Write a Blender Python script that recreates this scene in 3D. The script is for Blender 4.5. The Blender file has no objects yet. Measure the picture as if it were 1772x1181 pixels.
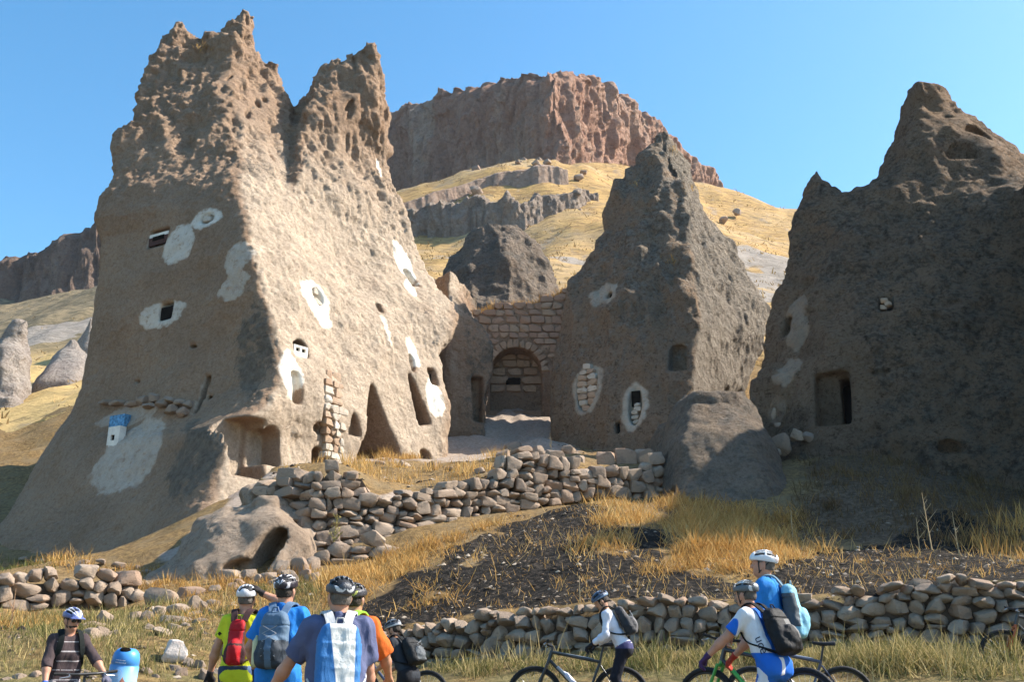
import bpy, bmesh, math, random, time
import numpy as np
from mathutils import Vector, Matrix, Quaternion

T0 = time.time()
rng = np.random.default_rng(7)
random.seed(7)
scene = bpy.context.scene
col = scene.collection
R = math.radians

# ------------------------------------------------------------------ camera, sky, sun, exposure
FPX, CX, CY, PITCH = 1722.0, 886.0, 590.5, R(18.0)
cam_d = bpy.data.cameras.new('camera')
cam_d.sensor_width = 36.0
cam_d.lens = 36.0 * FPX / 1772.0
cam_d.clip_start, cam_d.clip_end = 0.1, 3000.0
cam = bpy.data.objects.new('camera', cam_d)
cam.location = (0, 0, 0)
cam.rotation_euler = (R(90) + PITCH, 0, 0)
col.objects.link(cam)
scene.camera = cam

SUN_E, SUN_A = R(41.0), R(9.0)          # elevation; azimuth from +x (right) towards +y (away)
SUN = np.array([math.cos(SUN_E) * math.cos(SUN_A), math.cos(SUN_E) * math.sin(SUN_A), math.sin(SUN_E)])
world = bpy.data.worlds.new('World')
scene.world = world
world.use_nodes = True
wn = world.node_tree
wn.nodes.clear()
sky = wn.nodes.new('ShaderNodeTexSky')
sky.sky_type = 'NISHITA'
sky.sun_disc = False
sky.sun_elevation = SUN_E
sky.sun_rotation = R(90) - SUN_A
sky.altitude = 0
sky.air_density = 1.0
sky.dust_density = 0.8
sky.ozone_density = 1.5
bg = wn.nodes.new('ShaderNodeBackground')
bg.inputs['Strength'].default_value = 0.125
wo = wn.nodes.new('ShaderNodeOutputWorld')
hsv = wn.nodes.new('ShaderNodeHueSaturation')
hsv.inputs['Saturation'].default_value = 1.3
hsv.inputs['Hue'].default_value = 0.489
wn.links.new(sky.outputs[0], hsv.inputs['Color'])
wn.links.new(hsv.outputs[0], bg.inputs[0])
wn.links.new(bg.outputs[0], wo.inputs[0])

sl = bpy.data.lights.new('sun', 'SUN')
sl.energy = 5.0
sl.angle = R(0.55)
sl.color = (1.0, 0.93, 0.82)
so = bpy.data.objects.new('sun', sl)
so.rotation_euler = Vector(SUN).to_track_quat('Z', 'Y').to_euler()
so.location = (60, 20, 60)
col.objects.link(so)

scene.view_settings.view_transform = 'Standard'
scene.view_settings.look = 'None'
scene.view_settings.gamma = 1.0
scene.view_settings.exposure = 1.2
scene.view_settings.use_curve_mapping = False
scene.render.engine = 'CYCLES'
scene.cycles.use_denoising = True
scene.cycles.use_adaptive_sampling = True
scene.cycles.adaptive_threshold = 0.02
scene.cycles.volume_bounces = 0
scene.cycles.max_bounces = 6
scene.cycles.diffuse_bounces = 3
scene.cycles.caustics_reflective = False
scene.cycles.caustics_refractive = False

# ------------------------------------------------------------------ where a point of the place lies
CT, ST = math.cos(PITCH), math.sin(PITCH)
def ray(px, py):
    a, b = (px - CX) / FPX, -(py - CY) / FPX
    return np.array([a, CT - b * ST, ST + b * CT])
def W(px, py, Y):
    d = ray(px, py)
    return d * (Y / d[1])
def ppm(p):                                    # photograph pixels per metre at a point
    return FPX / (p[1] * CT + p[2] * ST)

# ------------------------------------------------------------------ noise
_T = (rng.random(65536) * 2 - 1).astype(np.float32)
_A, _B, _C = np.int32(1640531513), np.int32(1013904223 | 1), np.int32(1376312589)
def vnoise(p, seed=0):
    with np.errstate(over='ignore'):
        p = np.asarray(p, dtype=np.float32)
        i = np.floor(p).astype(np.int32)
        f = p - i
        u = f * f * (3 - 2 * f)
        s = np.int32((seed * 7919 + 13) % 65536)
        h = [(i[:, 0] * _A, (i[:, 0] + np.int32(1)) * _A), (i[:, 1] * _B, (i[:, 1] + np.int32(1)) * _B), (i[:, 2] * _C, (i[:, 2] + np.int32(1)) * _C)]
        def g(a, b, c):
            k = h[0][a] ^ h[1][b] ^ h[2][c]
            return _T[((k >> 9) + s) & 65535]
        ux, uy, uz = u[:, 0], u[:, 1], u[:, 2]
        x00 = g(0, 0, 0) * (1 - ux) + g(1, 0, 0) * ux
        x10 = g(0, 1, 0) * (1 - ux) + g(1, 1, 0) * ux
        x01 = g(0, 0, 1) * (1 - ux) + g(1, 0, 1) * ux
        x11 = g(0, 1, 1) * (1 - ux) + g(1, 1, 1) * ux
        return (x00 * (1 - uy) + x10 * uy) * (1 - uz) + (x01 * (1 - uy) + x11 * uy) * uz
def fbm(p, octs=4, seed=0, gain=0.5, lac=2.03):
    p = np.asarray(p, dtype=np.float32)
    a, t, s = 1.0, 0.0, 0.0
    for o in range(octs):
        t = t + a * vnoise(p, seed + o * 17)
        s += a
        a *= gain
        p = p * lac + 11.3
    return t / s
def ridged(p, octs=4, seed=0):
    p = np.asarray(p, dtype=np.float32)
    a, t, s = 1.0, 0.0, 0.0
    for o in range(octs):
        t = t + a * (1 - np.abs(vnoise(p, seed + o * 23)) * 1.6)
        s += a
        a *= 0.5
        p = p * 2.1 + 5.7
    return t / s
def pits(p, seed=0, prob=0.5, r0=0.25, r1=0.5):
    """depth 0..1 of scattered round hollows in a unit lattice"""
    with np.errstate(over='ignore'):
        p = np.asarray(p, dtype=np.float32)
        i = np.floor(p).astype(np.int32)
        best = np.zeros(len(p), np.float32)
        s = np.int32(seed * 977 % 65536)
        for dx in (-1, 0, 1):
            for dy in (-1, 0, 1):
                for dz in (-1, 0, 1):
                    c = i + np.array([dx, dy, dz], np.int32)
                    k = ((c[:, 0] * _A) ^ (c[:, 1] * _B) ^ (c[:, 2] * _C)) >> 8
                    q = [(_T[(k + s + np.int32(m * 4111)) & 65535] + 1) * 0.5 for m in range(4)]
                    on = q[3] < prob
                    r = r0 + (r1 - r0) * np.abs(q[3] / max(prob, 1e-3))
                    d2 = (p[:, 0] - c[:, 0] - q[0]) ** 2 + (p[:, 1] - c[:, 1] - q[1]) ** 2 + (p[:, 2] - c[:, 2] - q[2]) ** 2
                    v = np.where(on, 1 - d2 / (r * r), 0)
                    best = np.maximum(best, v)
        return best
def sstep(a, b, x):
    t = np.clip((x - a) / (b - a), 0, 1)
    return t * t * (3 - 2 * t)

# ------------------------------------------------------------------ mesh helpers
def np_mesh(name, V, F, smooth=True):
    """V (n,3); F (m,4) or (m,3)"""
    me = bpy.data.meshes.new(name)
    V = np.ascontiguousarray(V, np.float32)
    F = np.ascontiguousarray(F, np.int32)
    k = F.shape[1]
    me.vertices.add(len(V))
    me.vertices.foreach_set('co', V.ravel())
    me.loops.add(F.size)
    me.loops.foreach_set('vertex_index', F.ravel())
    me.polygons.add(len(F))
    me.polygons.foreach_set('loop_start', np.arange(0, F.size, k, dtype=np.int32))
    me.update(calc_edges=True)
    me.polygons.foreach_set('use_smooth', np.full(len(F), smooth, dtype=bool))
    me.validate(verbose=False)
    return me
def set_attr(me, name, arr):
    a = me.attributes.new(name, 'FLOAT', 'POINT')
    a.data.foreach_set('value', np.ascontiguousarray(arr, np.float32))
def vnormals(V, F):
    n = np.cross(V[F[:, 2]] - V[F[:, 0]], V[F[:, -1]] - V[F[:, 1]])
    N = np.zeros_like(V)
    for j in range(F.shape[1]):
        for a in range(3):
            N[:, a] += np.bincount(F[:, j], weights=n[:, a], minlength=len(V))
    L = np.linalg.norm(N, axis=1, keepdims=True)
    return N / np.maximum(L, 1e-9)
def link(name, me, mat=None, parent=None):
    o = bpy.data.objects.new(name, me)
    col.objects.link(o)
    if mat is not None and me is not None and not me.materials:
        me.materials.append(mat)
    if parent is not None:
        o.parent = parent
    return o
def tag(o, label, cat, group=None, kind=None):
    if label: o['label'] = label
    if cat: o['category'] = cat
    if group: o['group'] = group
    if kind: o['kind'] = kind
    return o
def empty(name, loc=(0, 0, 0), rz=0.0, label=None, cat=None, group=None):
    o = bpy.data.objects.new(name, None)
    o.empty_display_size = 0.1
    o.location = loc
    o.rotation_euler = (0, 0, rz)
    col.objects.link(o)
    return tag(o, label, cat, group)

def up2(c):
    for ax in (1, 2, 3):
        n = c.shape[ax]
        sl = [slice(None)] * 4; sh = list(c.shape); sh[ax] = 2 * n - 1
        o = np.empty(sh, c.dtype)
        e = list(sl); e[ax] = slice(0, None, 2); o[tuple(e)] = c
        l, r = list(sl), list(sl); l[ax] = slice(0, n - 1); r[ax] = slice(1, n)
        e[ax] = slice(1, None, 2); o[tuple(e)] = (c[tuple(l)] + c[tuple(r)]) * 0.5
        c = o
    return c
def mesh_sdf(f, lo, hi, h, B=8, lip=1.5, post=None):
    """surface nets over the sparse blocks a surface f = 0 passes through; post adds sharp carvings"""
    lo, hi = np.array(lo, float), np.array(hi, float)
    nb = np.maximum(1, np.ceil((hi - lo) / (h * B)).astype(int))
    bi = np.stack(np.meshgrid(*[np.arange(n) for n in nb], indexing='ij'), -1).reshape(-1, 3)
    cen = lo + (bi + 0.5) * h * B
    v = f(cen)
    if post is not None: v = post(cen, v)
    bi = bi[np.abs(v) < h * B * 0.87 * lip]
    n = B + 1
    st = 2 if post is not None else 1
    g = np.stack(np.meshgrid(*[np.arange(n)] * 3, indexing='ij'), -1).reshape(-1, 3)
    gc = np.stack(np.meshgrid(*[np.arange(0, n, st)] * 3, indexing='ij'), -1).reshape(-1, 3)
    m_ = len(range(0, n, st))
    G = nb * B + 2
    cid_all, vert_all, edges = [], [], []
    offs = np.array([[a, b, c] for a in (0, 1) for b in (0, 1) for c in (0, 1)])
    for s in range(0, len(bi), 500):
        b = bi[s:s + 500]
        P = (b[:, None, :] * B + gc[None]).reshape(-1, 3)
        val = f(lo + P * h).reshape(len(b), m_, m_, m_)
        if post is not None:
            val = up2(val)
            keep = (val < h * 3).reshape(len(b), -1).any(1) & (val > -4.0).reshape(len(b), -1).any(1)
            b = b[keep]; val = val[keep]
            if len(b) == 0: continue
            P = (b[:, None, :] * B + g[None]).reshape(-1, 3)
            val = post(lo + P * h, val.reshape(-1)).reshape(len(b), n, n, n)
        neg = val < 0
        c = [val[:, o[0]:o[0] + B, o[1]:o[1] + B, o[2]:o[2] + B] for o in offs]
        m = sum((x < 0).astype(np.int8) for x in c)
        act = np.argwhere((m > 0) & (m < 8))
        if len(act) == 0:
            continue
        cv = np.stack([x[act[:, 0], act[:, 1], act[:, 2], act[:, 3]] for x in c], 1)
        acc = np.zeros((len(act), 3)); cnt = np.zeros(len(act))
        for a in range(8):
            for ax in range(3):
                if offs[a][ax] == 0:
                    o2 = offs[a].copy(); o2[ax] = 1
                    bb = int(o2[0] * 4 + o2[1] * 2 + o2[2])
                    va, vb = cv[:, a], cv[:, bb]
                    cr = (va < 0) != (vb < 0)
                    t = np.where(cr, va / np.where(np.abs(va - vb) < 1e-12, 1, va - vb), 0)
                    pt = np.repeat(offs[a][None].astype(float), len(act), 0)
                    pt[:, ax] = t
                    acc += pt * cr[:, None]
                    cnt += cr
        gi = b[act[:, 0]] * B + act[:, 1:]
        vert_all.append(lo + (gi + acc / cnt[:, None]) * h)
        cid_all.append((gi[:, 0].astype(np.int64) * G[1] + gi[:, 1]) * G[2] + gi[:, 2])
        for ax in range(3):
            sl2 = [slice(None), slice(0, B), slice(0, B), slice(0, B)]
            n0 = neg[tuple(sl2)]
            sl2[ax + 1] = slice(1, B + 1)
            n1 = neg[tuple(sl2)]
            e = np.argwhere(n0 != n1)
            if len(e):
                edges.append((ax, b[e[:, 0]] * B + e[:, 1:], n0[e[:, 0], e[:, 1], e[:, 2], e[:, 3]]))
    cid = np.concatenate(cid_all); V = np.concatenate(vert_all)
    o = np.argsort(cid); cid = cid[o]; V = V[o]
    Fs = []
    for ax, gi, inside in edges:
        u, w = (ax + 1) % 3, (ax + 2) % 3
        q = []
        for du, dw in ((0, 0), (-1, 0), (-1, -1), (0, -1)):
            k = gi.copy(); k[:, u] += du; k[:, w] += dw
            key = (k[:, 0].astype(np.int64) * G[1] + k[:, 1]) * G[2] + k[:, 2]
            j = np.searchsorted(cid, key)
            j = np.minimum(j, len(cid) - 1)
            ok = (cid[j] == key) & (k >= 0).all(1)
            q.append(np.where(ok, j, -1))
        q = np.stack(q, 1)
        good = (q >= 0).all(1)
        q = q[good]; ins = inside[good]
        q[~ins] = q[~ins][:, ::-1]
        Fs.append(q)
    F = np.concatenate(Fs)
    return V, F

def smin(a, b, k):
    h = np.clip(0.5 + 0.5 * (b - a) / k, 0, 1)
    return b * (1 - h) + a * h - k * h * (1 - h)
def smax(a, b, k):
    return -smin(-a, -b, k)

def lobe(edges, k=0.5):
    """solid whose level section is the polygon through its edges (counter-clockwise from above)"""
    E = []
    zmax = -1e9
    for e in edges:
        a = np.array([W(*q) if len(q) == 3 else q[:3] for q in e], float)
        a = a[np.argsort(a[:, 2])]
        E.append(a)
        zmax = max(zmax, a[-1, 2])
    def f(p):
        z = p[:, 2]
        X = [np.interp(z, a[:, 2], a[:, 0]) for a in E]
        Yy = [np.interp(z, a[:, 2], a[:, 1]) for a in E]
        r = None
        kk = k * np.clip((zmax - z) / 10.0, 0.08, 1.0)
        for i in range(len(E)):
            j = (i + 1) % len(E)
            dx, dy = X[j] - X[i], Yy[j] - Yy[i]
            L = np.maximum(np.hypot(dx, dy), 1e-4)
            d = ((p[:, 0] - X[i]) * dy - (p[:, 1] - Yy[i]) * dx) / L
            r = d if r is None else smax(r, d, kk)
        return smax(r, (z - zmax) * 0.8, 0.15)
    f.zmax = zmax
    return f

def hit(f, px, py, y0=22.0, y1=66.0, step=0.08):
    d = ray(px, py); d = d / d[1]
    Y = y0
    ys = np.arange(y0, y1, step)
    v = f(d[None] * ys[:, None])
    i = np.argmax(v < 0)
    if v[i] >= 0:
        return None
    a, b = ys[max(i - 1, 0)], ys[i]
    for _ in range(12):
        m = (a + b) / 2
        if f((d * m)[None])[0] < 0: b = m
        else: a = m
    return d * b
def grad(f, p, e=0.35):
    g = np.array([f((p + np.eye(3)[i] * e)[None])[0] - f((p - np.eye(3)[i] * e)[None])[0] for i in range(3)])
    return g / np.linalg.norm(g)

class TPS:
    def __init__(self, pts, reg=0.02):
        P = np.array(pts, float)
        self.xy = P[:, :2]
        n = len(P)
        K = self.phi(self.xy)
        A = np.zeros((n + 3, n + 3))
        A[:n, :n] = K + reg * np.eye(n)
        A[:n, n] = 1; A[:n, n + 1:] = self.xy
        A[n, :n] = 1; A[n + 1:, :n] = self.xy.T
        self.w = np.linalg.solve(A, np.concatenate([P[:, 2], [0, 0, 0]]))
    def phi(self, q):
        d2 = ((q[:, None, :] - self.xy[None]) ** 2).sum(-1)
        return 0.5 * d2 * np.log(np.maximum(d2, 1e-9))
    def __call__(self, x, y):
        x = np.asarray(x, float); sh = x.shape
        q = np.stack([x.ravel(), np.asarray(y, float).ravel()], 1)
        out = np.empty(len(q))
        n = len(self.xy)
        for s in range(0, len(q), 20000):
            k = q[s:s + 20000]
            out[s:s + 20000] = self.phi(k) @ self.w[:n] + self.w[n] + k @ self.w[n + 1:]
        return out.reshape(sh)

# ------------------------------------------------------------------ materials
def nd(nt, typ, ins=None, **at):
    n = nt.nodes.new(typ)
    for k, v in at.items():
        setattr(n, k, v)
    for k, v in (ins or {}).items():
        s = n.inputs[k]
        if isinstance(v, bpy.types.NodeSocket): nt.links.new(v, s)
        else: s.default_value = v
    return n
def c4(c): return (c[0], c[1], c[2], 1.0)
def new_mat(name, rough=0.9, spec=0.25):
    m = bpy.data.materials.new(name)
    m.use_nodes = True
    nt = m.node_tree
    b = nt.nodes['Principled BSDF']
    b.inputs['Roughness'].default_value = rough
    b.inputs['Specular IOR Level'].default_value = spec
    return m, nt, b
def mixc(nt, f, a, b, mode='MIX'):
    n = nt.nodes.new('ShaderNodeMix'); n.data_type = 'RGBA'; n.blend_type = mode
    for s, v in ((n.inputs[0], f), (n.inputs[6], a), (n.inputs[7], b)):
        if isinstance(v, bpy.types.NodeSocket): nt.links.new(v, s)
        else: s.default_value = c4(v) if isinstance(v, tuple) and len(v) == 3 else v
    return n.outputs[2]
def math_n(nt, op, a, b=None, clamp=False):
    n = nt.nodes.new('ShaderNodeMath'); n.operation = op; n.use_clamp = clamp
    for s, v in ((n.inputs[0], a), (n.inputs[1], b)):
        if v is None: continue
        if isinstance(v, bpy.types.NodeSocket): nt.links.new(v, s)
        else: s.default_value = v
    return n.outputs[0]
def ramp(nt, f, a, b):
    n = nd(nt, 'ShaderNodeMapRange', {0: f, 1: a, 2: b})
    n.interpolation_type = 'SMOOTHSTEP'
    return n.outputs[0]
def noise_n(nt, vec, scale, detail=6, rough=0.6, dist=0.0):
    return nd(nt, 'ShaderNodeTexNoise', {'Vector': vec, 'Scale': scale, 'Detail': detail, 'Roughness': rough, 'Distortion': dist}).outputs[0]
def attr_n(nt, name):
    return nd(nt, 'ShaderNodeAttribute', attribute_name=name).outputs['Fac']
def coords(nt, scale=(1, 1, 1), which='Object'):
    tc = nd(nt, 'ShaderNodeTexCoord')
    return nd(nt, 'ShaderNodeMapping', {'Vector': tc.outputs[which], 'Scale': scale}).outputs[0]

def plain(name, c, rough=0.7, spec=0.3, var=0.15, scale=6.0, bump=0.0, bscale=40.0, metal=0.0, which='Object'):
    m, nt, b = new_mat(name, rough, spec)
    v = coords(nt, which=which)
    n = noise_n(nt, v, scale, 5)
    d = tuple(x * (1 - var) for x in c); e = tuple(min(1, x * (1 + var)) for x in c)
    nt.links.new(mixc(nt, ramp(nt, n, 0.3, 0.7), d, e), b.inputs['Base Color'])
    b.inputs['Metallic'].default_value = metal
    if bump:
        bn = nd(nt, 'ShaderNodeBump', {'Strength': bump, 'Distance': 0.02, 'Height': noise_n(nt, v, bscale, 5)})
        nt.links.new(bn.outputs[0], b.inputs['Normal'])
    return m

def rock_mat(name, c1, c2, c3, lich, lich2, plast=(0.8, 0.76, 0.68), lsc=0.9, lthr=0.55, bump=0.6, sc=1.0, streak=0.5, lhard=0.08, pale=None, speck=0.5):
    m, nt, b = new_mat(name, 0.95, 0.1)
    v = coords(nt)
    vs = coords(nt, (1.0, 1.0, 0.22))
    n1 = noise_n(nt, v, 0.33 * sc, 8, 0.62)
    n2 = noise_n(nt, v, 2.6 * sc, 8, 0.68)
    n3 = noise_n(nt, vs, 0.9 * sc, 7, 0.65, 0.4)
    base = mixc(nt, ramp(nt, n1, 0.36, 0.64), c1, c2)
    base = mixc(nt, math_n(nt, 'MULTIPLY', ramp(nt, n3, 0.48, 0.68), streak), base, c3)
    if pale: base = mixc(nt, attr_n(nt, 'pale'), base, mixc(nt, ramp(nt, noise_n(nt, v, 1.4, 9, 0.72), 0.35, 0.68), pale, tuple(x * 0.74 for x in pale)))  # sun-facing sides lightened, part of the sunlight put into the colour
    base = mixc(nt, ramp(nt, n2, 0.3, 0.75), base, mixc(nt, 0.5, base, (1, 1, 1), 'MULTIPLY'))
    grain = noise_n(nt, v, 9.0 * sc, 6, 0.75)
    base = mixc(nt, math_n(nt, 'MULTIPLY', ramp(nt, grain, 0.56, 0.42), 0.35), base, mixc(nt, 1.0, base, (0.55, 0.5, 0.46), 'MULTIPLY'))
    la = attr_n(nt, 'lichen')
    ln = noise_n(nt, v, lsc, 10, 0.72, 0.3)
    ln2 = noise_n(nt, v, lsc * 5, 8, 0.75)
    lf = math_n(nt, 'ADD', math_n(nt, 'ADD', ln, math_n(nt, 'MULTIPLY', math_n(nt, 'SUBTRACT', ln2, 0.5), 0.55)), la)
    lf = ramp(nt, lf, lthr, lthr + lhard)
    lc = mixc(nt, ramp(nt, noise_n(nt, v, 4.5, 6), 0.35, 0.65), lich, lich2)
    c = mixc(nt, math_n(nt, 'MULTIPLY', lf, 0.93), base, lc)
    sp = noise_n(nt, v, 5.0 * sc, 9, 0.86, 0.2)
    sp2 = noise_n(nt, v, 1.5 * sc, 8, 0.8, 0.6)
    c = mixc(nt, math_n(nt, 'MULTIPLY', ramp(nt, sp, 0.50, 0.38), speck), c, mixc(nt, 1.0, c, (0.30, 0.27, 0.25), 'MULTIPLY'))
    c = mixc(nt, math_n(nt, 'MULTIPLY', ramp(nt, sp, 0.54, 0.68), speck * 0.7), c, mixc(nt, 0.5, c, (0.62, 0.53, 0.42)))
    c = mixc(nt, math_n(nt, 'MULTIPLY', ramp(nt, sp2, 0.46, 0.36), speck * 0.6), c, mixc(nt, 1.0, c, (0.5, 0.47, 0.45), 'MULTIPLY'))
    pa = attr_n(nt, 'plaster')
    pn = noise_n(nt, v, 3.0, 8, 0.7)
    pf = ramp(nt, math_n(nt, 'ADD', pa, math_n(nt, 'MULTIPLY', math_n(nt, 'SUBTRACT', pn, 0.5), 0.45)), 0.14, 0.34)
    pf = math_n(nt, 'MULTIPLY', pf, ramp(nt, noise_n(nt, v, 3.0, 10, 0.75), 0.70, 0.50))
    pc = mixc(nt, ramp(nt, noise_n(nt, v, 1.7, 7, 0.7), 0.35, 0.7), plast, tuple(x * 0.75 for x in plast))
    c = mixc(nt, math_n(nt, 'MULTIPLY', pf, math_n(nt, 'MINIMUM', pa, 1.0)), c, pc)
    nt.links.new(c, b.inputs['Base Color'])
    vo = nd(nt, 'ShaderNodeTexVoronoi', {'Vector': nd(nt, 'ShaderNodeVectorMath', {0: v, 1: nd(nt, 'ShaderNodeTexNoise', {'Vector': v, 'Scale': 2.0 * sc, 'Detail': 4}).outputs['Color']}, operation='ADD').outputs[0], 'Scale': 2.4 * sc, 'Randomness': 1.0}, feature='F1').outputs['Distance']
    hsum = math_n(nt, 'ADD', math_n(nt, 'MULTIPLY', noise_n(nt, v, 2.4 * sc, 13, 0.8), 1.5), math_n(nt, 'MULTIPLY', vo, 0.5))
    bs = math_n(nt, 'MULTIPLY', math_n(nt, 'SUBTRACT', 1.0, math_n(nt, 'MULTIPLY', math_n(nt, 'MINIMUM', pa, 1.0), 0.6)), bump)
    bn = nd(nt, 'ShaderNodeBump', {'Strength': bs, 'Distance': 0.75 / sc, 'Height': hsum})
    nt.links.new(bn.outputs[0], b.inputs['Normal'])
    return m
# ------------------------------------------------------------------ the land
WALL1 = [(560, 19.2), (700, 18.6), (860, 17.8), (1000, 17.2), (1180, 16.6), (1400, 16.2), (1700, 15.4), (1900, 15.0), (2200, 14.5)]
W1 = np.array([W(px, 1100, Y)[:2] for px, Y in WALL1])
MID_TOP = [(455, 828), (501, 815), (572, 806), (620, 810), (640, 848), (664, 866), (700, 856), (731, 849), (783, 830), (826, 822), (864, 800), (900, 783), (980, 789), (1011, 806), (1067, 803), (1148, 796)]
MID_BASE = [(455, 862), (500, 890), (534, 966), (593, 973), (655, 960), (707, 943), (799, 924), (842, 902), (881, 886), (927, 877), (974, 864), (1048, 857), (1082, 864), (1148, 866)]
MID_Y = [(455, 27.0), (540, 26.2), (700, 27.0), (850, 28.4), (1000, 29.6), (1148, 30.8)]
def midY(px): return float(np.interp(px, [a for a, _ in MID_Y], [b for _, b in MID_Y]))
W2 = np.array([W(px, 880, midY(px))[:2] for px in (430, 455, 500, 540, 620, 700, 780, 850, 930, 1000, 1070, 1148, 1180)])

F0 = TPS([(-9, 3, -1.35), (0, 3, -1.35), (9, 3, -1.2), (-8, 8, -1.35), (0, 8, -1.15), (7, 8, -0.8), (-9, 12, -1.22), (-4, 12, -1.12), (0, 12, -0.8), (6, 11, -0.62), (10, 11, -0.5),
          W(1900, 1120, 14.3), W(1700, 1128, 14.7), W(1300, 1135, 15.6), W(1050, 1143, 16.3), W(860, 1152, 17.0), W(650, 1160, 18.0),
          W(40, 1112, 16.5), W(200, 1092, 18.5), W(40, 1056, 21), W(230, 1052, 22), W(350, 1085, 18.5), W(330, 1045, 21.5), W(480, 1062, 20), W(560, 1000, 23), W(400, 1005, 24),
          W(100, 985, 25), W(-200, 1000, 25), W(-500, 1000, 27), W(300, 980, 27), W(2300, 1000, 22)])
F1 = TPS([W(1900, 1000, 15.2), W(1700, 1008, 15.7), W(1400, 1040, 16.5), W(1180, 1046, 17.0), W(1000, 1056, 17.6), W(860, 1070, 18.2), W(700, 1088, 19), W(560, 1050, 20.5), W(430, 1040, 21.5),
          W(1000, 960, 22), W(1300, 955, 22), W(1700, 968, 21), W(1900, 965, 21), W(800, 985, 22), W(650, 1010, 22.3), W(1000, 885, 27), W(1148, 868, 29.5), W(850, 908, 26.8), W(700, 945, 25.3), W(590, 975, 24.8),
          W(530, 985, 24.6), W(1500, 865, 27), W(1490, 775, 33), W(1650, 860, 28), W(1800, 840, 31), W(1350, 905, 26), W(1250, 885, 27), W(2100, 860, 30),
          W(240, 1000, 26), W(100, 980, 28), W(350, 1002, 24.5), W(-200, 990, 28), W(400, 850, 33), W(200, 964, 33), W(-300, 960, 35), W(1000, 840, 33), W(700, 850, 32), W(-300, 812, 50), W(0, 792, 52), W(-600, 850, 50), W(1200, 835, 40), W(1250, 645, 57), W(1450, 645, 57), W(1800, 645, 57), W(1330, 760, 46), W(1280, 800, 43), W(1150, 835, 37), W(-900, 900, 45), W(130, 706, 60), W(-300, 780, 60), W(30, 745, 60)])
F2 = TPS([W(640, 860, 27.5), W(700, 858, 28), W(850, 826, 29.5), W(930, 800, 30.5), W(1030, 810, 31), W(1148, 802, 32), W(500, 822, 28), W(600, 812, 28.5), W(700, 836, 30.5), W(650, 812, 33.5), W(780, 808, 34), W(880, 795, 34), W(620, 800, 38), W(765, 797, 40), W(860, 772, 47),
          W(960, 774, 46), W(1140, 788, 43.5), W(900, 728, 53.5), W(800, 748, 50.5), W(440, 820, 33), W(300, 800, 42), W(1250, 800, 43), W(900, 712, 58)])
def line_y(L, x): return np.interp(x, L[:, 0], L[:, 1])
def H0(x, y):
    x = np.asarray(x, float); y = np.asarray(y, float)
    s1 = sstep(-0.05, 0.45, y - line_y(W1, x)) * sstep(W1[0, 0] - 1.5, W1[0, 0] + 1.5, x)
    s1 = np.maximum(s1, sstep(0.0, 3.0, y - 23.5))
    s2 = sstep(0.05, 0.5, y - line_y(W2, x)) * sstep(W2[1, 0] - 0.9, W2[1, 0] - 0.3, x) * (1 - sstep(W2[-2, 0] + 0.3, W2[-2, 0] + 1.3, x))
    a, b, c = F0(x, y), F1(x, y), F2(x, y)
    return a + s1 * (b - a) + s2 * (c - (a + s1 * (b - a)))
def Hn(x, y, z):
    x = np.asarray(x, float).ravel(); y = np.asarray(y, float).ravel()
    p = np.stack([x, y, np.zeros_like(x)], 1)
    r = sstep(13.0, 20.0, y)
    return np.asarray(z).ravel() + fbm(p * 0.55, 3, 3) * (0.05 + 0.13 * r) + fbm(p * 2.6, 3, 5) * (0.02 + 0.05 * r) + (fbm(p * 0.7, 4, 9) * 0.55 + ridged(p * 0.9, 3, 11) * 0.3) * sstep(42, 47, y)
def H(x, y):
    x = np.asarray(x, float)
    return Hn(x, y, H0(x, y)).reshape(x.shape)
def Hs(x, y): return float(H(np.array([x]), np.array([y]))[0])
def G(px, py, y0=9.0, y1=48.0):
    """the point of the ground seen at a photograph pixel"""
    d = ray(px, py); d = d / d[1]
    ys = np.arange(y0, y1, 0.1)
    P = d[None] * ys[:, None]
    below = P[:, 2] < H0(P[:, 0], P[:, 1])
    i = int(np.argmax(below)) if below.any() else len(ys) - 1
    return P[i]
def poly_sd(poly, x, y):
    """signed distance to a polygon, negative inside"""
    P = np.array(poly, float)[:, :2]
    d = np.full(x.shape, 1e9); ins = np.zeros(x.shape, bool)
    for i in range(len(P)):
        a, b = P[i], P[(i + 1) % len(P)]
        e = b - a
        t = np.clip(((x - a[0]) * e[0] + (y - a[1]) * e[1]) / max(e @ e, 1e-9), 0, 1)
        d = np.minimum(d, np.hypot(x - a[0] - t * e[0], y - a[1] - t * e[1]))
        c = (a[1] > y) != (b[1] > y)
        xi = a[0] + (y - a[1]) / (e[1] if abs(e[1]) > 1e-9 else 1e-9) * e[0]
        ins ^= c & (x < xi)
    return np.where(ins, -d, d)

xs = np.concatenate([np.arange(-60, -22, 0.8), np.arange(-22, 22, 0.17), np.arange(22, 60.1, 0.8)])
ys = np.concatenate([np.arange(-8, 10, 0.6), np.arange(10, 34, 0.17), np.arange(34, 60.1, 0.5)])
gx, gy = np.meshgrid(xs, ys)
gz = H(gx, gy)
V = np.stack([gx.ravel(), gy.ravel(), gz.ravel()], 1)
nx, ny = len(xs), len(ys)
ii = (np.arange(ny - 1)[:, None] * nx + np.arange(nx - 1)[None]).ravel()
F = np.stack([ii, ii + 1, ii + 1 + nx, ii + nx], 1)
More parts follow.
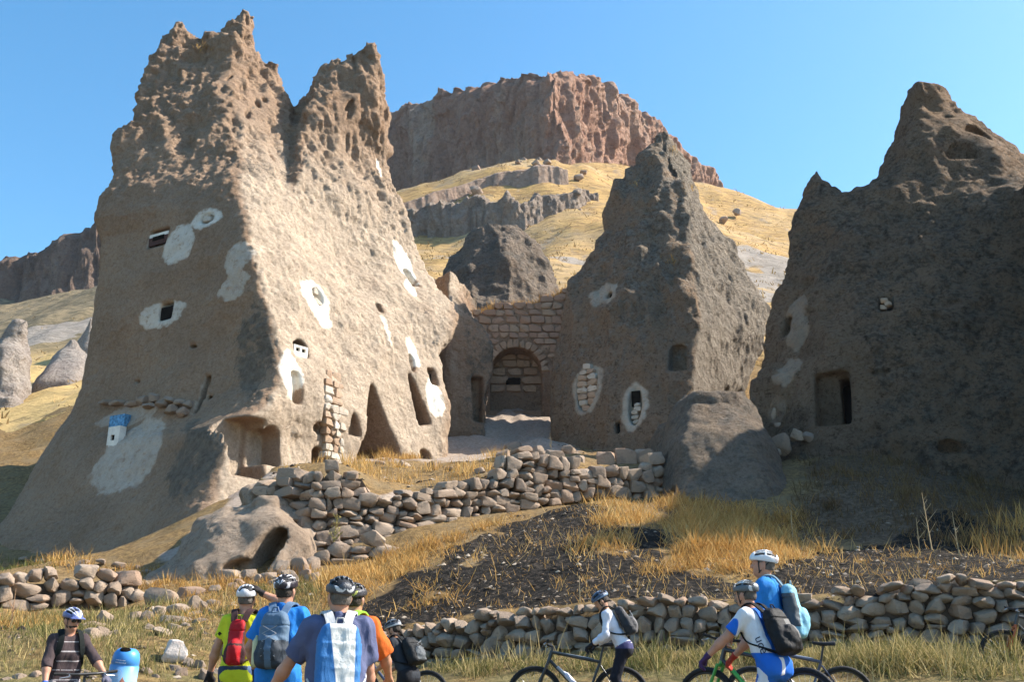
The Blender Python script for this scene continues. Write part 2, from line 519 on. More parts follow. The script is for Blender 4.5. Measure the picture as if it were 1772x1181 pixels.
# burnt, straw-covered, green and chalky reaches of the ground
BURN = [G(*q) for q in ((600, 1066), (640, 1040), (715, 1002), (780, 965), (845, 928), (895, 897), (1000, 878), (1075, 880), (1090, 915), (1165, 925), (1150, 985), (1300, 1000), (1385, 945), (1500, 945), (1772, 960), (1900, 960), (1900, 1003), (1700, 1012), (1400, 1042), (1180, 1048), (1000, 1058), (860, 1072), (700, 1090))]
GOLD = [[G(*q) for q in ((1160, 895), (1250, 893), (1380, 905), (1400, 938), (1370, 960), (1300, 1000), (1160, 990), (1165, 940))],
        [G(*q) for q in ((1045, 875), (1110, 875), (1120, 915), (1055, 912))],
        [G(*q) for q in ((1030, 938), (1085, 938), (1090, 962), (1035, 965))],
        [G(*q) for q in ((730, 1025), (790, 1022), (785, 1045), (730, 1045))],
        [G(*q) for q in ((770, 985), (830, 965), (845, 985), (790, 1000))],
        [G(*q) for q in ((1180, 870), (1320, 888), (1380, 890), (1380, 908), (1180, 900))]]
x, y = V[:, 0], V[:, 1]
P2 = np.stack([x, y, np.zeros_like(x)], 1)
nz = fbm(P2 * 0.8, 4, 31) * 1.4
def burn_at(x, y, nz):
    b = sstep(0.35, -0.35, poly_sd(BURN, x, y) + nz * 0.8)
    for g in GOLD:
        b = b * sstep(-0.2, 0.3, poly_sd(g, x, y) + nz * 0.5)
    return b
burn = burn_at(x, y, nz)
burn2 = sstep(0.3, -0.3, poly_sd([G(*q) for q in ((1540, 940), (1600, 895), (1690, 880), (1700, 915), (1690, 950))], x, y) + nz * 0.4)
burn = np.maximum(burn, burn2)
green = sstep(19.0, 15.0, y + nz * 2.2) * 0.9
chalk = sstep(34.0, 40.0, y) * sstep(-14, -8, x) * sstep(4.0, 2.0, x)
chalk = np.maximum(chalk, sstep(0.3, -0.3, poly_sd([G(*q) for q in ((640, 862), (720, 845), (830, 828), (830, 850), (700, 872))], x, y + nz * 0.2)))
chalk = np.maximum(chalk, 0.8 * sstep(0.4, -0.4, poly_sd([G(*q) for q in ((215, 1012), (300, 950), (380, 880), (440, 826), (480, 830), (470, 868), (400, 900), (340, 960), (270, 1025))], x, y) + nz * 0.5))
earth = sstep(0.6, -0.4, poly_sd([G(*q) for q in ((1140, 872), (1250, 895), (1390, 895), (1410, 800), (1500, 765), (1700, 830), (1900, 840), (1900, 955), (1400, 940), (1180, 908))], x, y) + nz * 0.5)  # brown earth, darkened so the bank's shade sits in the colour
me = np_mesh('ground', V, F)
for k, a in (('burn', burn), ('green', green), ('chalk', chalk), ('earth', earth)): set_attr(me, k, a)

def ground_mat():
    m, nt, b = new_mat('ground_soil', 0.95, 0.1)
    v = coords(nt)
    n1 = noise_n(nt, v, 1.1, 8, 0.65); n2 = noise_n(nt, v, 7.0, 8, 0.7); n3 = noise_n(nt, v, 28.0, 5, 0.7)
    straw = mixc(nt, ramp(nt, n2, 0.35, 0.68), (0.125, 0.078, 0.038), (0.33, 0.215, 0.092))
    straw = mixc(nt, ramp(nt, n1, 0.45, 0.7), straw, (0.23, 0.165, 0.09))
    gr = mixc(nt, ramp(nt, n2, 0.35, 0.65), (0.085, 0.08, 0.03), (0.23, 0.19, 0.085))
    c = mixc(nt, math_n(nt, 'MULTIPLY', attr_n(nt, 'green'), ramp(nt, n1, 0.3, 0.6)), straw, gr)
    ck = mixc(nt, ramp(nt, n2, 0.3, 0.7), (0.27, 0.21, 0.165), (0.42, 0.34, 0.28))
    c = mixc(nt, ramp(nt, math_n(nt, 'ADD', attr_n(nt, 'chalk'), math_n(nt, 'MULTIPLY', math_n(nt, 'SUBTRACT', n1, 0.5), 0.8)), 0.4, 0.7), c, ck)
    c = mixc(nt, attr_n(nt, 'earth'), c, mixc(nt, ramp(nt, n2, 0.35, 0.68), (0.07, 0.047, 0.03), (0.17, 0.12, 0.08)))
    ash = mixc(nt, ramp(nt, n2, 0.45, 0.72), (0.010, 0.009, 0.008), (0.085, 0.068, 0.054))
    ash = mixc(nt, math_n(nt, 'MULTIPLY', ramp(nt, n3, 0.58, 0.7), ramp(nt, n1, 0.4, 0.65)), ash, (0.20, 0.145, 0.095))
    c = mixc(nt, ramp(nt, math_n(nt, 'ADD', attr_n(nt, 'burn'), math_n(nt, 'MULTIPLY', math_n(nt, 'SUBTRACT', n2, 0.5), 0.7)), 0.35, 0.65), c, ash)
    nt.links.new(c, b.inputs['Base Color'])
    bn = nd(nt, 'ShaderNodeBump', {'Strength': 0.8, 'Distance': 0.08, 'Height': math_n(nt, 'ADD', n2, math_n(nt, 'MULTIPLY', n3, 0.4))})
    nt.links.new(bn.outputs[0], b.inputs['Normal'])
    return m
M_GROUND = ground_mat()
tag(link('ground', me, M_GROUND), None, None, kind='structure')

# hillside behind
HILL = TPS([W(-900, 850, 60), W(-300, 810, 50), W(0, 790, 52), W(130, 705, 60), W(30, 700, 70), W(60, 655, 85), W(130, 600, 115), W(0, 560, 165), W(180, 497, 170), W(90, 525, 168), W(-400, 600, 170),
            W(300, 480, 185), W(450, 420, 190), W(760, 560, 58), W(850, 552, 60), W(985, 525, 62), W(960, 492, 78), W(740, 448, 112), W(900, 440, 108), W(1000, 420, 115), W(745, 402, 136), W(870, 392, 134), W(1000, 378, 132), W(1030, 352, 142),
            W(740, 345, 146), W(860, 326, 148), W(1000, 312, 152), W(700, 350, 190), W(850, 312, 186), W(930, 278, 178), W(1080, 296, 200), W(1200, 332, 225), W(1290, 368, 235),
            W(1330, 520, 92), W(1330, 425, 140), W(1280, 395, 170), W(1392, 386, 185), W(1500, 390, 190), W(1800, 400, 190), W(2300, 520, 150), W(1400, 560, 75), W(1250, 640, 56), W(1800, 640, 56), W(600, 640, 50), W(400, 700, 50), W(3000, 600, 160)] + [(x_, 58.5, float(F1(np.array([x_]), np.array([58.5]))[0])) for x_ in (-70, -50, -40, -32, -25, -18)], reg=8.0)
xs = np.arange(-190, 190.1, 1.0); ys = np.concatenate([np.arange(57.8, 100, 0.6), np.arange(100, 300.1, 1.2)])
gx, gy = np.meshgrid(xs, ys)
Wx = gx * (gy / 150.0 * 0.9 + 0.35)                 # fans out with distance
p3 = np.stack([Wx.ravel(), gy.ravel(), np.zeros(gx.size)], 1)
def hill_z(x, y):
    p = np.stack([np.ravel(x), np.ravel(y), np.zeros(np.size(x))], 1)
    far = np.ravel(y)
    return HILL(np.ravel(x), far) + fbm(p * 0.06, 3, 71) * 2.2 * sstep(55, 90, far) + (ridged(p * np.array([0.10, 0.03, 1]), 3, 75) - 0.5) * 1.6 * sstep(60, 90, far) + fbm(p * 0.5, 3, 73) * 0.45 - np.maximum(0, far - 235) * 0.5
hz = hill_z(Wx, gy)
hz = hz - np.where(np.arange(hz.size) < len(xs), 40.0, 0.0)          # the sheet's near edge runs down into the ground
V = np.stack([Wx.ravel(), gy.ravel(), hz], 1)
nx, ny = len(xs), len(ys)
ii = (np.arange(ny - 1)[:, None] * nx + np.arange(nx - 1)[None]).ravel()
F = np.stack([ii, ii + 1, ii + 1 + nx, ii + nx], 1)
def P_hill(px, py, y0=50, y1=240):
    d = ray(px, py); d = d / d[1]
    ys = np.arange(y0, y1, 0.4)
    P = d[None] * ys[:, None]
    below = P[:, 2] < HILL(P[:, 0], P[:, 1])
    return P[int(np.argmax(below)) if below.any() else -1]
ck = np.zeros(len(V))
for px, py, rx, ry in ((775, 440, 3, 3), (770, 462, 4, 3), (985, 455, 3, 3), (1300, 462, 6, 7), (1335, 452, 5, 5), (1325, 492, 6, 7), (1300, 515, 4, 4), (100, 574, 7, 5), (165, 556, 5, 5), (75, 590, 4, 4)):
    c = P_hill(px, py)
    ck = np.maximum(ck, sstep(1.3, 0.4, np.hypot((V[:, 0] - c[0]) / rx, (V[:, 1] - c[1]) / ry) + fbm(V * 0.25, 3, 77) * 0.8))
me = np_mesh('hillside', V, F)
set_attr(me, 'chalk', ck)
set_attr(me, 'dry', sstep(150, 95, V[:, 1]) * sstep(-5, -30, V[:, 0]))
set_attr(me, 'scrub', sstep(-30, -50, V[:, 0]) * sstep(95, 125, V[:, 1]))
def hill_mat():
    m, nt, b = new_mat('dry_hillside', 0.95, 0.1)
    v = coords(nt)
    vh = coords(nt, (0.5, 1, 1))
    n1 = noise_n(nt, v, 0.05, 6, 0.6); n2 = noise_n(nt, vh, 0.9, 7, 0.72); n3 = noise_n(nt, v, 3.2, 5, 0.7)
    g = mixc(nt, ramp(nt, n2, 0.35, 0.62), (0.25, 0.155, 0.07), (0.47, 0.30, 0.115))
    g = mixc(nt, ramp(nt, n1, 0.45, 0.65), g, mixc(nt, 0.5, g, (0.44, 0.33, 0.20)))
    g = mixc(nt, math_n(nt, 'MULTIPLY', attr_n(nt, 'dry'), 0.75), g, (0.55, 0.385, 0.165))
    vor = nd(nt, 'ShaderNodeTexVoronoi', {'Vector': vh, 'Scale': 0.55, 'Randomness': 1.0})
    tuft = math_n(nt, 'MULTIPLY', ramp(nt, math_n(nt, 'ADD', vor.outputs['Distance'], math_n(nt, 'MULTIPLY', n3, 0.5)), 0.62, 0.4), ramp(nt, n1, 0.38, 0.55))
    g = mixc(nt, math_n(nt, 'MULTIPLY', tuft, 0.7), g, (0.13, 0.10, 0.055))
    nb = noise_n(nt, coords(nt, (0.22, 0.06, 0.2)), 1.0, 9, 0.7, 0.5)
    g = mixc(nt, math_n(nt, 'MULTIPLY', ramp(nt, nb, 0.54, 0.66), 0.75), g, mixc(nt, ramp(nt, n2, 0.35, 0.65), (0.22, 0.165, 0.115), (0.36, 0.285, 0.21)))
    sc = mixc(nt, ramp(nt, n2, 0.4, 0.6), (0.10, 0.09, 0.06), (0.24, 0.19, 0.12))
    g = mixc(nt, math_n(nt, 'MULTIPLY', attr_n(nt, 'scrub'), 0.85), g, sc)
    ckc = mixc(nt, ramp(nt, n2, 0.3, 0.7), (0.22, 0.185, 0.15), (0.34, 0.295, 0.25))
    g = mixc(nt, ramp(nt, math_n(nt, 'ADD', attr_n(nt, 'chalk'), math_n(nt, 'MULTIPLY', math_n(nt, 'SUBTRACT', n2, 0.5), 1.4)), 0.4, 0.6), g, ckc)
    nt.links.new(g, b.inputs['Base Color'])
    bn = nd(nt, 'ShaderNodeBump', {'Strength': 0.7, 'Distance': 0.8, 'Height': n2})
    nt.links.new(bn.outputs[0], b.inputs['Normal'])
    return m
tag(link('hillside', me, hill_mat()), None, None, kind='structure')

# ------------------------------------------------------------------ cliffs: a face that stands along a line, with its top running back
def cliff(name, pts, mat, nu, nv, back, amp, colw, seed, label=None, cat=None, kind=None, jag=0.0, lean=0.12, below=8.0, rise=0.15, seat=None):
    A = np.array(pts, float)
    if seat is not None:
        for k_ in range(len(A)): A[k_, 3] = P_hill(A[k_, 0], A[k_, 2], 60, 260)[1] + seat
        A[:, 3] = np.convolve(np.pad(A[:, 3], 1, 'edge'), [0.25, 0.5, 0.25], 'valid')
    u = np.linspace(0, 1, nu) * (len(A) - 1)
    k = np.arange(len(A))
    px, pt, pb, Yl = (np.interp(u, k, A[:, j]) for j in range(4))
    top = np.array([W(a, b, c) for a, b, c in zip(px, pt, Yl)])
    base = np.array([W(a, b, c) for a, b, c in zip(px, pb, Yl)])
    top[:, 0] += 0
    dx, dy = np.gradient(base[:, 0]), np.gradient(base[:, 1])
    kk = np.ones(9) / 9
    dx, dy = np.convolve(np.pad(dx, 4, 'edge'), kk, 'valid'), np.convolve(np.pad(dy, 4, 'edge'), kk, 'valid')
    L = np.hypot(dx, dy); nrm = np.stack([dy / L, -dx / L], 1)
    s = np.cumsum(L)
    rows = []
    ztop = top[:, 2] + jag * (fbm(np.stack([s * 0.5 / colw, s * 0, s * 0 + seed], 1), 3, seed) * 1.0 + np.round(fbm(np.stack([s * 1.7 / colw, s * 0, s * 0 + seed], 1), 2, seed + 5) * 3) / 3 * 0.8)
    vv = np.concatenate([[-0.0], np.linspace(0, 1, nv)])
    for i, t in enumerate(vv):
        z = base[:, 2] + (ztop - base[:, 2]) * t - (below if i == 0 else 0)
        q = np.stack([s / colw, np.full(nu, seed * 3.1), z / (colw * 3.2)], 1)
        d = ridged(q, 3, seed) * amp * 0.8 + fbm(q * np.array([2.3, 1, 1.5]), 4, seed + 9) * amp * 0.7 + np.round(fbm(q * 0.45, 2, seed + 4) * 4) / 4 * amp * 1.3
        q2 = np.stack([s / colw * 4, np.full(nu, 1.0), z / (colw) * 2.2], 1)
        d = d + fbm(q2, 3, seed + 2) * amp * 0.3
        d = d - lean * (z - base[:, 2])
        d = d - sstep(0.86, 1.0, t) * amp * 0.6
        rows.append(np.stack([base[:, 0] + (top[:, 0] - base[:, 0]) * t + nrm[:, 0] * d, base[:, 1] + nrm[:, 1] * d, z], 1))
    last = rows[-1]
    for j in range(1, 6):
        f = j / 5.0
        z = last[:, 2] + f * back * rise * (1 if j < 5 else 0) - (f ** 3) * back * 0.2 + fbm(last * 0.3 + j * 3.3, 3, seed + 21) * jag * 0.5
        rows.append(np.stack([last[:, 0] * (1 + 0.001 * back * f), last[:, 1] + back * f, z], 1))
    e = rows[-1].copy(); e[:, 2] = base[:, 2] - below
    rows.append(e)
    V = np.concatenate(rows); m = len(rows)
    ii = (np.arange(m - 1)[:, None] * nu + np.arange(nu - 1)[None]).ravel()
    F = np.stack([ii, ii + 1, ii + 1 + nu, ii + nu], 1)
    me = np_mesh(name, V, F)
    set_attr(me, 'lichen', np.zeros(len(V))); set_attr(me, 'plaster', np.zeros(len(V)))
    o = link(name, me, mat)
    return tag(o, label, cat, kind=kind)
M_MESA = rock_mat('red_mesa_rock', (0.53, 0.305, 0.215), (0.60, 0.38, 0.28), (0.65, 0.48, 0.37), (0.42, 0.27, 0.205), (0.48, 0.34, 0.265), lsc=0.06, lthr=0.55, lhard=0.12, sc=0.12, streak=0.8, bump=0.8)
M_GREY = rock_mat('grey_tuff', (0.42, 0.335, 0.27), (0.48, 0.39, 0.32), (0.38, 0.29, 0.23), (0.29, 0.23, 0.19), (0.35, 0.285, 0.235), lsc=0.1, lthr=0.56, sc=0.25, bump=0.8)
cliff('mesa', [(640, 208, 380, 245), (680, 190, 366, 236), (700, 176, 352, 230), (760, 158, 340, 222), (810, 145, 325, 215), (850, 135, 308, 209), (900, 124, 290, 203), (945, 120, 278, 196), (968, 121, 280, 196), (1000, 127, 283, 204), (1040, 140, 287, 214), (1100, 168, 296, 226), (1135, 198, 303, 234), (1180, 252, 322, 244), (1220, 288, 342, 254), (1245, 304, 353, 260), (1275, 338, 368, 266), (1295, 362, 376, 270)],
      M_MESA, 800, 120, 60, 2.5, 4.2, 3, 'broad flat-topped mesa with a red vertical cliff face behind the rock cones', 'mesa', jag=1.1, below=12, lean=0.04)
cliff('far_cliff', [(-420, 600, 690, 240), (-150, 505, 620, 232), (0, 438, 560, 225), (60, 414, 540, 222), (120, 386, 518, 222), (165, 364, 505, 222), (230, 338, 490, 226), (330, 320, 480, 232), (520, 300, 430, 240)],
      rock_mat('brown_cliff_rock', (0.24, 0.165, 0.125), (0.30, 0.215, 0.17), (0.36, 0.28, 0.225), (0.14, 0.105, 0.085), (0.18, 0.14, 0.115), lsc=0.07, lthr=0.52, lhard=0.12, sc=0.14, streak=0.8, bump=0.8),
      420, 80, 60, 3.0, 7.0, 11, 'long brown cliff on the skyline left of the tall cones', 'cliff', jag=1.6, below=14)
cliff('rock_ledge', [(670, 372, 412, 133), (735, 350, 404, 136), (770, 343, 404, 137), (800, 346, 398, 136), (830, 336, 394, 136), (850, 344, 394, 136), (876, 330, 396, 136), (905, 340, 388, 138), (930, 330, 380, 138), (960, 332, 370, 140), (1000, 320, 358, 141), (1022, 322, 352, 142), (1036, 338, 348, 144)],
      M_GREY, 300, 40, 9, 1.3, 2.6, 17, 'grey fluted rock ledge across the golden hillside below the mesa', 'rock ledge', jag=1.0, below=6, rise=0.1, seat=-1.5)
cliff('rock_bank', [(690, 352, 372, 160), (740, 334, 358, 160), (790, 316, 340, 161), (830, 302, 326, 162), (870, 292, 322, 162), (930, 284, 320, 163), (965, 286, 314, 164), (978, 294, 312, 166)],
      rock_mat('pink_tuff', (0.39, 0.28, 0.215), (0.44, 0.345, 0.28), (0.35, 0.26, 0.21), (0.28, 0.21, 0.17), (0.32, 0.235, 0.19), lsc=0.1, lthr=0.62, sc=0.2, bump=0.6),
      260, 30, 12, 0.7, 6.0, 23, 'smooth pinkish bank of soft rock under the mesa cliff', 'rock bank', jag=0.6, below=6, rise=0.12, seat=-1.0)
cliff('far_ridge', [(1690, 275, 300, 300), (1735, 266, 300, 300), (1760, 262, 300, 300), (1800, 256, 300, 300), (1900, 270, 310, 300)], M_MESA, 80, 16, 20, 1.5, 6.0, 31, 'small distant red ridge at the right edge behind the dark cone', 'ridge', jag=1.0)
cliff('far_ridge', [(1325, 386, 400, 330), (1345, 379, 398, 330), (1380, 376, 398, 330), (1430, 380, 400, 330)], M_MESA, 60, 14, 20, 1.2, 6.0, 37, 'low distant red ridge between the middle and right cones', 'ridge', jag=0.8)
print('land', round(time.time() - T0, 1))
# ------------------------------------------------------------------ rock cones
def spire(px, py, Y, r0, r1, hgt, dx=0.0, dy=0.0):
    a = W(px, py, Y)
    def f(p):
        t = np.clip((a[2] - p[:, 2]) / hgt, -0.2, 1.3)
        r = r0 + (r1 - r0) * np.maximum(t, 0) ** 0.8
        d = np.hypot(p[:, 0] - a[0] - dx * t, (p[:, 1] - a[1] - dy * t) * 0.9) - r
        return np.maximum(np.maximum(d * 0.95, p[:, 2] - a[2]), a[2] - hgt * 1.3 - p[:, 2])
    return f
def frame(f, px, py, flat=True):
    c = hit(f, px, py)
    n = grad(f, c)
    if flat:
        n = np.array([n[0], n[1], 0.0]); n /= np.linalg.norm(n)
    t = np.array([-n[1], n[0], 0.0]); t /= np.linalg.norm(t)      # to the right when seen from outside
    return c, t, n
def carve(fr, kind, hw, hh, depth, tilt=0.0, k=0.05):
    c, t, n = fr
    def f(p):
        q = p - c
        u = q @ t; w = q[:, 2]; v = -(q @ n)
        if tilt:
            u, w = u * math.cos(tilt) + w * math.sin(tilt), -u * math.sin(tilt) + w * math.cos(tilt)
        if kind == 'box': s = np.maximum(np.abs(u) - hw, np.abs(w) - hh)
        elif kind == 'arch':
            top = hh - hw
            s = np.where(w > top, np.hypot(u, w - top) - hw, np.maximum(np.abs(u) - hw, -w - hh))
        elif kind == 'ell': s = (np.sqrt((u / hw) ** 2 + (w / hh) ** 2) - 1) * min(hw, hh)
        elif kind == 'tri':
            g = np.clip((w + hh) / (2 * hh), 0, 1)
            s = np.maximum(np.abs(u) - hw * (1 - g) ** 0.8 - 0.04, np.abs(w) - hh) * 0.8
        return np.maximum(s, np.maximum(v - depth, -v - 1.6))
    f.c, f.r, f.k = c, math.sqrt(hw * hw + hh * hh + max(depth, 1.6) ** 2) + 0.3, k
    f.flat = lambda p: np.maximum(np.abs((p - c) @ t) / (hw + 0.5), np.abs(p[:, 2] - c[2]) / (hh + 0.5))
    return f
def patch(fr, a, b, irr=0.25, amt=1.0, tilt=0.0, ring=None, seed=0):
    c, t, n = fr
    def f(p):
        q = p - c
        u = q @ t; w = q[:, 2]
        if tilt: u, w = u * math.cos(tilt) + w * math.sin(tilt), -u * math.sin(tilt) + w * math.cos(tilt)
        d = np.sqrt((u / a) ** 2 + (w / b) ** 2) + fbm(p * 1.6 + seed, 4, 91 + seed, 0.65) * (irr * 1.8 + 0.15)
        m = sstep(1.08, 0.9, d) * (np.abs(q @ n) < 2.0)
        return m * amt
    return f
def rock(name, base, lo, hi, h, mat, low=((0.28, 0.35), (0.75, 0.12)), fine=0.10, ffreq=1.5, carves=(), patches=(), lich=None, disp=None, label=None, cat='rock cone', seed=0, lip=1.6, anis=(1, 1, 1), pale=None):
    an = np.array(anis)
    def fb(p):
        v = base(p)
        near = np.abs(v) < 2.6
        q = p[near]
        add = np.zeros(len(q))
        for fr, am in low:
            add = add + fbm(q * an * fr, 2, seed + 3) * am
        v = v.copy(); v[near] += add
        return v
    def post(p, v):
        v = v.copy()
        lo_, hi_ = p.min(0), p.max(0)
        for c in carves:
            if (c.c + c.r < lo_).any() or (c.c - c.r > hi_).any(): continue
            m = np.nonzero((((p - c.c) ** 2).sum(1) < c.r ** 2) & (v < 0.5))[0]
            if len(m):
                v[m] = smax(v[m], -c(p[m]), c.k)
        return v
    def f(p): return post(p, fb(p))
    V, F = mesh_sdf(fb, lo, hi, h, lip=lip, post=post)
    N = vnormals(V, F)
    calm = np.ones(len(V))
    for c in carves:
        calm = np.minimum(calm, sstep(0.7, 1.2, c.flat(V)) + (np.linalg.norm(V - c.c, axis=1) > c.r + 1.0))
    calm = np.clip(calm, 0.12, 1)
    d = fbm(V * an * ffreq, 4, seed + 40) * fine + fbm(V * ffreq * 4, 2, seed + 50) * fine * 0.3
    if disp is not None:
        d = d * disp[0](V, N) + disp[1](V, N)
    V2 = V + N * (d * calm)[:, None]
    me = np_mesh(name, V2, F)
    pl = np.zeros(len(V))
    for q in patches: pl = np.maximum(pl, q(V))
    set_attr(me, 'plaster', pl)
    set_attr(me, 'lichen', lich(V, N) if lich else np.zeros(len(V)))
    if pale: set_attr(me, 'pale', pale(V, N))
    o = link(name, me, mat)
    tag(o, label, cat)
    print(name, len(F), round(time.time() - T0, 1))
    return o, f
def noisy(base, low, seed):
    def f(p):
        v = base(p).copy()
        near = np.abs(v) < 2.6
        q = p[near]
        for fr_, am in low: v[near] += fbm(q * fr_, 2, seed + 3) * am
        return v
    return f
def union(fs, k):
    def f(p):
        r = fs[0](p)
        for g in fs[1:]: r = smin(r, g(p), k)
        return r
    return f

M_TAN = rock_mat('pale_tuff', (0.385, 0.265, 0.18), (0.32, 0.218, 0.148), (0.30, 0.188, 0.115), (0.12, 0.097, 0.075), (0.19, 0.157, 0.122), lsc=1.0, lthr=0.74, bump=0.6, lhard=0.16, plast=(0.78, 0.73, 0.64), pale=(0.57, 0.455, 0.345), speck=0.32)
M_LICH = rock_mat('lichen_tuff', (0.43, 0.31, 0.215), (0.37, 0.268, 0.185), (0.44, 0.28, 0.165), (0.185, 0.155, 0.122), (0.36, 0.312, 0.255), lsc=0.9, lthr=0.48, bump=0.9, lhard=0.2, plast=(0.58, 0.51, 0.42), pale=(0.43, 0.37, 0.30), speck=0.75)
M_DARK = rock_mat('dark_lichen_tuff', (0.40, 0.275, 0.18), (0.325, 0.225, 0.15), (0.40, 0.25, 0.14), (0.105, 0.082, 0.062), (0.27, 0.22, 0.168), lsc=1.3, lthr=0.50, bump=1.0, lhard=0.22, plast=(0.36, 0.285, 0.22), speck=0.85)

# --- tall pale double cone on the left
LA = lobe([
    [(300, 1012, 30.2), (345, 930, 31.4), (375, 850, 32.2), (392, 790, 32.7), (402, 735, 33.2), (460, 705, 33.8), (484, 660, 34.2), (480, 600, 34.6), (458, 520, 35.2), (434, 420, 35.7), (422, 380, 36.3), (412, 310, 38.0), (404, 240, 40.6), (400, 150, 44.4), (402, 112, 46.0)],
    [(768, 810, 41.5), (764, 700, 42.3), (730, 600, 42.6), (640, 440, 43.2), (570, 330, 43.4), (525, 260, 44.2), (502, 215, 45.2), (485, 160, 46.6), (462, 124, 47.6), (445, 112, 47.8)],
    [(700, 800, 54), (600, 500, 52), (480, 230, 50), (420, 150, 49)],
    [(100, 900, 46), (250, 500, 46), (330, 230, 48.5), (340, 150, 49)],
    [(-70, 990, 37.2), (0, 880, 38.6), (57, 784, 39.3), (100, 715, 39.6), (130, 660, 39.8), (148, 594, 40.0), (166, 540, 40.2), (180, 480, 40.4), (184, 417, 40.4), (166, 380, 40.2), (165, 334, 40.4), (190, 270, 41.8), (233, 195, 43.8), (267, 132, 46.0), (280, 112, 46.6)]], k=0.5)
LB = lobe([
    [(488, 800, 36.6), (496, 600, 37.4), (502, 450, 38.8), (508, 330, 40.6), (516, 230, 43.0), (548, 152, 45.4), (578, 138, 46.2), (612, 114, 46.8)],
    [(768, 810, 41.5), (766, 700, 42.2), (770, 610, 43.0), (792, 575, 44.0), (804, 548, 45.0), (795, 520, 45.5), (762, 480, 45.8), (732, 430, 46), (702, 350, 46.2), (687, 290, 46.4), (689, 245, 46.5), (677, 220, 46.6), (669, 150, 46.8), (652, 128, 47), (634, 112, 47)],
    [(700, 800, 54), (680, 500, 53), (650, 260, 50), (628, 132, 48)],
    [(400, 800, 48), (420, 500, 47), (450, 330, 47), (494, 235, 47.8), (506, 210, 48), (545, 160, 48), (574, 146, 48), (606, 124, 48)]], k=0.35)
LC = lobe([
    [(768, 780, 48.4), (770, 640, 49.0), (773, 540, 49.5), (775, 500, 50)],
    [(842, 780, 49.0), (838, 680, 49.5), (850, 640, 49.9), (846, 600, 50.1), (830, 560, 50.4), (800, 508, 50.8), (790, 498, 51)],
    [(840, 780, 59), (820, 540, 58)],
    [(715, 780, 52), (715, 510, 53)]], k=0.3)
left_base = union([LA, LB, LC, spire(429, 34, 48.4, 0.10, 0.9, 4.2, -0.35), spire(312, 42, 47.6, 0.10, 1.25, 3.8, 0.15), spire(474, 118, 47.6, 0.15, 0.6, 3.6), spire(396, 58, 48.2, 0.12, 1.2, 3.0), spire(412, 50, 48.3, 0.1, 1.1, 3.2, -0.1), spire(372, 84, 48, 0.2, 1.2, 3), spire(338, 84, 47.8, 0.2, 1.0, 2.6), spire(290, 92, 47.0, 0.15, 0.8, 2.6), spire(622, 108, 46.8, 0.25, 1.2, 3.4, -0.1), spire(648, 96, 47.0, 0.12, 0.6, 2.6), spire(572, 122, 46.9, 0.2, 0.9, 3)], 0.5)
left_base = noisy(left_base, ((0.13, 0.4), (0.28, 0.45), (0.75, 0.14)), 1)
fl = lambda x, y: frame(left_base, x, y)
WIN_L = {}
cv, pt = [], []
def win_l(key, px, py, kind, wpx, hpx, depth, face=None, tilt=0.0):
    fr = fl(px, py)
    s = ppm(fr[0])
    view = fr[0] / np.linalg.norm(fr[0])
    cosv = max(0.35, abs(float(np.dot(fr[2], -view))))
    hw, hh = wpx / 2 / s / cosv, hpx / 2 / s
    cv.append(carve(fr, kind, hw, hh, depth, tilt))
    WIN_L[key] = (fr, hw, hh)
    return fr
win_l('a', 272, 411, 'box', 27, 34, 0.45)
win_l('b', 357, 378, 'ell', 19, 20, 0.25)
win_l('c', 287, 538, 'box', 19, 32, 0.6)
win_l('slot', 350, 684, 'box', 9, 76, 0.5, tilt=-0.05)
win_l('peg', 361, 688, 'box', 8, 8, 0.4)
win_l('hole1', 332, 599, 'ell', 13, 7, 0.4)
win_l('hole2', 237, 661, 'ell', 7, 9, 0.3)
win_l('alcove', 428, 774, 'box', 52, 108, 1.1)
win_l('alcove2', 470, 772, 'arch', 30, 70, 0.9)
win_l('eye', 551, 513, 'ell', 16, 36, 0.5)
win_l('arched', 521, 603, 'arch', 23, 34, 0.7)
win_l('under', 516, 670, 'box', 14, 60, 0.45)
win_l('mas', 576, 720, 'box', 24, 150, 0.35, tilt=-0.1)
win_l('cave1', 553, 795, 'arch', 24, 44, 1.6)
win_l('nic1', 552, 740, 'arch', 15, 17, 0.5)
win_l('nic2', 564, 745, 'arch', 5, 12, 0.4)
win_l('pt', 615, 733, 'tri', 18, 42, 0.5)
win_l('cave2', 657, 735, 'tri', 62, 150, 2.2)
win_l('door1', 634, 782, 'arch', 16, 44, 3.0)
win_l('door2', 684, 790, 'arch', 18, 34, 3.0)
win_l('crack', 722, 690, 'tri', 22, 96, 0.9, tilt=0.25)
win_l('slot2', 711, 481, 'box', 12, 36, 0.5, tilt=0.25)
win_l('slot3', 657, 532, 'box', 8, 22, 0.35)
win_l('win4', 750, 652, 'box', 13, 32, 0.6)
win_l('cave3', 737, 790, 'arch', 18, 26, 1.2)
win_l('nic4', 714, 627, 'ell', 7, 40, 0.4)
win_l('door3', 829, 690, 'box', 20, 84, 0.9)
win_l('small_arch', 788, 789, 'arch', 12, 18, 0.8)
for i in range(7):                                    # weathered hollows high on the sunny face
    px, py = random.choice([(random.uniform(440, 500), random.uniform(150, 300)), (random.uniform(600, 680), random.uniform(150, 300)), (random.uniform(390, 450), random.uniform(90, 230))])
    try:
        fr = fl(px, py); cv.append(carve(fr, 'ell', random.uniform(0.06, 0.17), random.uniform(0.18, 0.5), random.uniform(0.25, 0.5), random.uniform(-0.6, 0.0), 0.1))
    except Exception: pass
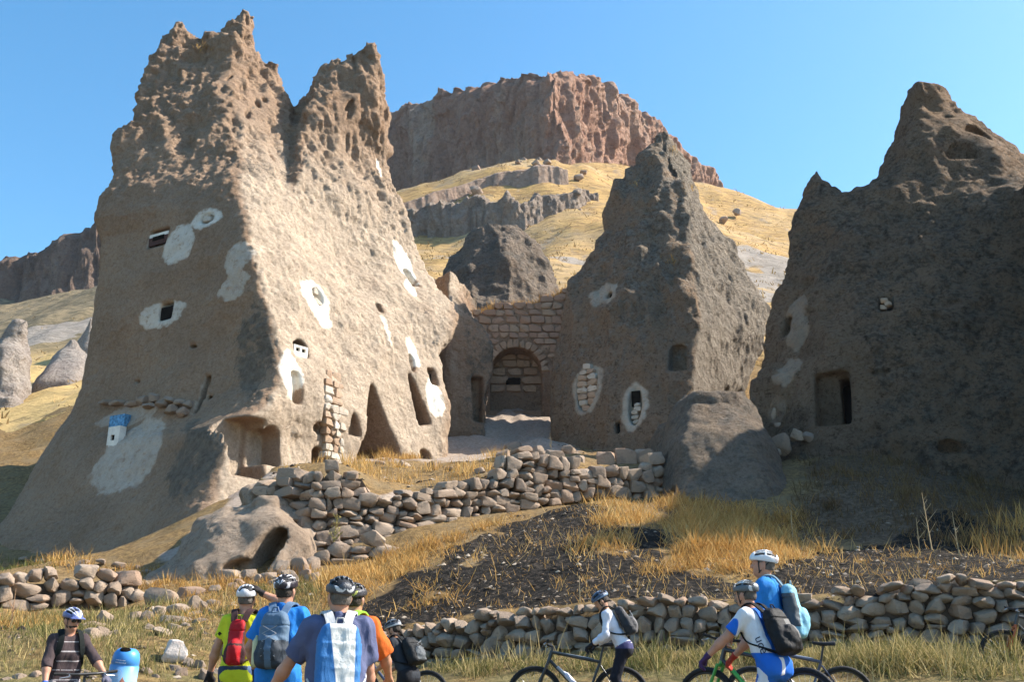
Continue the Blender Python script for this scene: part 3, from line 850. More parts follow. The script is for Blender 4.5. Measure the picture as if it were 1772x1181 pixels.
def pat(px, py, wpx, hpx, irr=0.2, amt=1.0, tilt=0.0, seed=0):
    fr = fl(px, py); s = ppm(fr[0])
    view = fr[0] / np.linalg.norm(fr[0]); cosv = max(0.35, abs(float(np.dot(fr[2], -view))))
    pt.append(patch(fr, wpx / 2 / s / cosv, hpx / 2 / s, irr, amt, tilt, seed=seed))
pat(307, 424, 46, 80, 0.1, 0.6, 0.0, 1); pat(357, 377, 44, 44, 0.1, 0.75, 0, 2); pat(410, 448, 40, 72, 0.18, 0.42, 0.2, 3); pat(402, 495, 44, 56, 0.18, 0.42, 0.1, 4)  # weaker on the shaded face, full on the sunny one: light put into colour
pat(281, 546, 64, 50, 0.12, 0.6, 0, 5); pat(222, 790, 108, 150, 0.06, 0.36, 0.05, 6); pat(222, 720, 100, 40, 0.1, 0.3, 0, 7)
pat(548, 522, 36, 100, 0.2, 1.0, 0.0, 8); pat(505, 640, 34, 90, 0.25, 1.0, 0, 9); pat(700, 460, 24, 90, 0.25, 1.0, 0.2, 10); pat(710, 500, 16, 50, 0.2, 0.9, 0, 11)
pat(752, 690, 28, 70, 0.25, 1.0, 0, 12); pat(714, 610, 14, 60, 0.25, 0.9, 0, 13); pat(657, 290, 8, 40, 0.2, 0.8, 0, 14); pat(670, 570, 10, 60, 0.3, 0.5, 0, 15); pat(580, 810, 70, 40, 0.3, 0.35, 0, 16)
zA = W(300, 340, 37)[2]
def l_rough(V, N):
    carved = sstep(0.35, -0.05, N[:, 0]) * sstep(zA + 3.5, zA - 2.5, V[:, 2] + fbm(V * 0.35, 3, 5) * 4.0 + (V[:, 0] + 13) * 0.3) * sstep(0.75, 0.3, N[:, 2])
    return (1 - 0.62 * carved) * (1 + 0.7 * sstep(zA - 1.0, zA + 9, V[:, 2]))
def l_disp(V, N):
    r = l_rough(V, N)
    up = sstep(zA - 1.5, zA + 9, V[:, 2])
    st = V * np.array([1, 1, 0.20]) + np.outer(V[:, 2], [0.16, 0, 0])
    q = V @ np.array([[1, 0, 0.5], [0, 1, 0.0], [-0.35, 0, 0.35]])
    out = sstep(0.45, 0.95, r)
    pp = -0.22 * pits(q * 1.0, 3, 0.05, 0.08, 0.30) - 0.10 * pits(q * 2.2, 5, 0.09, 0.10, 0.34)
    return pp * out + (ridged(st * 0.6, 3, 7) - 0.6) * 0.55 * up + (ridged(st * 1.4, 5, 8) - 0.6) * 0.30 * up + (ridged(st * 3.4, 4, 10) - 0.5) * 0.16 * (0.35 + up) * out + (ridged(st * 6.5, 3, 14) - 0.5) * 0.11 * out + fbm(V * 6.0, 3, 12) * 0.06
def l_lich(V, N):
    right = sstep(0.1, 0.6, N[:, 0])
    a = np.where(V[:, 2] > zA + 2, 0.10, 0.0) + 0.06 * right
    fr = fl(445, 600); fr2 = fl(335, 800)
    a = a + 0.36 * sstep(1.3, 0.5, np.hypot((V[:, 0] - fr[0][0]) / 1.3, (V[:, 2] - fr[0][2]) / 2.3)) * sstep(0.5, 0.2, N[:, 0])
    a = a + 0.40 * sstep(1.3, 0.5, np.hypot((V[:, 0] - fr2[0][0]) / 1.5, (V[:, 2] - fr2[0][2]) / 1.9)) * sstep(0.6, 0.3, N[:, 0])
    a = a + 0.25 * sstep(W(800, 620, 46)[0] - 0.8, W(800, 620, 46)[0] + 0.3, V[:, 0])  # right wing greyed darker, its shade put into the lichen colour
    a = a + 0.2 * sstep(0.5, 0.8, N[:, 2])
    return a
left_obj, left_f = rock('tall_cone', left_base, (-22, 26.5, 0.5), (-0.5, 56, 36.5), 0.108, M_TAN, carves=cv, patches=pt, disp=(l_rough, l_disp), lich=l_lich, pale=lambda V, N: sstep(0.15, 0.55, N[:, 0] + fbm(V * 0.8, 3, 77) * 0.25) * sstep(28, 19, V[:, 2]) * sstep(W(800, 620, 46)[0] - 0.1, W(800, 620, 46)[0] - 0.8, V[:, 0]), fine=0.12, seed=1, low=(),  # pale rock on the sunny side also carries painted lit-to-shade contrast
                        label='tall pale double-peaked rock cone with whitewashed window openings on the left')

# --- middle cone
MA = lobe([
    [(1045, 800, 44.00), (1050, 650, 45.14), (1062, 550, 45.94), (1090, 400, 47.65), (1120, 270, 50.05), (1135, 240, 50.84)],
    [(1190, 800, 41.95), (1195, 680, 43.32), (1208, 600, 44.00), (1212, 520, 44.92), (1198, 450, 45.94), (1190, 380, 47.08), (1180, 300, 48.68), (1152, 238, 50.73)],
    [(1290, 800, 50.16), (1290, 700, 50.62), (1306, 650, 51.19), (1328, 580, 51.76), (1333, 532, 52.21), (1304, 490, 52.44), (1264, 420, 52.44), (1229, 372, 52.44), (1217, 320, 52.44), (1191, 280, 51.98), (1168, 240, 51.53)],
    [(1250, 800, 55), (1200, 500, 54.5), (1160, 262, 53)],
    [(980, 800, 53), (1000, 600, 53), (1080, 400, 52.5), (1140, 262, 52.5)],
    [(962, 800, 47.20), (952, 720, 47.77), (948, 660, 47.99), (956, 590, 48.22), (987, 510, 48.68), (1022, 440, 49.36), (1047, 400, 49.82), (1060, 345, 50.50), (1090, 318, 50.96), (1110, 264, 51.41), (1134, 240, 51.53)]], k=0.2)
mid_base = union([MA, spire(1146, 220, 51.5, 0.3, 1.2, 3.2), spire(1064, 303, 50.6, 0.1, 0.9, 3.0, 0.3), spire(1098, 300, 50.8, 0.3, 1.0, 3.0)], 0.45)
mid_base = noisy(mid_base, ((0.28, 0.35), (0.75, 0.12)), 2)
fm = lambda x, y: frame(mid_base, x, y)
cv, pt, WIN_M = [], [], {}
def win_m(key, px, py, kind, wpx, hpx, depth, tilt=0.0):
    fr = fm(px, py); s = ppm(fr[0])
    view = fr[0] / np.linalg.norm(fr[0]); cosv = max(0.4, abs(float(np.dot(fr[2], -view))))
    hw, hh = wpx / 2 / s / cosv, hpx / 2 / s
    cv.append(carve(fr, kind, hw, hh, depth, tilt)); WIN_M[key] = (fr, hw, hh)
def pam(px, py, wpx, hpx, irr=0.2, amt=1.0, tilt=0.0, seed=0):
    fr = fm(px, py); s = ppm(fr[0])
    view = fr[0] / np.linalg.norm(fr[0]); cosv = max(0.4, abs(float(np.dot(fr[2], -view))))
    pt.append(patch(fr, wpx / 2 / s / cosv, hpx / 2 / s, irr, amt, tilt, seed=seed))
win_m('sq', 1053, 511, 'box', 9, 13, 0.7); win_m('oval', 1014, 672, 'ell', 34, 88, 0.28); win_m('diamond', 1098, 703, 'ell', 22, 74, 0.4)
win_m('slit', 1068, 740, 'box', 8, 22, 0.5); win_m('door', 1124, 774, 'arch', 14, 24, 0.9); win_m('niche', 1173, 618, 'arch', 30, 52, 0.6); win_m('groove', 1142, 748, 'box', 6, 46, 0.3)
win_m('lowhole', 1118, 848, 'ell', 14, 12, 0.4)
pam(1042, 510, 40, 52, 0.35, 0.5, 0, 1); pam(1015, 672, 50, 100, 0.12, 0.55, 0, 2); pam(1098, 703, 42, 92, 0.12, 0.7, 0, 3)
mbx = W(1080, 800, 44.5)
def m_lich(V, N):
    low = sstep(mbx[2] + 6.0, mbx[2] + 1.0, V[:, 2] + fbm(V * 0.5, 2, 3) * 2) * sstep(0.4, 0.0, N[:, 0])
    bare = sstep(1.5, 0.4, np.hypot((V[:, 0] - W(1080, 345, 49)[0]) / 1.0, (V[:, 2] - W(1080, 345, 49)[2] + 1.0) / 1.3))
    return 0.03 - 0.13 * low - 0.25 * bare - 0.03 * sstep(0.2, 0.7, N[:, 0]) + 0.08 * sstep(16, 22, V[:, 2])
def m_rough(V, N): return 1.0 + 0.5 * sstep(15, 22, V[:, 2])
def m_disp(V, N):
    lowp = sstep(mbx[2] + 5.0, mbx[2] + 9.0, V[:, 2])
    right = sstep(0.2, 0.6, N[:, 0])
    q = V @ np.array([[1, 0, 0.4], [0, 1, 0.0], [-0.3, 0, 0.7]])
    return -0.12 * pits(q * 1.3, 13, 0.12, 0.12, 0.4) * (0.3 + right) + (ridged(V * np.array([1, 1, 0.35]) * 0.55, 3, 18) - 0.5) * 0.75 * lowp * (1 - 0.5 * right) + (ridged(V * np.array([1, 1, 0.28]) * 2.2, 5, 19) - 0.5) * 0.2
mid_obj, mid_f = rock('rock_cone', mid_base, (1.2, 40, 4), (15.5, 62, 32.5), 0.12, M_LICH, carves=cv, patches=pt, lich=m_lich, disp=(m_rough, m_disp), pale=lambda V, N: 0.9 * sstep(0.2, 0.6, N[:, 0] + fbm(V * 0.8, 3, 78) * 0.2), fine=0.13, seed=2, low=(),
                      label='grey lichen-covered rock cone in the middle with pale-rimmed blocked windows')

# --- dark cone on the right
RA = lobe([
    [(1400, 810, 32.4), (1420, 680, 33.4), (1450, 560, 34.2), (1500, 420, 35.3), (1556, 300, 36.2), (1598, 180, 37.6)],
    [(1900, 830, 29.0), (1880, 600, 31), (1830, 420, 33), (1760, 290, 35.6), (1672, 212, 37.0), (1628, 182, 37.8)],
    [(2350, 810, 38), (2200, 650, 38), (1980, 430, 38.4), (1830, 296, 38.6), (1764, 258, 38.8), (1738, 241, 38.8), (1704, 210, 38.8), (1672, 198, 38.8), (1634, 178, 38.8)],
    [(2200, 800, 44), (1900, 430, 43), (1650, 228, 41.5)],
    [(1400, 800, 39), (1450, 500, 40), (1550, 340, 42), (1600, 222, 41)],
    [(1302, 800, 35.2), (1298, 755, 35.6), (1290, 700, 36.0), (1296, 665, 36.4), (1322, 640, 36.9), (1331, 560, 37.2), (1346, 500, 37.5), (1366, 430, 37.8), (1376, 385, 38.0), (1398, 352, 38.3), (1440, 350, 38.8), (1480, 344, 39.2), (1512, 322, 39.4), (1540, 250, 39.4), (1568, 196, 39.2), (1588, 176, 39)]], k=0.3)
RD = lobe([  # unseen lobe out of frame, added to cast shade over the slope
    [(15.2, 23.2, 0.0, 0), (16.3, 23.4, 8.0, 0), (18, 24.8, 15.5, 0)], [(36, 22.5, 0, 0), (32, 23.5, 12, 0), (27, 25.5, 17, 0)], [(40, 45, 0, 0), (30, 38, 17, 0)], [(17.0, 40, 0, 0), (19.5, 36, 15.5, 0)]], k=0.8)
right_base = union([RA, RD, spire(1409, 288, 38.6, 0.10, 1.3, 3.2, 0.3), spire(1604, 164, 38.9, 0.25, 1.4, 2.6, 0.1), spire(1438, 318, 39.0, 0.15, 0.7, 2.0)], 0.6)
right_base = noisy(right_base, ((0.28, 0.35), (0.75, 0.12)), 3)
frr = lambda x, y: frame(right_base, x, y)
cv, pt, WIN_R = [], [], {}
def win_r(key, px, py, kind, wpx, hpx, depth, tilt=0.0):
    fr = frr(px, py); s = ppm(fr[0])
    view = fr[0] / np.linalg.norm(fr[0]); cosv = max(0.4, abs(float(np.dot(fr[2], -view))))
    hw, hh = wpx / 2 / s / cosv, hpx / 2 / s
    cv.append(carve(fr, kind, hw, hh, depth, tilt)); WIN_R[key] = (fr, hw, hh)
def par(px, py, wpx, hpx, irr=0.2, amt=1.0, tilt=0.0, seed=0):
    fr = frr(px, py); s = ppm(fr[0])
    pt.append(patch(fr, wpx / 2 / s, hpx / 2 / s, irr, amt, tilt, seed=seed))
win_r('porch', 1440, 690, 'box', 56, 104, 0.75); win_r('door', 1462, 692, 'box', 19, 96, 2.2, tilt=-0.03); win_r('slit', 1360, 563, 'arch', 12, 38, 0.6)
win_r('oval', 1533, 525, 'arch', 22, 34, 0.4); win_r('low', 1646, 772, 'arch', 40, 26, 0.4); win_r('h1', 1665, 260, 'arch', 40, 34, 0.35); win_r('h2', 1540, 640, 'box', 60, 6, 0.2, tilt=0.1)
win_r('edge', 1700, 228, 'ell', 26, 30, 0.5)
par(1378, 560, 44, 130, 0.3, 0.55, 0.1, 1); par(1362, 640, 54, 60, 0.35, 0.6, 0.4, 2); par(1345, 710, 40, 60, 0.3, 0.35, 0, 3)
def r_lich(V, N):
    c = W(1370, 640, 36.6)
    left = sstep(1.5, 0.4, np.hypot((V[:, 0] - c[0]) / 1.5, (V[:, 2] - c[2]) / 3.6))
    top = sstep(18, 22, V[:, 2])
    return 0.05 - 0.35 * left - 0.10 * top + 0.05 * sstep(10, 13, V[:, 0])
def r_disp(V, N):
    return -0.12 * pits(V * np.array([0.8, 0.8, 1.1]), 23, 0.10, 0.15, 0.42) + (ridged(V * np.array([0.7, 0.7, 0.5]) * 0.7, 4, 28) - 0.5) * 0.36 + (ridged(V * 1.9, 4, 29) - 0.5) * 0.14
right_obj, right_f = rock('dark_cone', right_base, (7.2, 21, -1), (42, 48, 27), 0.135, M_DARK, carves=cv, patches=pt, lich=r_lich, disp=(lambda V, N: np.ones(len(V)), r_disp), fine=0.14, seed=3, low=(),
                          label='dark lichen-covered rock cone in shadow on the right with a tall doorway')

# --- boulder at the foot of the middle cone
BB = lobe([
    [(1165, 895, 28.6), (1180, 780, 29.6), (1196, 700, 31.4)], [(1335, 895, 27.6), (1310, 780, 29.4), (1275, 700, 31.4)],
    [(1390, 892, 29), (1356, 800, 30.2), (1318, 730, 31.4), (1296, 702, 32), (1285, 694, 32.4)], [(10.4, 41, 1, 0), (8.6, 39, 7.4, 0)], [(4.8, 41, 1, 0), (5.3, 39, 7.4, 0)],
    [(1146, 880, 29.8), (1152, 790, 30.8), (1164, 725, 31.8), (1178, 700, 32.2), (1188, 692, 32.4)]], k=1.1)
fb_ = lambda x, y: frame(BB, x, y)
M_BOUL = rock_mat('grey_boulder_rock', (0.30, 0.24, 0.185), (0.26, 0.205, 0.16), (0.31, 0.225, 0.15), (0.15, 0.127, 0.105), (0.24, 0.205, 0.17), lsc=1.2, lthr=0.47, bump=0.8, lhard=0.14)
rock('boulder', BB, (3.4, 26, 1), (11, 42, 11.5), 0.11, M_BOUL, low=((0.3, 0.35), (0.9, 0.2)), fine=0.13, carves=[carve(fb_(1160, 862), 'ell', 0.35, 0.28, 0.6)], seed=4, label='huge smooth grey boulder in shadow between the middle and right cones', cat='boulder')

# --- small grey cone behind the arch
SA = lobe([
    [(800, 580, 58.85), (800, 480, 60.50), (825, 405, 61.82), (845, 385, 62.26)], [(890, 580, 58.30), (880, 470, 60.06), (870, 400, 61.82), (858, 384, 62.48)],
    [(1000, 580, 62.15), (973, 505, 62.70), (958, 465, 63.03), (933, 423, 63.25), (906, 405, 63.36), (876, 384, 63.36)], [(900, 580, 70.40), (860, 384, 64.90)], [(780, 580, 68.20), (842, 386, 64.90)],
    [(790, 580, 61.60), (772, 515, 62.26), (763, 485, 62.70), (775, 440, 62.92), (800, 403, 63.14), (836, 383, 63.25)]], k=0.4)
rock('back_cone', SA, (-6, 56, 12), (5.5, 71, 28.5), 0.14, rock_mat('grey_cone_rock', (0.33, 0.265, 0.21), (0.28, 0.225, 0.178), (0.28, 0.20, 0.145), (0.15, 0.13, 0.11), (0.22, 0.19, 0.16), lsc=0.8, lthr=0.5, bump=0.9), fine=0.16, seed=5,
     disp=(lambda V, N: np.ones(len(V)), lambda V, N: (ridged(V * np.array([1, 1, 0.5]) * 0.6, 3, 38) - 0.5) * 0.6 - 0.1 * pits(V * 1.6, 33, 0.4, 0.2, 0.48)), label='small rounded grey rock cone behind the stone arch', cat='rock cone')

# --- boulder with a cave mouth low on the left
CB = lobe([
    [(330, 1040, 24.2), (380, 960, 24.8), (400, 905, 25.6), (420, 885, 26.2)], [(500, 1040, 23.8), (490, 960, 24.4), (480, 900, 25.4), (470, 880, 26.0)],
    [(550, 1030, 25.8), (547, 960, 26.2), (540, 905, 26.6), (520, 880, 26.8), (500, 872, 26.9)], [(520, 1000, 30), (480, 880, 28)], [(320, 1000, 30), (430, 885, 28)],
    [(215, 1060, 24.6), (262, 995, 25.4), (325, 940, 26.2), (385, 895, 26.8), (425, 878, 26.9)]], k=0.35)
fc_ = lambda x, y: frame(CB, x, y)
M_PALEB = rock_mat('pale_boulder_rock', (0.40, 0.31, 0.235), (0.34, 0.26, 0.195), (0.31, 0.225, 0.16), (0.18, 0.155, 0.13), (0.25, 0.21, 0.175), lsc=1.0, lthr=0.6, bump=0.6)
rock('cave_boulder', CB, (-11.5, 22.5, 0), (-3.5, 31, 5.2), 0.065, M_PALEB, low=((0.5, 0.5), (1.3, 0.3)), fine=0.12, seed=6,
     carves=[carve(fc_(450, 962), 'ell', 0.36, 0.78, 1.5, -0.28, 0.1), carve(fc_(515, 908), 'ell', 0.16, 0.12, 0.35, 0, 0.1), carve(fc_(418, 985), 'ell', 0.5, 0.25, 0.6, 0, 0.1)], label='low pale boulder with a dark cave mouth below the terrace wall', cat='boulder')

# --- pale hoodoos on the far left
HA = lobe([
    [(-20, 690, 70), (5, 620, 72), (15, 580, 73.5), (25, 566, 74)], [(35, 690, 71), (32, 620, 72.6), (34, 575, 74)], [(66, 668, 74), (48, 630, 74.5), (46, 600, 74.6), (40, 575, 74.8), (34, 568, 74.8)], [(20, 640, 82), (30, 570, 76)], [(-60, 690, 74), (-15, 630, 74.5), (5, 590, 74.8), (22, 566, 74.8)]], k=0.5)
M_HOOD = rock_mat('white_tuff', (0.46, 0.40, 0.35), (0.41, 0.35, 0.31), (0.36, 0.295, 0.255), (0.28, 0.235, 0.205), (0.33, 0.275, 0.24), lsc=0.6, lthr=0.62, bump=0.8)
rock('hoodoo', HA, (-50, 66, 12), (-32, 84, 29.5), 0.25, M_HOOD, low=((0.3, 0.8), (0.8, 0.6)), fine=0.5, ffreq=0.8, seed=7, label='white eroded rock spire at the left edge above the golden field', cat='rock spire')
HB = lobe([
    [(60, 664, 78), (95, 620, 81), (112, 600, 82.5)], [(130, 655, 78), (135, 630, 80), (132, 604, 82.5)], [(175, 640, 82), (155, 610, 83), (138, 598, 83.4)], [(130, 640, 92), (125, 600, 86)], [(55, 665, 82), (95, 610, 83), (116, 598, 83.4)]], k=0.4)
rock('hoodoo', HB, (-45, 74, 15), (-28, 94, 29), 0.25, M_HOOD, low=((0.3, 0.3),), fine=0.12, ffreq=0.9, seed=8, label='pale tent-shaped rock half in shade beside the tall cone', cat='rock spire')
HC = lobe([
    [(140, 604, 92), (150, 575, 93)], [(170, 604, 92), (160, 570, 93)], [(190, 600, 95), (165, 565, 94.5)], [(160, 590, 99), (156, 565, 96)], [(130, 604, 95), (150, 565, 94.5)]], k=0.3)
rock('hoodoo', HC, (-44, 88, 18), (-33, 101, 33.5), 0.28, M_HOOD, low=((0.3, 0.3),), fine=0.12, ffreq=0.9, seed=9, label='tiny pale rock spire peeking past the left flank of the tall cone', cat='rock spire')
print('cones', round(time.time() - T0, 1))
# ------------------------------------------------------------------ stones and masonry
def stone_mesh(seed, n=5, p=3.2, cuts=7, noise=0.10, block=False):
    r = np.random.default_rng(seed)
    g = np.sign(np.linspace(-1, 1, n)) * np.abs(np.linspace(-1, 1, n)) ** (0.55 if block else 0.8)
    a, b = np.meshgrid(g, g)
    vs, fs, key = [], [], {}
    for ax in range(3):
        for s in (-1, 1):
            P = np.zeros((n, n, 3)); P[..., ax] = s; P[..., (ax + 1) % 3] = a; P[..., (ax + 2) % 3] = b
            idx = np.zeros((n, n), int)
            for i in range(n):
                for j in range(n):
                    k = tuple(np.round(P[i, j], 4))
                    if k not in key: key[k] = len(vs); vs.append(P[i, j])
                    idx[i, j] = key[k]
            for i in range(n - 1):
                for j in range(n - 1):
                    q = [idx[i, j], idx[i, j + 1], idx[i + 1, j + 1], idx[i + 1, j]]
                    fs.append(q if s > 0 else q[::-1])
    V = np.array(vs)
    L = (np.abs(V) ** p).sum(1) ** (1 / p)
    V = V / L[:, None] * 0.5
    for _ in range(cuts):
        d = r.normal(size=3); d /= np.linalg.norm(d)
        off = r.uniform(0.36, 0.46) if not block else r.uniform(0.50, 0.62)
        e = V @ d - off
        V = V - np.outer(np.maximum(e, 0), d)
    V = V + fbm(V * 3.5 + seed * 7.7, 3, seed)[:, None] * V * noise * 1.6
    mx = np.abs(V).max(0)
    V = V / mx * 0.5
    me = np_mesh('stone', V, np.array(fs), smooth=True)
    me.set_sharp_from_angle(angle=R(32))
    return me
STONES = [stone_mesh(100 + i, 7, random.uniform(3.5, 7.0), 13) for i in range(18)]
BLOCKS = [stone_mesh(200 + i, 7, 22.0, 7, 0.05, True) for i in range(12)]

def stone_mat(name, cs, lich=(0.2, 0.18, 0.16), dark=0.3, bump=0.7, sc=7.0):
    m, nt, b = new_mat(name, 0.95, 0.1)
    oi = nd(nt, 'ShaderNodeObjectInfo')
    tc = nd(nt, 'ShaderNodeTexCoord')
    v = nd(nt, 'ShaderNodeVectorMath', {0: tc.outputs['Object'], 1: oi.outputs['Location']}, operation='ADD').outputs[0]
    cr = nd(nt, 'ShaderNodeValToRGB', {0: oi.outputs['Random']})
    el = cr.color_ramp.elements
    while len(el) < len(cs): el.new(0.5)
    for i, c in enumerate(cs):
        el[i].position = i / (len(cs) - 1); el[i].color = c4(c)
    n1 = noise_n(nt, v, 2.2, 7, 0.68); n2 = noise_n(nt, v, sc * 1.6, 6, 0.72)
    c = mixc(nt, ramp(nt, n1, 0.5, 0.68), cr.outputs[0], lich)
    c = mixc(nt, math_n(nt, 'MULTIPLY', ramp(nt, n2, 0.5, 0.3), dark), c, mixc(nt, 1.0, c, (0.5, 0.45, 0.4), 'MULTIPLY'))
    nt.links.new(c, b.inputs['Base Color'])
    bn = nd(nt, 'ShaderNodeBump', {'Strength': bump, 'Distance': 0.06, 'Height': math_n(nt, 'ADD', n1, math_n(nt, 'MULTIPLY', n2, 0.5))})
    nt.links.new(bn.outputs[0], b.inputs['Normal'])
    return m
M_STONE = stone_mat('field_stone', [(0.26, 0.19, 0.14), (0.32, 0.245, 0.185), (0.23, 0.175, 0.135), (0.36, 0.28, 0.215), (0.29, 0.20, 0.145)], (0.20, 0.16, 0.13))
M_BLOCK = stone_mat('cut_tuff_block', [(0.36, 0.255, 0.18), (0.42, 0.31, 0.225), (0.33, 0.225, 0.155), (0.40, 0.29, 0.20)], (0.25, 0.19, 0.14), sc=5)
M_PINK = stone_mat('pink_tuff_block', [(0.37, 0.25, 0.18), (0.33, 0.22, 0.155), (0.40, 0.28, 0.205)], (0.25, 0.175, 0.13), sc=5)
M_WHITE = stone_mat('whitewashed_stone', [(0.50, 0.44, 0.37), (0.42, 0.36, 0.295), (0.56, 0.51, 0.44)], (0.33, 0.27, 0.21), sc=5)
M_FILL = plain('earth_fill', (0.075, 0.055, 0.042), 0.95, 0.1, 0.4, 3.0, 0.8, 8.0)
def stones_of(meshes, mat):
    out = []
    for m in meshes:
        c = m.copy(); c.materials.clear(); c.materials.append(mat); out.append(c)
    return out
SET_F = stones_of(STONES, M_STONE); SET_B = stones_of(BLOCKS, M_BLOCK); SET_P = stones_of(BLOCKS, M_PINK); SET_W = stones_of(BLOCKS, M_WHITE)
SET_M = SET_F + stones_of(BLOCKS, M_STONE)
def put_stone(meshes, loc, size, rot, parent, name='stone'):
    o = bpy.data.objects.new(name, random.choice(meshes))
    col.objects.link(o)
    o.parent = parent
    o.location = Vector(loc) - (parent.location if parent is not None else Vector())
    o.rotation_euler = rot
    o.scale = size
    return o
def dry_wall(name, label, base, top, rows, widths, thick, meshes, seed, cat='stone wall', jit=1.0):
    """base, top: matching 3D polylines along the wall's foot and crest"""
    r = random.Random(seed)
    base, top = np.array(base), np.array(top)
    sb = np.concatenate([[0], np.cumsum(np.hypot(np.diff(base[:, 0]), np.diff(base[:, 1])))])
    L = sb[-1]
    at = lambda A, u, j: float(np.interp(u, sb, A[:, j]))
    root = empty(name, tuple(base[len(base) // 2]), 0, label, cat)
    org = np.array(root.location)
    # earth packed behind the face
    us = np.linspace(0, L, max(8, int(L / 0.4)))
    V, F = [], []
    for u in us:
        x, y = at(base, u, 0), at(base, u, 1)
        dx, dy = at(base, min(u + .1, L), 0) - at(base, max(u - .1, 0), 0), at(base, min(u + .1, L), 1) - at(base, max(u - .1, 0), 1)
        l = math.hypot(dx, dy); n = (dy / l, -dx / l)
        zb, zt = at(base, u, 2) - 0.3, at(top, u, 2) - rows[0] * 1.5
        o0, o1 = -thick * 0.10, -thick * 1.1
        for o_, z in ((o0, zb), (o0, zt), (o1, zt), (o1, zb)):
            V.append((x + n[0] * o_, y + n[1] * o_, z))
    V = np.array(V) - org
    for i in range(len(us) - 1):
        for k in range(4):
            F.append((i * 4 + k, i * 4 + (k + 1) % 4, i * 4 + 4 + (k + 1) % 4, i * 4 + 4 + k)[::-1])
    link('fill', np_mesh('fill', V, np.array(F), False), M_FILL, root)
    zmin = min(base[:, 2]); zmax = max(top[:, 2])
    z = zmin - rows[0]
    row = 0
    while z < zmax:
        rh = r.uniform(*rows)
        u = r.uniform(-0.3, 0.0)
        while u < L:
            w = r.uniform(*widths) * (1.25 if r.random() < 0.15 else 1)
            uc = u + w / 2
            u += w
            if uc > L + 0.1 or uc < 0: continue
            zb, zt = at(base, uc, 2), at(top, uc, 2)
            wob = 0.5 * rh * math.sin(uc * 1.7 + seed) * jit
            zc = z + rh / 2 + wob
            if zc < zb - rh * 0.3 or zc + rh * 0.2 > zt + r.uniform(-0.25, 0.4) * rh: continue
            x, y = at(base, uc, 0), at(base, uc, 1)
            dx, dy = at(base, min(uc + .1, L), 0) - at(base, max(uc - .1, 0), 0), at(base, min(uc + .1, L), 1) - at(base, max(uc - .1, 0), 1)
            l = math.hypot(dx, dy); n = (dy / l, -dx / l); ang = math.atan2(dy, dx)
            lean = -0.10 * (zc - zb)
            off = lean + r.uniform(-0.06, 0.05) * jit
            parts = [(0, 0, w, rh)]
            if r.random() < 0.16 * jit and rh > rows[0] * 1.1:
                k = r.uniform(0.4, 0.6); parts = [(0, -rh * (1 - k) / 2, w, rh * k), (0, rh * k / 2, w, rh * (1 - k))]
            for du, dz, pw, ph in parts:
                g = r.uniform(1.06, 1.24)
                put_stone(meshes, (x + n[0] * off, y + n[1] * off, zc + dz + r.uniform(-0.03, 0.03) * jit), (pw * g, thick * r.uniform(0.8, 1.25), ph * r.uniform(1.05, 1.26)),
                          (r.uniform(-0.2, 0.2) * jit, r.uniform(-0.3, 0.3) * jit, ang + r.uniform(-0.2, 0.2) * jit), root)
        z += rh * 0.97
        row += 1
    return root

def along(pxs, yfun, zpy):
    out = []
    for px in pxs:
        out.append(W(px, float(np.interp(px, [a for a, _ in zpy], [b for _, b in zpy])), yfun(px)))
    return out
# low wall that holds up the burnt slope
y1f = lambda px: float(np.interp(px, [a for a, _ in WALL1], [b for _, b in WALL1])) - 0.1
pxs = [640, 700, 780, 860, 930, 1000, 1090, 1180, 1290, 1400, 1500, 1600, 1700, 1800, 1950]
dry_wall('dry_stone_wall', 'long low dry stone wall of rounded stones holding up the burnt slope', along(pxs, y1f, [(600, 1176), (700, 1168), (860, 1156), (1180, 1142), (1400, 1136), (1700, 1128), (1950, 1125)]),
         along(pxs, y1f, [(600, 1100), (700, 1082), (860, 1060), (1000, 1046), (1180, 1038), (1400, 1030), (1700, 998), (1950, 990)]), (0.14, 0.25), (0.16, 0.38), 0.42, SET_F, 5)
# terrace wall of mixed stones and cut blocks
pxs = [455, 480, 501, 534, 572, 593, 620, 640, 664, 707, 731, 783, 799, 826, 842, 864, 900, 940, 980, 1011, 1067, 1110, 1148]
dry_wall('terrace_wall', 'tall tumbledown stone terrace wall below the pale cone', along(pxs, midY, MID_BASE), along(pxs, midY, MID_TOP), (0.20, 0.38), (0.24, 0.54), 0.6, SET_M + stones_of(BLOCKS, M_STONE), 8, jit=0.7)
# lower course in front of it
pxs = [545, 580, 610, 650, 690]
dry_wall('stone_wall', 'short low stone wall in front of the terrace wall beside the cave boulder', along(pxs, lambda p: 25.0 + (p - 545) * 0.004, [(545, 985), (600, 985), (690, 962)]), along(pxs, lambda p: 25.0 + (p - 545) * 0.004, [(545, 934), (620, 928), (660, 922), (690, 945)]), (0.3, 0.45), (0.35, 0.7), 0.5, SET_F, 9)
# wall on the left meadow
pxs = [-90, 0, 60, 120, 180, 236]
dry_wall('meadow_wall', 'sunlit low stone wall at the left edge behind the man with the dark jersey', along(pxs, lambda p: 20.6 + (p + 90) * 0.0055, [(-90, 1062), (0, 1052), (236, 1046)]), along(pxs, lambda p: 20.6 + (p + 90) * 0.0055, [(-90, 990), (0, 984), (100, 983), (180, 980), (236, 972)]), (0.22, 0.36), (0.25, 0.5), 0.45, SET_F, 10)

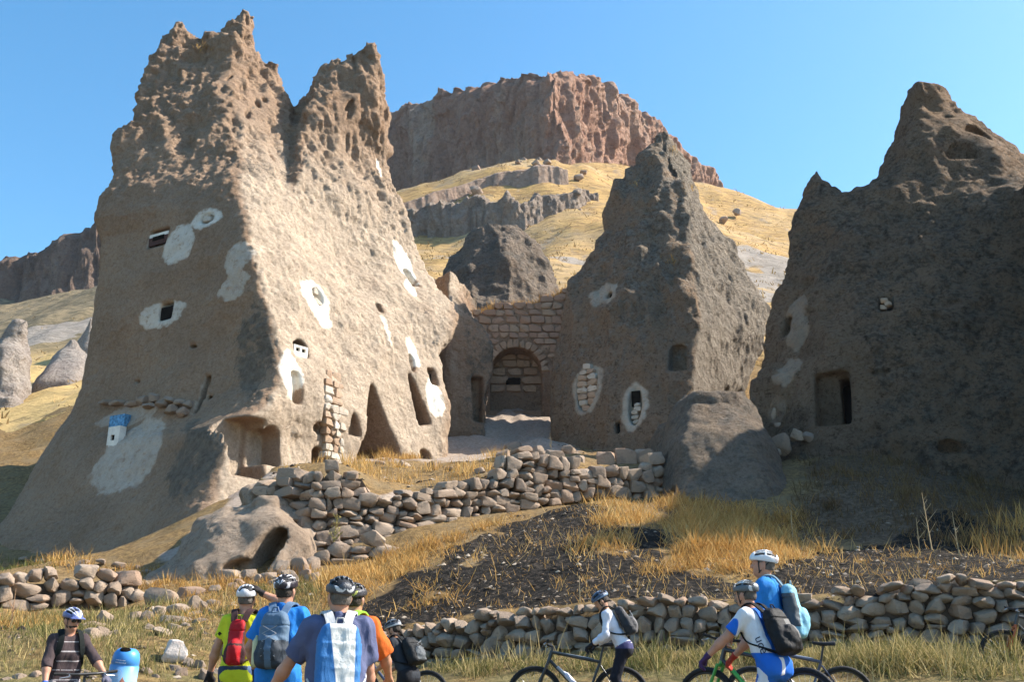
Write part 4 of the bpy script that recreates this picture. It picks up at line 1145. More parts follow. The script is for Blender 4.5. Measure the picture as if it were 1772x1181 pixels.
def heap(name, label, items, meshes, Y=None, cat='stone heap', big=1.0, yfix=None):
    """stones at photograph places, standing on the ground there"""
    pts = []
    for px, py, w, h in items:
        p = G(px, py + h * 0.35) if yfix is None else W(px, py + h * 0.35, yfix)
        s = ppm(p); pts.append((p, w / s, h / s))
    c = np.mean([p for p, _, _ in pts], 0)
    root = empty(name, tuple(c), 0, label, cat)
    for p, w, h in pts:
        put_stone(meshes, (p[0], p[1] + w * 0.15, p[2] + h * 0.30), (w * 1.05 * big, w * random.uniform(0.7, 1.0) * big, h * 1.2 * big), (random.uniform(-0.15, 0.15), random.uniform(-0.35, 0.35), random.uniform(-0.5, 0.5)), root)
    return root
heap('collapsed_wall', 'straggling line of fallen wall stones climbing through dry grass on the left',
     [(278, 1041, 54, 30), (304, 1060, 38, 18), (271, 1066, 22, 22), (302, 1077, 46, 14), (250, 1072, 18, 20), (230, 1073, 22, 18), (257, 1090, 18, 16), (281, 1097, 30, 12), (331, 1027, 40, 20), (335, 1050, 20, 24), (352, 1052, 14, 16), (335, 1067, 20, 14), (361, 1064, 16, 14),
      (369, 1047, 20, 12), (372, 1023, 18, 14), (398, 1019, 18, 14), (398, 1002, 40, 22), (385, 1006, 18, 18), (431, 998, 24, 18), (460, 1002, 28, 20), (485, 989, 26, 28), (519, 985, 26, 28), (538, 979, 22, 22), (542, 1002, 24, 14), (370, 996, 20, 16), (505, 1004, 22, 16),
      (180, 1073, 28, 20), (160, 1086, 30, 14), (152, 1102, 28, 20), (176, 1101, 22, 20), (196, 1100, 14, 14), (212, 1086, 16, 14), (300, 1090, 18, 12), (320, 1085, 16, 12), (345, 1078, 20, 12), (410, 1010, 20, 14), (445, 1006, 18, 14), (475, 1010, 20, 14), (500, 998, 20, 16), (530, 995, 18, 14), (420, 1022, 16, 12)], SET_F, big=1.3)
heap('stone_heap', 'jumble of pale stones in weeds along the bottom left foreground',
     [(312, 1168, 22, 22), (325, 1150, 20, 18), (343, 1153, 22, 20), (352, 1172, 22, 26), (372, 1167, 18, 18), (389, 1131, 28, 32), (300, 1160, 22, 14), (251, 1165, 22, 16), (265, 1176, 20, 14), (140, 1168, 26, 16), (160, 1178, 20, 14), (30, 1176, 30, 16), (60, 1170, 24, 14), (10, 1180, 20, 14), (428, 1160, 20, 20), (440, 1175, 22, 18), (405, 1165, 18, 14)], SET_F)
b = G(297, 1150)
o = put_stone(stones_of([stone_mesh(301, 7, 3.4, 9)], stone_mat('pale_pink_stone', [(0.60, 0.52, 0.47), (0.62, 0.54, 0.49)], (0.5, 0.42, 0.38))), (b[0], b[1] + 0.1, b[2] + 0.16), (46 / ppm(b), 0.4, 46 / ppm(b)), (0, 0.15, 0.3), None, 'pale_stone')
tag(o, 'single big pale pinkish stone standing among the weeds beside the bin', 'stone')
o = put_stone(SET_F, tuple(W(1590, 1016, 15.7)), (0.34, 0.3, 0.27), (0.1, 0.3, 0.2), None, 'cap_stone')
tag(o, 'loose pointed stone perched alone on top of the long low wall', 'stone')
heap('stone_heap', 'loose stones and a pale slab at the doorstep of the dark cone', [(1328, 762, 18, 16), (1352, 768, 34, 34), (1380, 752, 24, 20), (1400, 758, 26, 20), (1420, 752, 22, 16), (1475, 745, 30, 14), (1495, 752, 20, 14), (1490, 772, 22, 14), (1340, 785, 24, 12)], SET_F, yfix=33.0)
heap('stone_heap', 'rough rubble lying on top of the terrace wall before the arch', [(885, 775, 36, 20), (930, 782, 26, 16), (905, 772, 24, 14), (960, 790, 30, 20), (985, 780, 26, 18), (870, 790, 28, 22), (945, 770, 28, 16), (1000, 796, 22, 14), (745, 808, 22, 12), (780, 812, 18, 10), (700, 806, 22, 12), (660, 806, 24, 14), (830, 815, 16, 10)], SET_M)
# upright slabs at the foot of the middle cone
root = empty('slab_parapet', tuple(W(1080, 806, 31.8)), 0, 'row of three upright pinkish stone slabs on top of the terrace wall', 'parapet')
for px, w, h, py in ((1048, 32, 30, 797), (1083, 38, 34, 793), (1116, 34, 30, 792)):
    p = W(px, py, 31.8 + (px - 1048) * 0.006); s = ppm(p)
    put_stone(SET_P, tuple(p), (w / s, 0.16, h / s), (0.05, random.uniform(-0.04, 0.04), 0.1), root, 'slab')

# ------------------------------------------------------------------ arched facade between the cones
YA = 54.6
root = empty('arched_facade', tuple(W(893, 720, YA)), 0, 'stone-built arched facade with a walled-up niche set between two cones', 'facade')
Ro = np.array(root.location)
ac = W(893, 646, YA); S = ppm(ac)
rin, rout = 44 / S, 59 / S
rr = random.Random(4)
NV = 15
for i in range(NV):                                               # the ring of arch stones
    a = math.pi * (i + 0.5) / NV
    rm = (rin + rout) / 2
    put_stone(SET_B, (ac[0] + math.cos(a) * rm, YA - 0.06, ac[2] + math.sin(a) * rm), ((rout - rin) * 0.98, 0.5, math.pi * rm / NV * 1.0), (0, -a, 0), root, 'arch_stone')
y = 500
while y < 652:                                                     # coursed blocks round it
    hpx = rr.uniform(10, 15)
    x = 806 - rr.uniform(0, 20)
    while x < 990:
        w = rr.uniform(12, 26)
        cx_, cy_ = x + w / 2, y + hpx / 2
        x += w
        line = np.interp(cx_, [820, 860, 930, 990], [543, 532, 522, 498])
        if cy_ < line: continue
        if math.hypot(cx_ - 893, min(0, cy_ - 646)) < 61 and cy_ < 660 or abs(cx_ - 893) < 61 and cy_ >= 646: continue
        p = W(cx_, cy_, YA)
        put_stone(SET_P if rr.random() < 0.75 else SET_B, (p[0], YA + rr.uniform(-0.05, 0.05), p[2]), (w / S * 1.0, 0.55, hpx / S * 1.0), (rr.uniform(-.04, .04), rr.uniform(-0.03, 0.03), rr.uniform(-.05, .05)), root, 'block')
    y += hpx
# body of the wall behind the blocks, with the niche cut through
def facade_f(p):
    x, yy, z = p[:, 0] - ac[0], p[:, 1], p[:, 2] - ac[2]
    body = np.maximum(np.maximum(YA - 0.19 - yy, yy - YA - 3.0), np.maximum(np.abs(x) - 4.2, z - np.interp(p[:, 0], [W(820, 543, YA)[0], W(930, 522, YA)[0], W(990, 498, YA)[0]], [W(820, 546, YA)[2] - ac[2], W(930, 526, YA)[2] - ac[2], W(990, 502, YA)[2] - ac[2]])))
    body = np.maximum(body, -z - 4.0)
    arch = np.where(z > 0, np.hypot(x, z) - rin, np.maximum(np.abs(x) - rin * 1.02, -z - 2.25))
    niche = np.maximum(arch, yy - YA - 1.1)
    return np.maximum(body, -niche)
V, F = mesh_sdf(facade_f, (ac[0] - 4.6, YA - 0.6, ac[2] - 4.2), (ac[0] + 4.6, YA + 3.6, ac[2] + 4.6), 0.09)
V = V + vnormals(V, F) * (fbm(V * 2.5, 3, 4) * 0.06)[:, None]
me = np_mesh('wall_body', V - Ro, F); set_attr(me, 'plaster', np.zeros(len(V))); set_attr(me, 'lichen', np.full(len(V), -0.1))
link('wall_body', me, rock_mat('facade_rock', (0.32, 0.23, 0.16), (0.36, 0.26, 0.185), (0.30, 0.195, 0.13), (0.17, 0.13, 0.10), (0.22, 0.17, 0.135), lsc=1.0, lthr=0.62), root)
for rowy, h_, xs_ in ((612, 12, (880, 908)), (624, 13, (858, 882, 905, 928)), (638, 13, (862, 890, 918)), (652, 14, (858, 868, 914, 930)), (667, 13, (862, 889, 916))):
    for k, bx in enumerate(xs_):
        w = 24 if len(xs_) > 2 else 26
        if math.hypot(bx - 893, min(0, rowy - 646)) > 40: w = 14
        p = W(bx, rowy + h_ / 2, YA + 1.1)
        put_stone(SET_B, tuple(p), (w / S * 1.02, 0.3, h_ / S * 1.0), (0, rr.uniform(-.03, .03), rr.uniform(-.05, .05)), root, 'block')
p = W(888, 660, YA + 1.0)
put_stone(stones_of([BLOCKS[0]], plain('dark_opening', (0.012, 0.01, 0.009), 1.0, 0.0)), tuple(p), (26 / S, 0.12, 13 / S), (0, 0, 0), root, 'opening')  # black slab painting the unlit inside of the slot
# ------------------------------------------------------------------ windows and masonry set into the cones
def panel_mesh(xs, zs, holes, t):
    V, F = [], []
    def bx(x0, x1, z0, z1):
        b = len(V)
        for y in (-t, 0):
            V.extend([(x0, y, z0), (x1, y, z0), (x1, y, z1), (x0, y, z1)])
        F.extend([(b, b + 1, b + 2, b + 3), (b + 7, b + 6, b + 5, b + 4), (b, b + 4, b + 5, b + 1), (b + 1, b + 5, b + 6, b + 2), (b + 2, b + 6, b + 7, b + 3), (b + 3, b + 7, b + 4, b)])
    for i in range(len(xs) - 1):
        for j in range(len(zs) - 1):
            if (i, j) not in holes: bx(xs[i], xs[i + 1], zs[j], zs[j + 1])
    return np_mesh('panel', np.array(V, float), np.array(F), False)
def set_in(fr, me, mat, parent, name, out=0.03, dz=0.0, du=0.0, lean=None):
    c, t, n = fr
    m = Matrix((( t[0], -n[0], 0), (t[1], -n[1], 0), (0, 0, 1)))
    o = link(name, me, mat, parent)
    p = c + n * out + t * du + np.array([0, 0, dz])
    o.matrix_local = Matrix.Translation(Vector(p)) @ m.to_4x4()
    if lean: o.rotation_euler.rotate_axis('X', lean)
    return o
M_WASH = plain('whitewash', (0.68, 0.64, 0.57), 0.9, 0.1, 0.1, 4.0, 0.3, 20)
M_BLUE = plain('blue_paint', (0.10, 0.25, 0.42), 0.85, 0.1, 0.45, 9.0, 0.3, 20)
M_BLACK = plain('dark_hollow', (0.01, 0.009, 0.008), 1.0, 0.0)  # flat black panels paint the shade inside windows and doorways
M_BRICKRED = plain('dark_red_timber', (0.075, 0.04, 0.034), 0.9, 0.1, 0.3, 6)
fs = lambda px, py: frame(left_f, px, py)
fw = lambda px, py: (hit(left_f, px, py),) + frame(left_base, px, py)[1:]
# white panel with a square hole under a blue band, low on the shaded face
fr = fw(206, 760); s = ppm(fr[0])
tl = left_obj
pw, ph, hs = 14.5 / s, 19.5 / s, 4.8 / s
tp = grad(left_base, fr[0]); lean = math.atan2(tp[2], math.hypot(tp[0], tp[1]))
set_in(fr, panel_mesh([-pw, -hs - 0.03, hs - 0.03, pw], [-ph, -hs, hs, ph], {(1, 1)}, 0.3), M_WASH, tl, 'window_panel', -0.02)
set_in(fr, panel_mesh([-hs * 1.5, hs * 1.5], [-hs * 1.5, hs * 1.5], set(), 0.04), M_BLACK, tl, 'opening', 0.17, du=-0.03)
fr2 = fw(210, 731)
set_in(fr2, panel_mesh([-19 / s, 19 / s], [-11 / s, 11 / s], set(), 0.3), M_BLUE, tl, 'blue_lintel', -0.08)
# lintelled window
def inlay(parent, fr, du, dz, w, h, mat, name, out=-0.12, t=0.08, holes=None):
    if holes:
        me = panel_mesh(*holes, t)
    else:
        me = panel_mesh([-w / 2, w / 2], [-h / 2, h / 2], set(), t)
    return set_in(fr, me, mat, parent, name, out, dz, du)
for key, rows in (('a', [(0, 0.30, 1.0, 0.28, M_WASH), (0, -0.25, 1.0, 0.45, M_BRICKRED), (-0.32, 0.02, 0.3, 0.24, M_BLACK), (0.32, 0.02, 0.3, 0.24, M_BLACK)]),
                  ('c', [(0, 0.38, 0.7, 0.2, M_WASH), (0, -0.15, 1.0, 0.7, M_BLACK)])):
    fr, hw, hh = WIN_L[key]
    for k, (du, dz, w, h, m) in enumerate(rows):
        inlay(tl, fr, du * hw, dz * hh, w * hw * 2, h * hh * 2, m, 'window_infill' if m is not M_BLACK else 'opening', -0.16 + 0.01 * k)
fr, hw, hh = WIN_L['b']
put_stone(SET_W, tuple(fr[0] - fr[2] * 0.12), (hw * 1.2, 0.2, hh * 1.0), (0, 0, math.atan2(fr[1][1], fr[1][0])), tl, 'window_infill')
put_stone(SET_W, tuple(fr[0] - fr[2] * 0.12 + np.array([0, 0, hh * 0.62])), (hw * 0.8, 0.18, hh * 0.6), (0, 0, math.atan2(fr[1][1], fr[1][0])), tl, 'window_infill')
fr, hw, hh = WIN_L['eye']
put_stone(SET_W, tuple(fr[0] - fr[2] * 0.1 + np.array([0, 0, -hh * 0.6])), (hw * 1.7, 0.3, hh * 0.5), (0, 0.25, math.atan2(fr[1][1], fr[1][0])), tl, 'window_infill')
put_stone(SET_W, tuple(fr[0] - fr[2] * 0.15 + np.array([0, 0, hh * 0.45]) - fr[1] * hw * 0.35), (hw * 0.9, 0.25, hh * 0.6), (0, 0, math.atan2(fr[1][1], fr[1][0])), tl, 'window_infill')
fr, hw, hh = WIN_L['arched']
inlay(tl, fr, 0, -0.3 * hh, 0, 0, M_WASH, 'window_panel', -0.10, 0.1, ([-hw, -hw * .68, -hw * .14, hw * .14, hw * .68, hw], [-hh * 1.9, -hh * .1, hh * .30, hh * .55], {(1, 1), (3, 1)}))
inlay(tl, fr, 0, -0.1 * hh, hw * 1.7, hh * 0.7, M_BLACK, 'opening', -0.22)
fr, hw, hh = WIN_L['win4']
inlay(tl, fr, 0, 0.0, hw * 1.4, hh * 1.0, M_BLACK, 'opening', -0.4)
# masonry column on the sunny face
fr, hw, hh = WIN_L['mas']
z = -hh
az = math.atan2(fr[1][1], fr[1][0])
while z < hh * 1.0:
    h_ = random.uniform(0.2, 0.36); u = -hw * 1.1
    while u < hw * 1.0:
        w = random.uniform(0.28, 0.6)
        q = fr[0] + fr[1] * (u + w / 2 + 0.1 * (-z) * 0.9) + np.array([0, 0, z + h_ / 2])
        hq = hit(left_base, *[float(v) for v in ((q[0] / (q[1] * CT + q[2] * ST)) * FPX + CX, CY - ((q[2] * CT - q[1] * ST) / (q[1] * CT + q[2] * ST)) * FPX)])
        if hq is not None: q = q * 0.0 + hq
        put_stone(SET_B if random.random() < 0.6 else SET_W, tuple(q - fr[2] * 0.15), (w, 0.4, h_), (0, random.uniform(-.08, .08), az + random.uniform(-.1, .1)), tl, 'block')
        u += w
    z += h_
# stone ledge across the shaded face
for k, (px, py, w, h) in enumerate([(185, 698, 26, 10), (208, 699, 26, 10), (232, 700, 28, 12), (252, 694, 26, 16), (270, 690, 24, 18), (284, 700, 30, 16), (300, 712, 28, 18), (318, 716, 24, 18), (312, 698, 22, 14), (328, 702, 20, 16), (296, 694, 18, 12), (262, 704, 30, 10)]):
    q = fw(px, py); s = ppm(q[0])
    put_stone(SET_F if k != 1 else SET_M, tuple(q[0] + q[2] * 0.05), (w / s, 0.55, h / s), (0, random.uniform(-.1, .1), math.atan2(q[1][1], q[1][0])), tl, 'ledge_stone')
# blocked windows of the middle cone
fwm = lambda px, py: (hit(mid_f, px, py),) + frame(mid_base, px, py)[1:]
fr, hw, hh = WIN_M['oval']; az = math.atan2(fr[1][1], fr[1][0])
z = -hh * 0.92
while z < hh * 0.85:
    h_ = random.uniform(0.22, 0.34); ww = hw * math.sqrt(max(0.1, 1 - ((z + h_ / 2) / hh) ** 2))
    if not (0.05 * hh < z + h_ / 2 < 0.2 * hh):
        for u in ((-0.5, 0.5) if ww > hw * 0.6 else (0,)):
            q = fr[0] + fr[1] * (u * ww) + np.array([0, 0, z + h_ / 2]) - fr[2] * 0.2
            put_stone(SET_W if random.random() < 0.55 else SET_B, tuple(q), (ww * (0.95 if u else 1.8), 0.3, h_ * 0.97), (0, random.uniform(-.06, .06), az), mid_obj, 'block')
    z += h_
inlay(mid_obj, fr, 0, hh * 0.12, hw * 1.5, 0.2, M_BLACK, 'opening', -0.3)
for u in (-0.35, 0.3): put_stone(SET_W, tuple(fr[0] + fr[1] * hw * u + np.array([0, 0, hh * 0.12]) - fr[2] * 0.2), (0.12, 0.25, 0.24), (0, 0, az), mid_obj, 'block')
fr, hw, hh = WIN_M['diamond']; az = math.atan2(fr[1][1], fr[1][0])
for u, dz, w, h_ in ((-0.2, -0.28, 0.9, 0.2), (0.25, -0.12, 1.0, 0.2), (-0.1, -0.52, 1.0, 0.22), (0, -0.75, 0.8, 0.2), (0.3, 0.08, 0.7, 0.2)):
    put_stone(SET_W, tuple(fr[0] + fr[1] * u * hw + np.array([0, 0, dz * hh]) - fr[2] * 0.22), (w * hw * 1.2, 0.3, h_ * hh * 1.05), (0, random.uniform(-.15, .15), az), mid_obj, 'block')
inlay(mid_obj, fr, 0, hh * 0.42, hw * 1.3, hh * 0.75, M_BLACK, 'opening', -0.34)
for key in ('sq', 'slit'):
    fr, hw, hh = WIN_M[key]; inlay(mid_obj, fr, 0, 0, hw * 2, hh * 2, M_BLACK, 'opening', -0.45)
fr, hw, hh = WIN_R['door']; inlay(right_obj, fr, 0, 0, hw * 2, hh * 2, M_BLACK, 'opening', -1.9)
fr, hw, hh = WIN_R['oval']; az = math.atan2(fr[1][1], fr[1][0])
for u, dz, w, h_ in ((-0.2, 0.35, 0.9, 0.5), (0.3, -0.1, 0.9, 0.55), (-0.4, -0.4, 0.8, 0.5)):
    put_stone(SET_B, tuple(fr[0] + fr[1] * u * hw + np.array([0, 0, dz * hh]) - fr[2] * 0.12), (w * hw * 1.2, 0.3, h_ * hh), (0, random.uniform(-.2, .2), az), right_obj, 'block')
for px, py, w, h in ((1640, 595, 16, 22), (1625, 600, 18, 20), (1655, 600, 16, 22), (1600, 640, 34, 14), (1632, 622, 30, 14), (1350, 690, 14, 20), (1338, 715, 14, 22), (1360, 715, 14, 20), (1345, 738, 18, 14), (1620, 640, 26, 12)):
    q = frame(right_base, px, py); s = ppm(q[0])
    put_stone(SET_B, tuple(q[0] - q[2] * 0.24), (w / s, 0.4, h / s), (0, random.uniform(-.1, .1), math.atan2(q[1][1], q[1][0])), right_obj, 'block')
# fallen rocks on the hillside
M_HILLR = stone_mat('hill_rock', [(0.30, 0.225, 0.17), (0.36, 0.275, 0.215), (0.27, 0.19, 0.145)], (0.2, 0.155, 0.125))
SET_H = stones_of(STONES, M_HILLR)
for px, py, w, h, lab in ((826, 330, 26, 18, 'grey block on the upper edge of the grey hillside ledge'), (825, 292, 13, 12, 'pale boulder under the left part of the mesa cliff'), (1000, 308, 18, 9, 'small grey boulder on the golden slope right of the pink bank'), (1250, 380, 18, 10, 'brown boulder on the slope just right of the middle cone'), (1275, 366, 20, 12, 'brown boulder at the right foot of the mesa'), (1240, 405, 20, 8, 'flat grey boulder on the golden slope right of the middle cone'), (1010, 300, 14, 6, 'low grey rock beside the pink bank'), (1003, 367, 12, 7, 'small rock under the right end of the grey ledge')):
    p = P_hill(px, py + h * 0.4); s = ppm(p)
    o = put_stone(SET_H, (p[0], p[1] - 0.5, p[2] + h / s * 0.15), (w / s, w / s * 0.8, h / s * 1.3), (random.uniform(-.3, .3), random.uniform(-.3, .3), random.uniform(0, 3)), None, 'hill_boulder')
    tag(o, lab, 'boulder')
root = None
pts = [(905 + random.gauss(0, 22), 278 + random.gauss(0, 5), random.uniform(5, 16)) for _ in range(22)]
c0 = P_hill(905, 284)
root = empty('boulder_pile', tuple(c0), 0, 'spread of tumbled boulders at the foot of the mesa cliff', 'boulder pile')
for px, py, w in pts:
    p = P_hill(px, py); s = ppm(p)
    put_stone(SET_H, (p[0], p[1] - 0.4, p[2] + w / s * 0.1), (w / s, w / s * 0.8, w / s * random.uniform(0.5, 0.9)), (random.uniform(-.4, .4), random.uniform(-.4, .4), random.uniform(0, 3)), root, 'boulder')
heap('rubble', 'broken rock and small rubble along the foot of the tall pale cone', [(40, 968, 16, 8), (70, 972, 22, 9), (105, 970, 14, 8), (140, 975, 26, 10), (175, 972, 18, 8), (205, 978, 24, 10), (235, 985, 18, 9), (255, 992, 22, 10), (225, 996, 14, 8), (160, 982, 12, 6), (120, 980, 12, 6), (340, 985, 14, 8), (360, 978, 12, 7), (330, 996, 18, 9)], SET_F, cat='rubble')
print('walls', round(time.time() - T0, 1))
# ------------------------------------------------------------------ grasses, litter and pebbles
def blade_mesh(name, P, hgt, wid, lean, tone, seed=0, bend=0.5):
    """one tapered bent blade per row of P"""
    r = np.random.default_rng(seed)
    n = len(P)
    az = r.uniform(0, 2 * np.pi, n)
    la = r.uniform(0, 2 * np.pi, n)
    ln = lean * r.uniform(0.3, 1.3, n)
    d = np.stack([np.cos(la) * ln, np.sin(la) * ln, np.sqrt(np.maximum(0.05, 1 - ln ** 2))], 1)
    d /= np.linalg.norm(d, axis=1, keepdims=True)
    side = np.stack([np.cos(az), np.sin(az), np.zeros(n)], 1) * (wid * 0.5)[:, None]
    h = hgt[:, None]
    dr = np.stack([np.cos(la), np.sin(la), -0.45 * np.ones(n)], 1) * bend * r.uniform(0, 0.7, (n, 1))
    m = P + d * h * 0.55
    t = P + d * h + dr * h * 0.35
    V = np.stack([P - side, P + side, m + side * 0.75, m - side * 0.75, t], 1).reshape(-1, 3)
    b = np.arange(n) * 5
    F = np.concatenate([np.stack([b, b + 1, b + 2], 1), np.stack([b, b + 2, b + 3], 1), np.stack([b + 3, b + 2, b + 4], 1)])
    me = np_mesh(name, V, F, smooth=False)
    set_attr(me, 'tone', np.repeat(tone, 5))
    return me
def grass_mat(name, ca, cb, cc):
    m, nt, b = new_mat(name, 0.8, 0.15)
    t = attr_n(nt, 'tone')
    c = mixc(nt, ramp(nt, t, 0.0, 0.5), ca, cb)
    c = mixc(nt, ramp(nt, t, 0.5, 1.0), c, cc)
    nt.links.new(c, b.inputs['Base Color'])
    tr = nd(nt, 'ShaderNodeBsdfTranslucent', {'Color': c})
    mx = nd(nt, 'ShaderNodeMixShader', {0: 0.3})
    out = [n for n in nt.nodes if n.type == 'OUTPUT_MATERIAL'][0]
    nt.links.new(b.outputs[0], mx.inputs[1]); nt.links.new(tr.outputs[0], mx.inputs[2]); nt.links.new(mx.outputs[0], out.inputs[0])
    return m
M_GOLD = grass_mat('golden_grass', (0.26, 0.135, 0.04), (0.50, 0.285, 0.085), (0.62, 0.42, 0.17))
M_WEED = grass_mat('weedy_grass', (0.07, 0.088, 0.022), (0.17, 0.155, 0.05), (0.48, 0.37, 0.17))
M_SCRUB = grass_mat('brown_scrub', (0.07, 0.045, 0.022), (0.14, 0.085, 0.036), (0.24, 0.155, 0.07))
def scatter(polys_px, n, seed, clump=0.0, nclump=60, y0=9.0, y1=48.0, far=False):
    """points spread over the ground inside a polygon traced on it"""
    r = np.random.default_rng(seed)
    poly = np.array([G(a, b, y0, y1) for a, b in polys_px])[:, :2]
    lo, hi = poly.min(0), poly.max(0)
    out = np.zeros((0, 2))
    if clump:
        cs = r.uniform(lo, hi, (nclump * 6, 2))
        cs = cs[poly_sd(poly, cs[:, 0], cs[:, 1]) < 0][:nclump]
        k = r.integers(0, len(cs), n)
        q = cs[k] + r.normal(size=(n, 2)) * clump
    else:
        q = r.uniform(lo - 0.6, hi + 0.6, (n * 6, 2))
        nn = fbm(np.stack([q[:, 0], q[:, 1], q[:, 0] * 0 + seed], 1) * 0.9, 3, 400 + seed)
        n2 = fbm(np.stack([q[:, 0], q[:, 1], q[:, 0] * 0 + seed], 1) * 3.5, 2, 420 + seed)
        q = q[(poly_sd(poly, q[:, 0], q[:, 1]) + nn * 0.8 < r.normal(size=len(q)) * 0.25) & (n2 + nn * 0.6 < r.uniform(-0.25, 0.8, len(q)))][:n]
    z = H(q[:, 0], q[:, 1])
    return np.stack([q[:, 0], q[:, 1], z - 0.02], 1)
def grass(name, label, P, hr, wr, lean, mat, tone=(0.0, 1.0), seed=0, bend=0.5):
    r = np.random.default_rng(seed + 900)
    n = len(P)
    pt = fbm(np.stack([P[:, 0], P[:, 1], P[:, 2] * 0], 1) * 0.7, 3, seed + 3)
    pt2 = fbm(np.stack([P[:, 0], P[:, 1], P[:, 2] * 0], 1) * 3.0, 2, seed + 7)
    hg = r.uniform(hr[0] * 0.6, hr[1], n) * np.clip(0.85 + 0.8 * pt + 0.9 * pt2, 0.25, 1.7)
    tn = np.clip(r.uniform(*tone, n) + pt * 0.4, 0, 1)
    me = blade_mesh(name, P, hg, r.uniform(*wr, n), lean, tn, seed, bend)
    return tag(link(name, me, mat), label, 'grass', kind='stuff')
cat_ = lambda *a: np.concatenate(a)
grass('golden_grass', 'tall dry golden grass in patches on the burnt slope', cat_(
    scatter([(1165, 900), (1250, 895), (1380, 905), (1400, 938), (1360, 965), (1300, 1003), (1160, 995), (1170, 940)], 14000, 1),
    scatter([(1045, 878), (1110, 876), (1125, 915), (1055, 915)], 1600, 2), scatter([(1030, 940), (1085, 940), (1090, 965), (1035, 967)], 700, 3),
    scatter([(730, 1028), (790, 1025), (785, 1048), (730, 1048)], 450, 4), scatter([(1180, 872), (1320, 885), (1380, 890), (1380, 910), (1180, 905)], 2500, 5)), (0.15, 0.5), (0.010, 0.026), 0.85, M_GOLD, (0.1, 1.0), 1)
grass('golden_grass', 'dry golden grass growing along the foot of the terrace wall', cat_(
    scatter([(560, 990), (660, 968), (760, 945), (830, 925), (890, 895), (890, 905), (800, 945), (740, 985), (660, 1020), (580, 1060), (550, 1040)], 6500, 6),
    scatter([(600, 1000), (880, 905), (840, 930), (620, 1040)], 1200, 7, 0.10, 40)), (0.12, 0.42), (0.010, 0.024), 0.75, M_GOLD, (0.1, 0.9), 6)
grass('burnt_tufts', 'thin scorched grass tufts scattered over the burnt slope', cat_(scatter([(700, 1085), (900, 900), (1080, 885), (1160, 990), (1400, 950), (1772, 965), (1772, 1005), (1400, 1035), (1000, 1055)], 2600, 8, 0.10, 140)), (0.05, 0.2), (0.008, 0.02), 0.8, M_GOLD, (0.0, 0.8), 8)
grass('straw_litter', 'pale straw lying on the burnt soil', scatter([(650, 1080), (900, 895), (1080, 880), (1160, 990), (1400, 945), (1772, 960), (1772, 1005), (1400, 1038), (1000, 1058)], 2600, 9), (0.1, 0.35), (0.008, 0.018), 0.99, M_GOLD, (0.5, 1.0), 9, 0.1)
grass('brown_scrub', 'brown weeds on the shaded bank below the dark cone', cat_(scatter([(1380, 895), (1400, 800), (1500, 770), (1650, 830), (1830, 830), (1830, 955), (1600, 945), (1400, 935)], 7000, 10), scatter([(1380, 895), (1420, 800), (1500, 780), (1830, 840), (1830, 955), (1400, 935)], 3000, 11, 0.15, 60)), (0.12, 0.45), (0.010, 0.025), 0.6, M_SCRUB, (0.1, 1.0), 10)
grass('golden_grass', 'dry golden grass at the right edge beside the burnt bank', scatter([(1700, 930), (1830, 900), (1830, 965), (1710, 958)], 900, 12), (0.3, 0.6), (0.012, 0.028), 0.4, M_GOLD, (0.1, 0.8), 12)
grass('weedy_grass', 'green and straw-coloured weeds in front of the long low wall', cat_(
    scatter([(640, 1176), (860, 1160), (1180, 1144), (1400, 1138), (1800, 1130), (1800, 1180), (640, 1180)], 3300, 13, y0=6.0),
    scatter([(760, 1165), (1180, 1146), (1400, 1140), (1800, 1130), (1800, 1180), (760, 1180)], 5500, 14, 0.13, 120, y0=6.0)), (0.12, 0.42), (0.007, 0.02), 0.7, M_WEED, (0.1, 1.0), 13)
grass('weed_stalks', 'thin straw-coloured seed stalks standing before the long low wall', cat_(scatter([(760, 1165), (1180, 1146), (1400, 1140), (1800, 1130), (1800, 1180), (760, 1180)], 420, 50, 0.3, 60, y0=8.0), scatter([(-30, 1100), (340, 1060), (560, 1020), (300, 1180)], 200, 51, 0.3, 40)), (0.3, 0.65), (0.008, 0.014), 0.3, M_WEED, (0.7, 1.0), 50, 0.2)
grass('meadow_grass', 'short dry and green meadow grass on the left', cat_(
    scatter([(-40, 1060), (230, 1056), (340, 1050), (560, 1010), (600, 1060), (560, 1120), (300, 1180), (-40, 1180)], 12000, 15, y0=7.0),
    scatter([(-40, 1070), (230, 1060), (560, 1020), (560, 1120), (300, 1180), (-40, 1180)], 4500, 16, 0.14, 140, y0=7.0)), (0.07, 0.28), (0.007, 0.018), 0.5, M_WEED, (0.1, 1.0), 15)
grass('golden_grass', 'golden grass between the fallen stones behind the cyclists', cat_(scatter([(240, 1060), (330, 1040), (400, 1010), (560, 1000), (620, 1060), (480, 1110), (330, 1110)], 3000, 17), scatter([(-40, 1068), (150, 1062), (150, 1085), (-40, 1100)], 1500, 18)), (0.08, 0.28), (0.008, 0.02), 0.7, M_GOLD, (0.0, 0.9), 17)
grass('golden_grass', 'golden grass tufts at the foot of the pale cone on the terrace', cat_(scatter([(620, 800), (700, 795), (720, 806), (620, 808)], 1000, 19, 0.2, 10), scatter([(470, 822), (640, 806), (860, 800), (880, 780), (860, 815), (660, 850)], 1200, 20, 0.2, 30), scatter([(850, 780), (880, 775), (880, 800), (850, 805)], 500, 21, 0.2, 6)), (0.2, 0.55), (0.012, 0.03), 0.45, M_GOLD, (0.3, 1.0), 19)
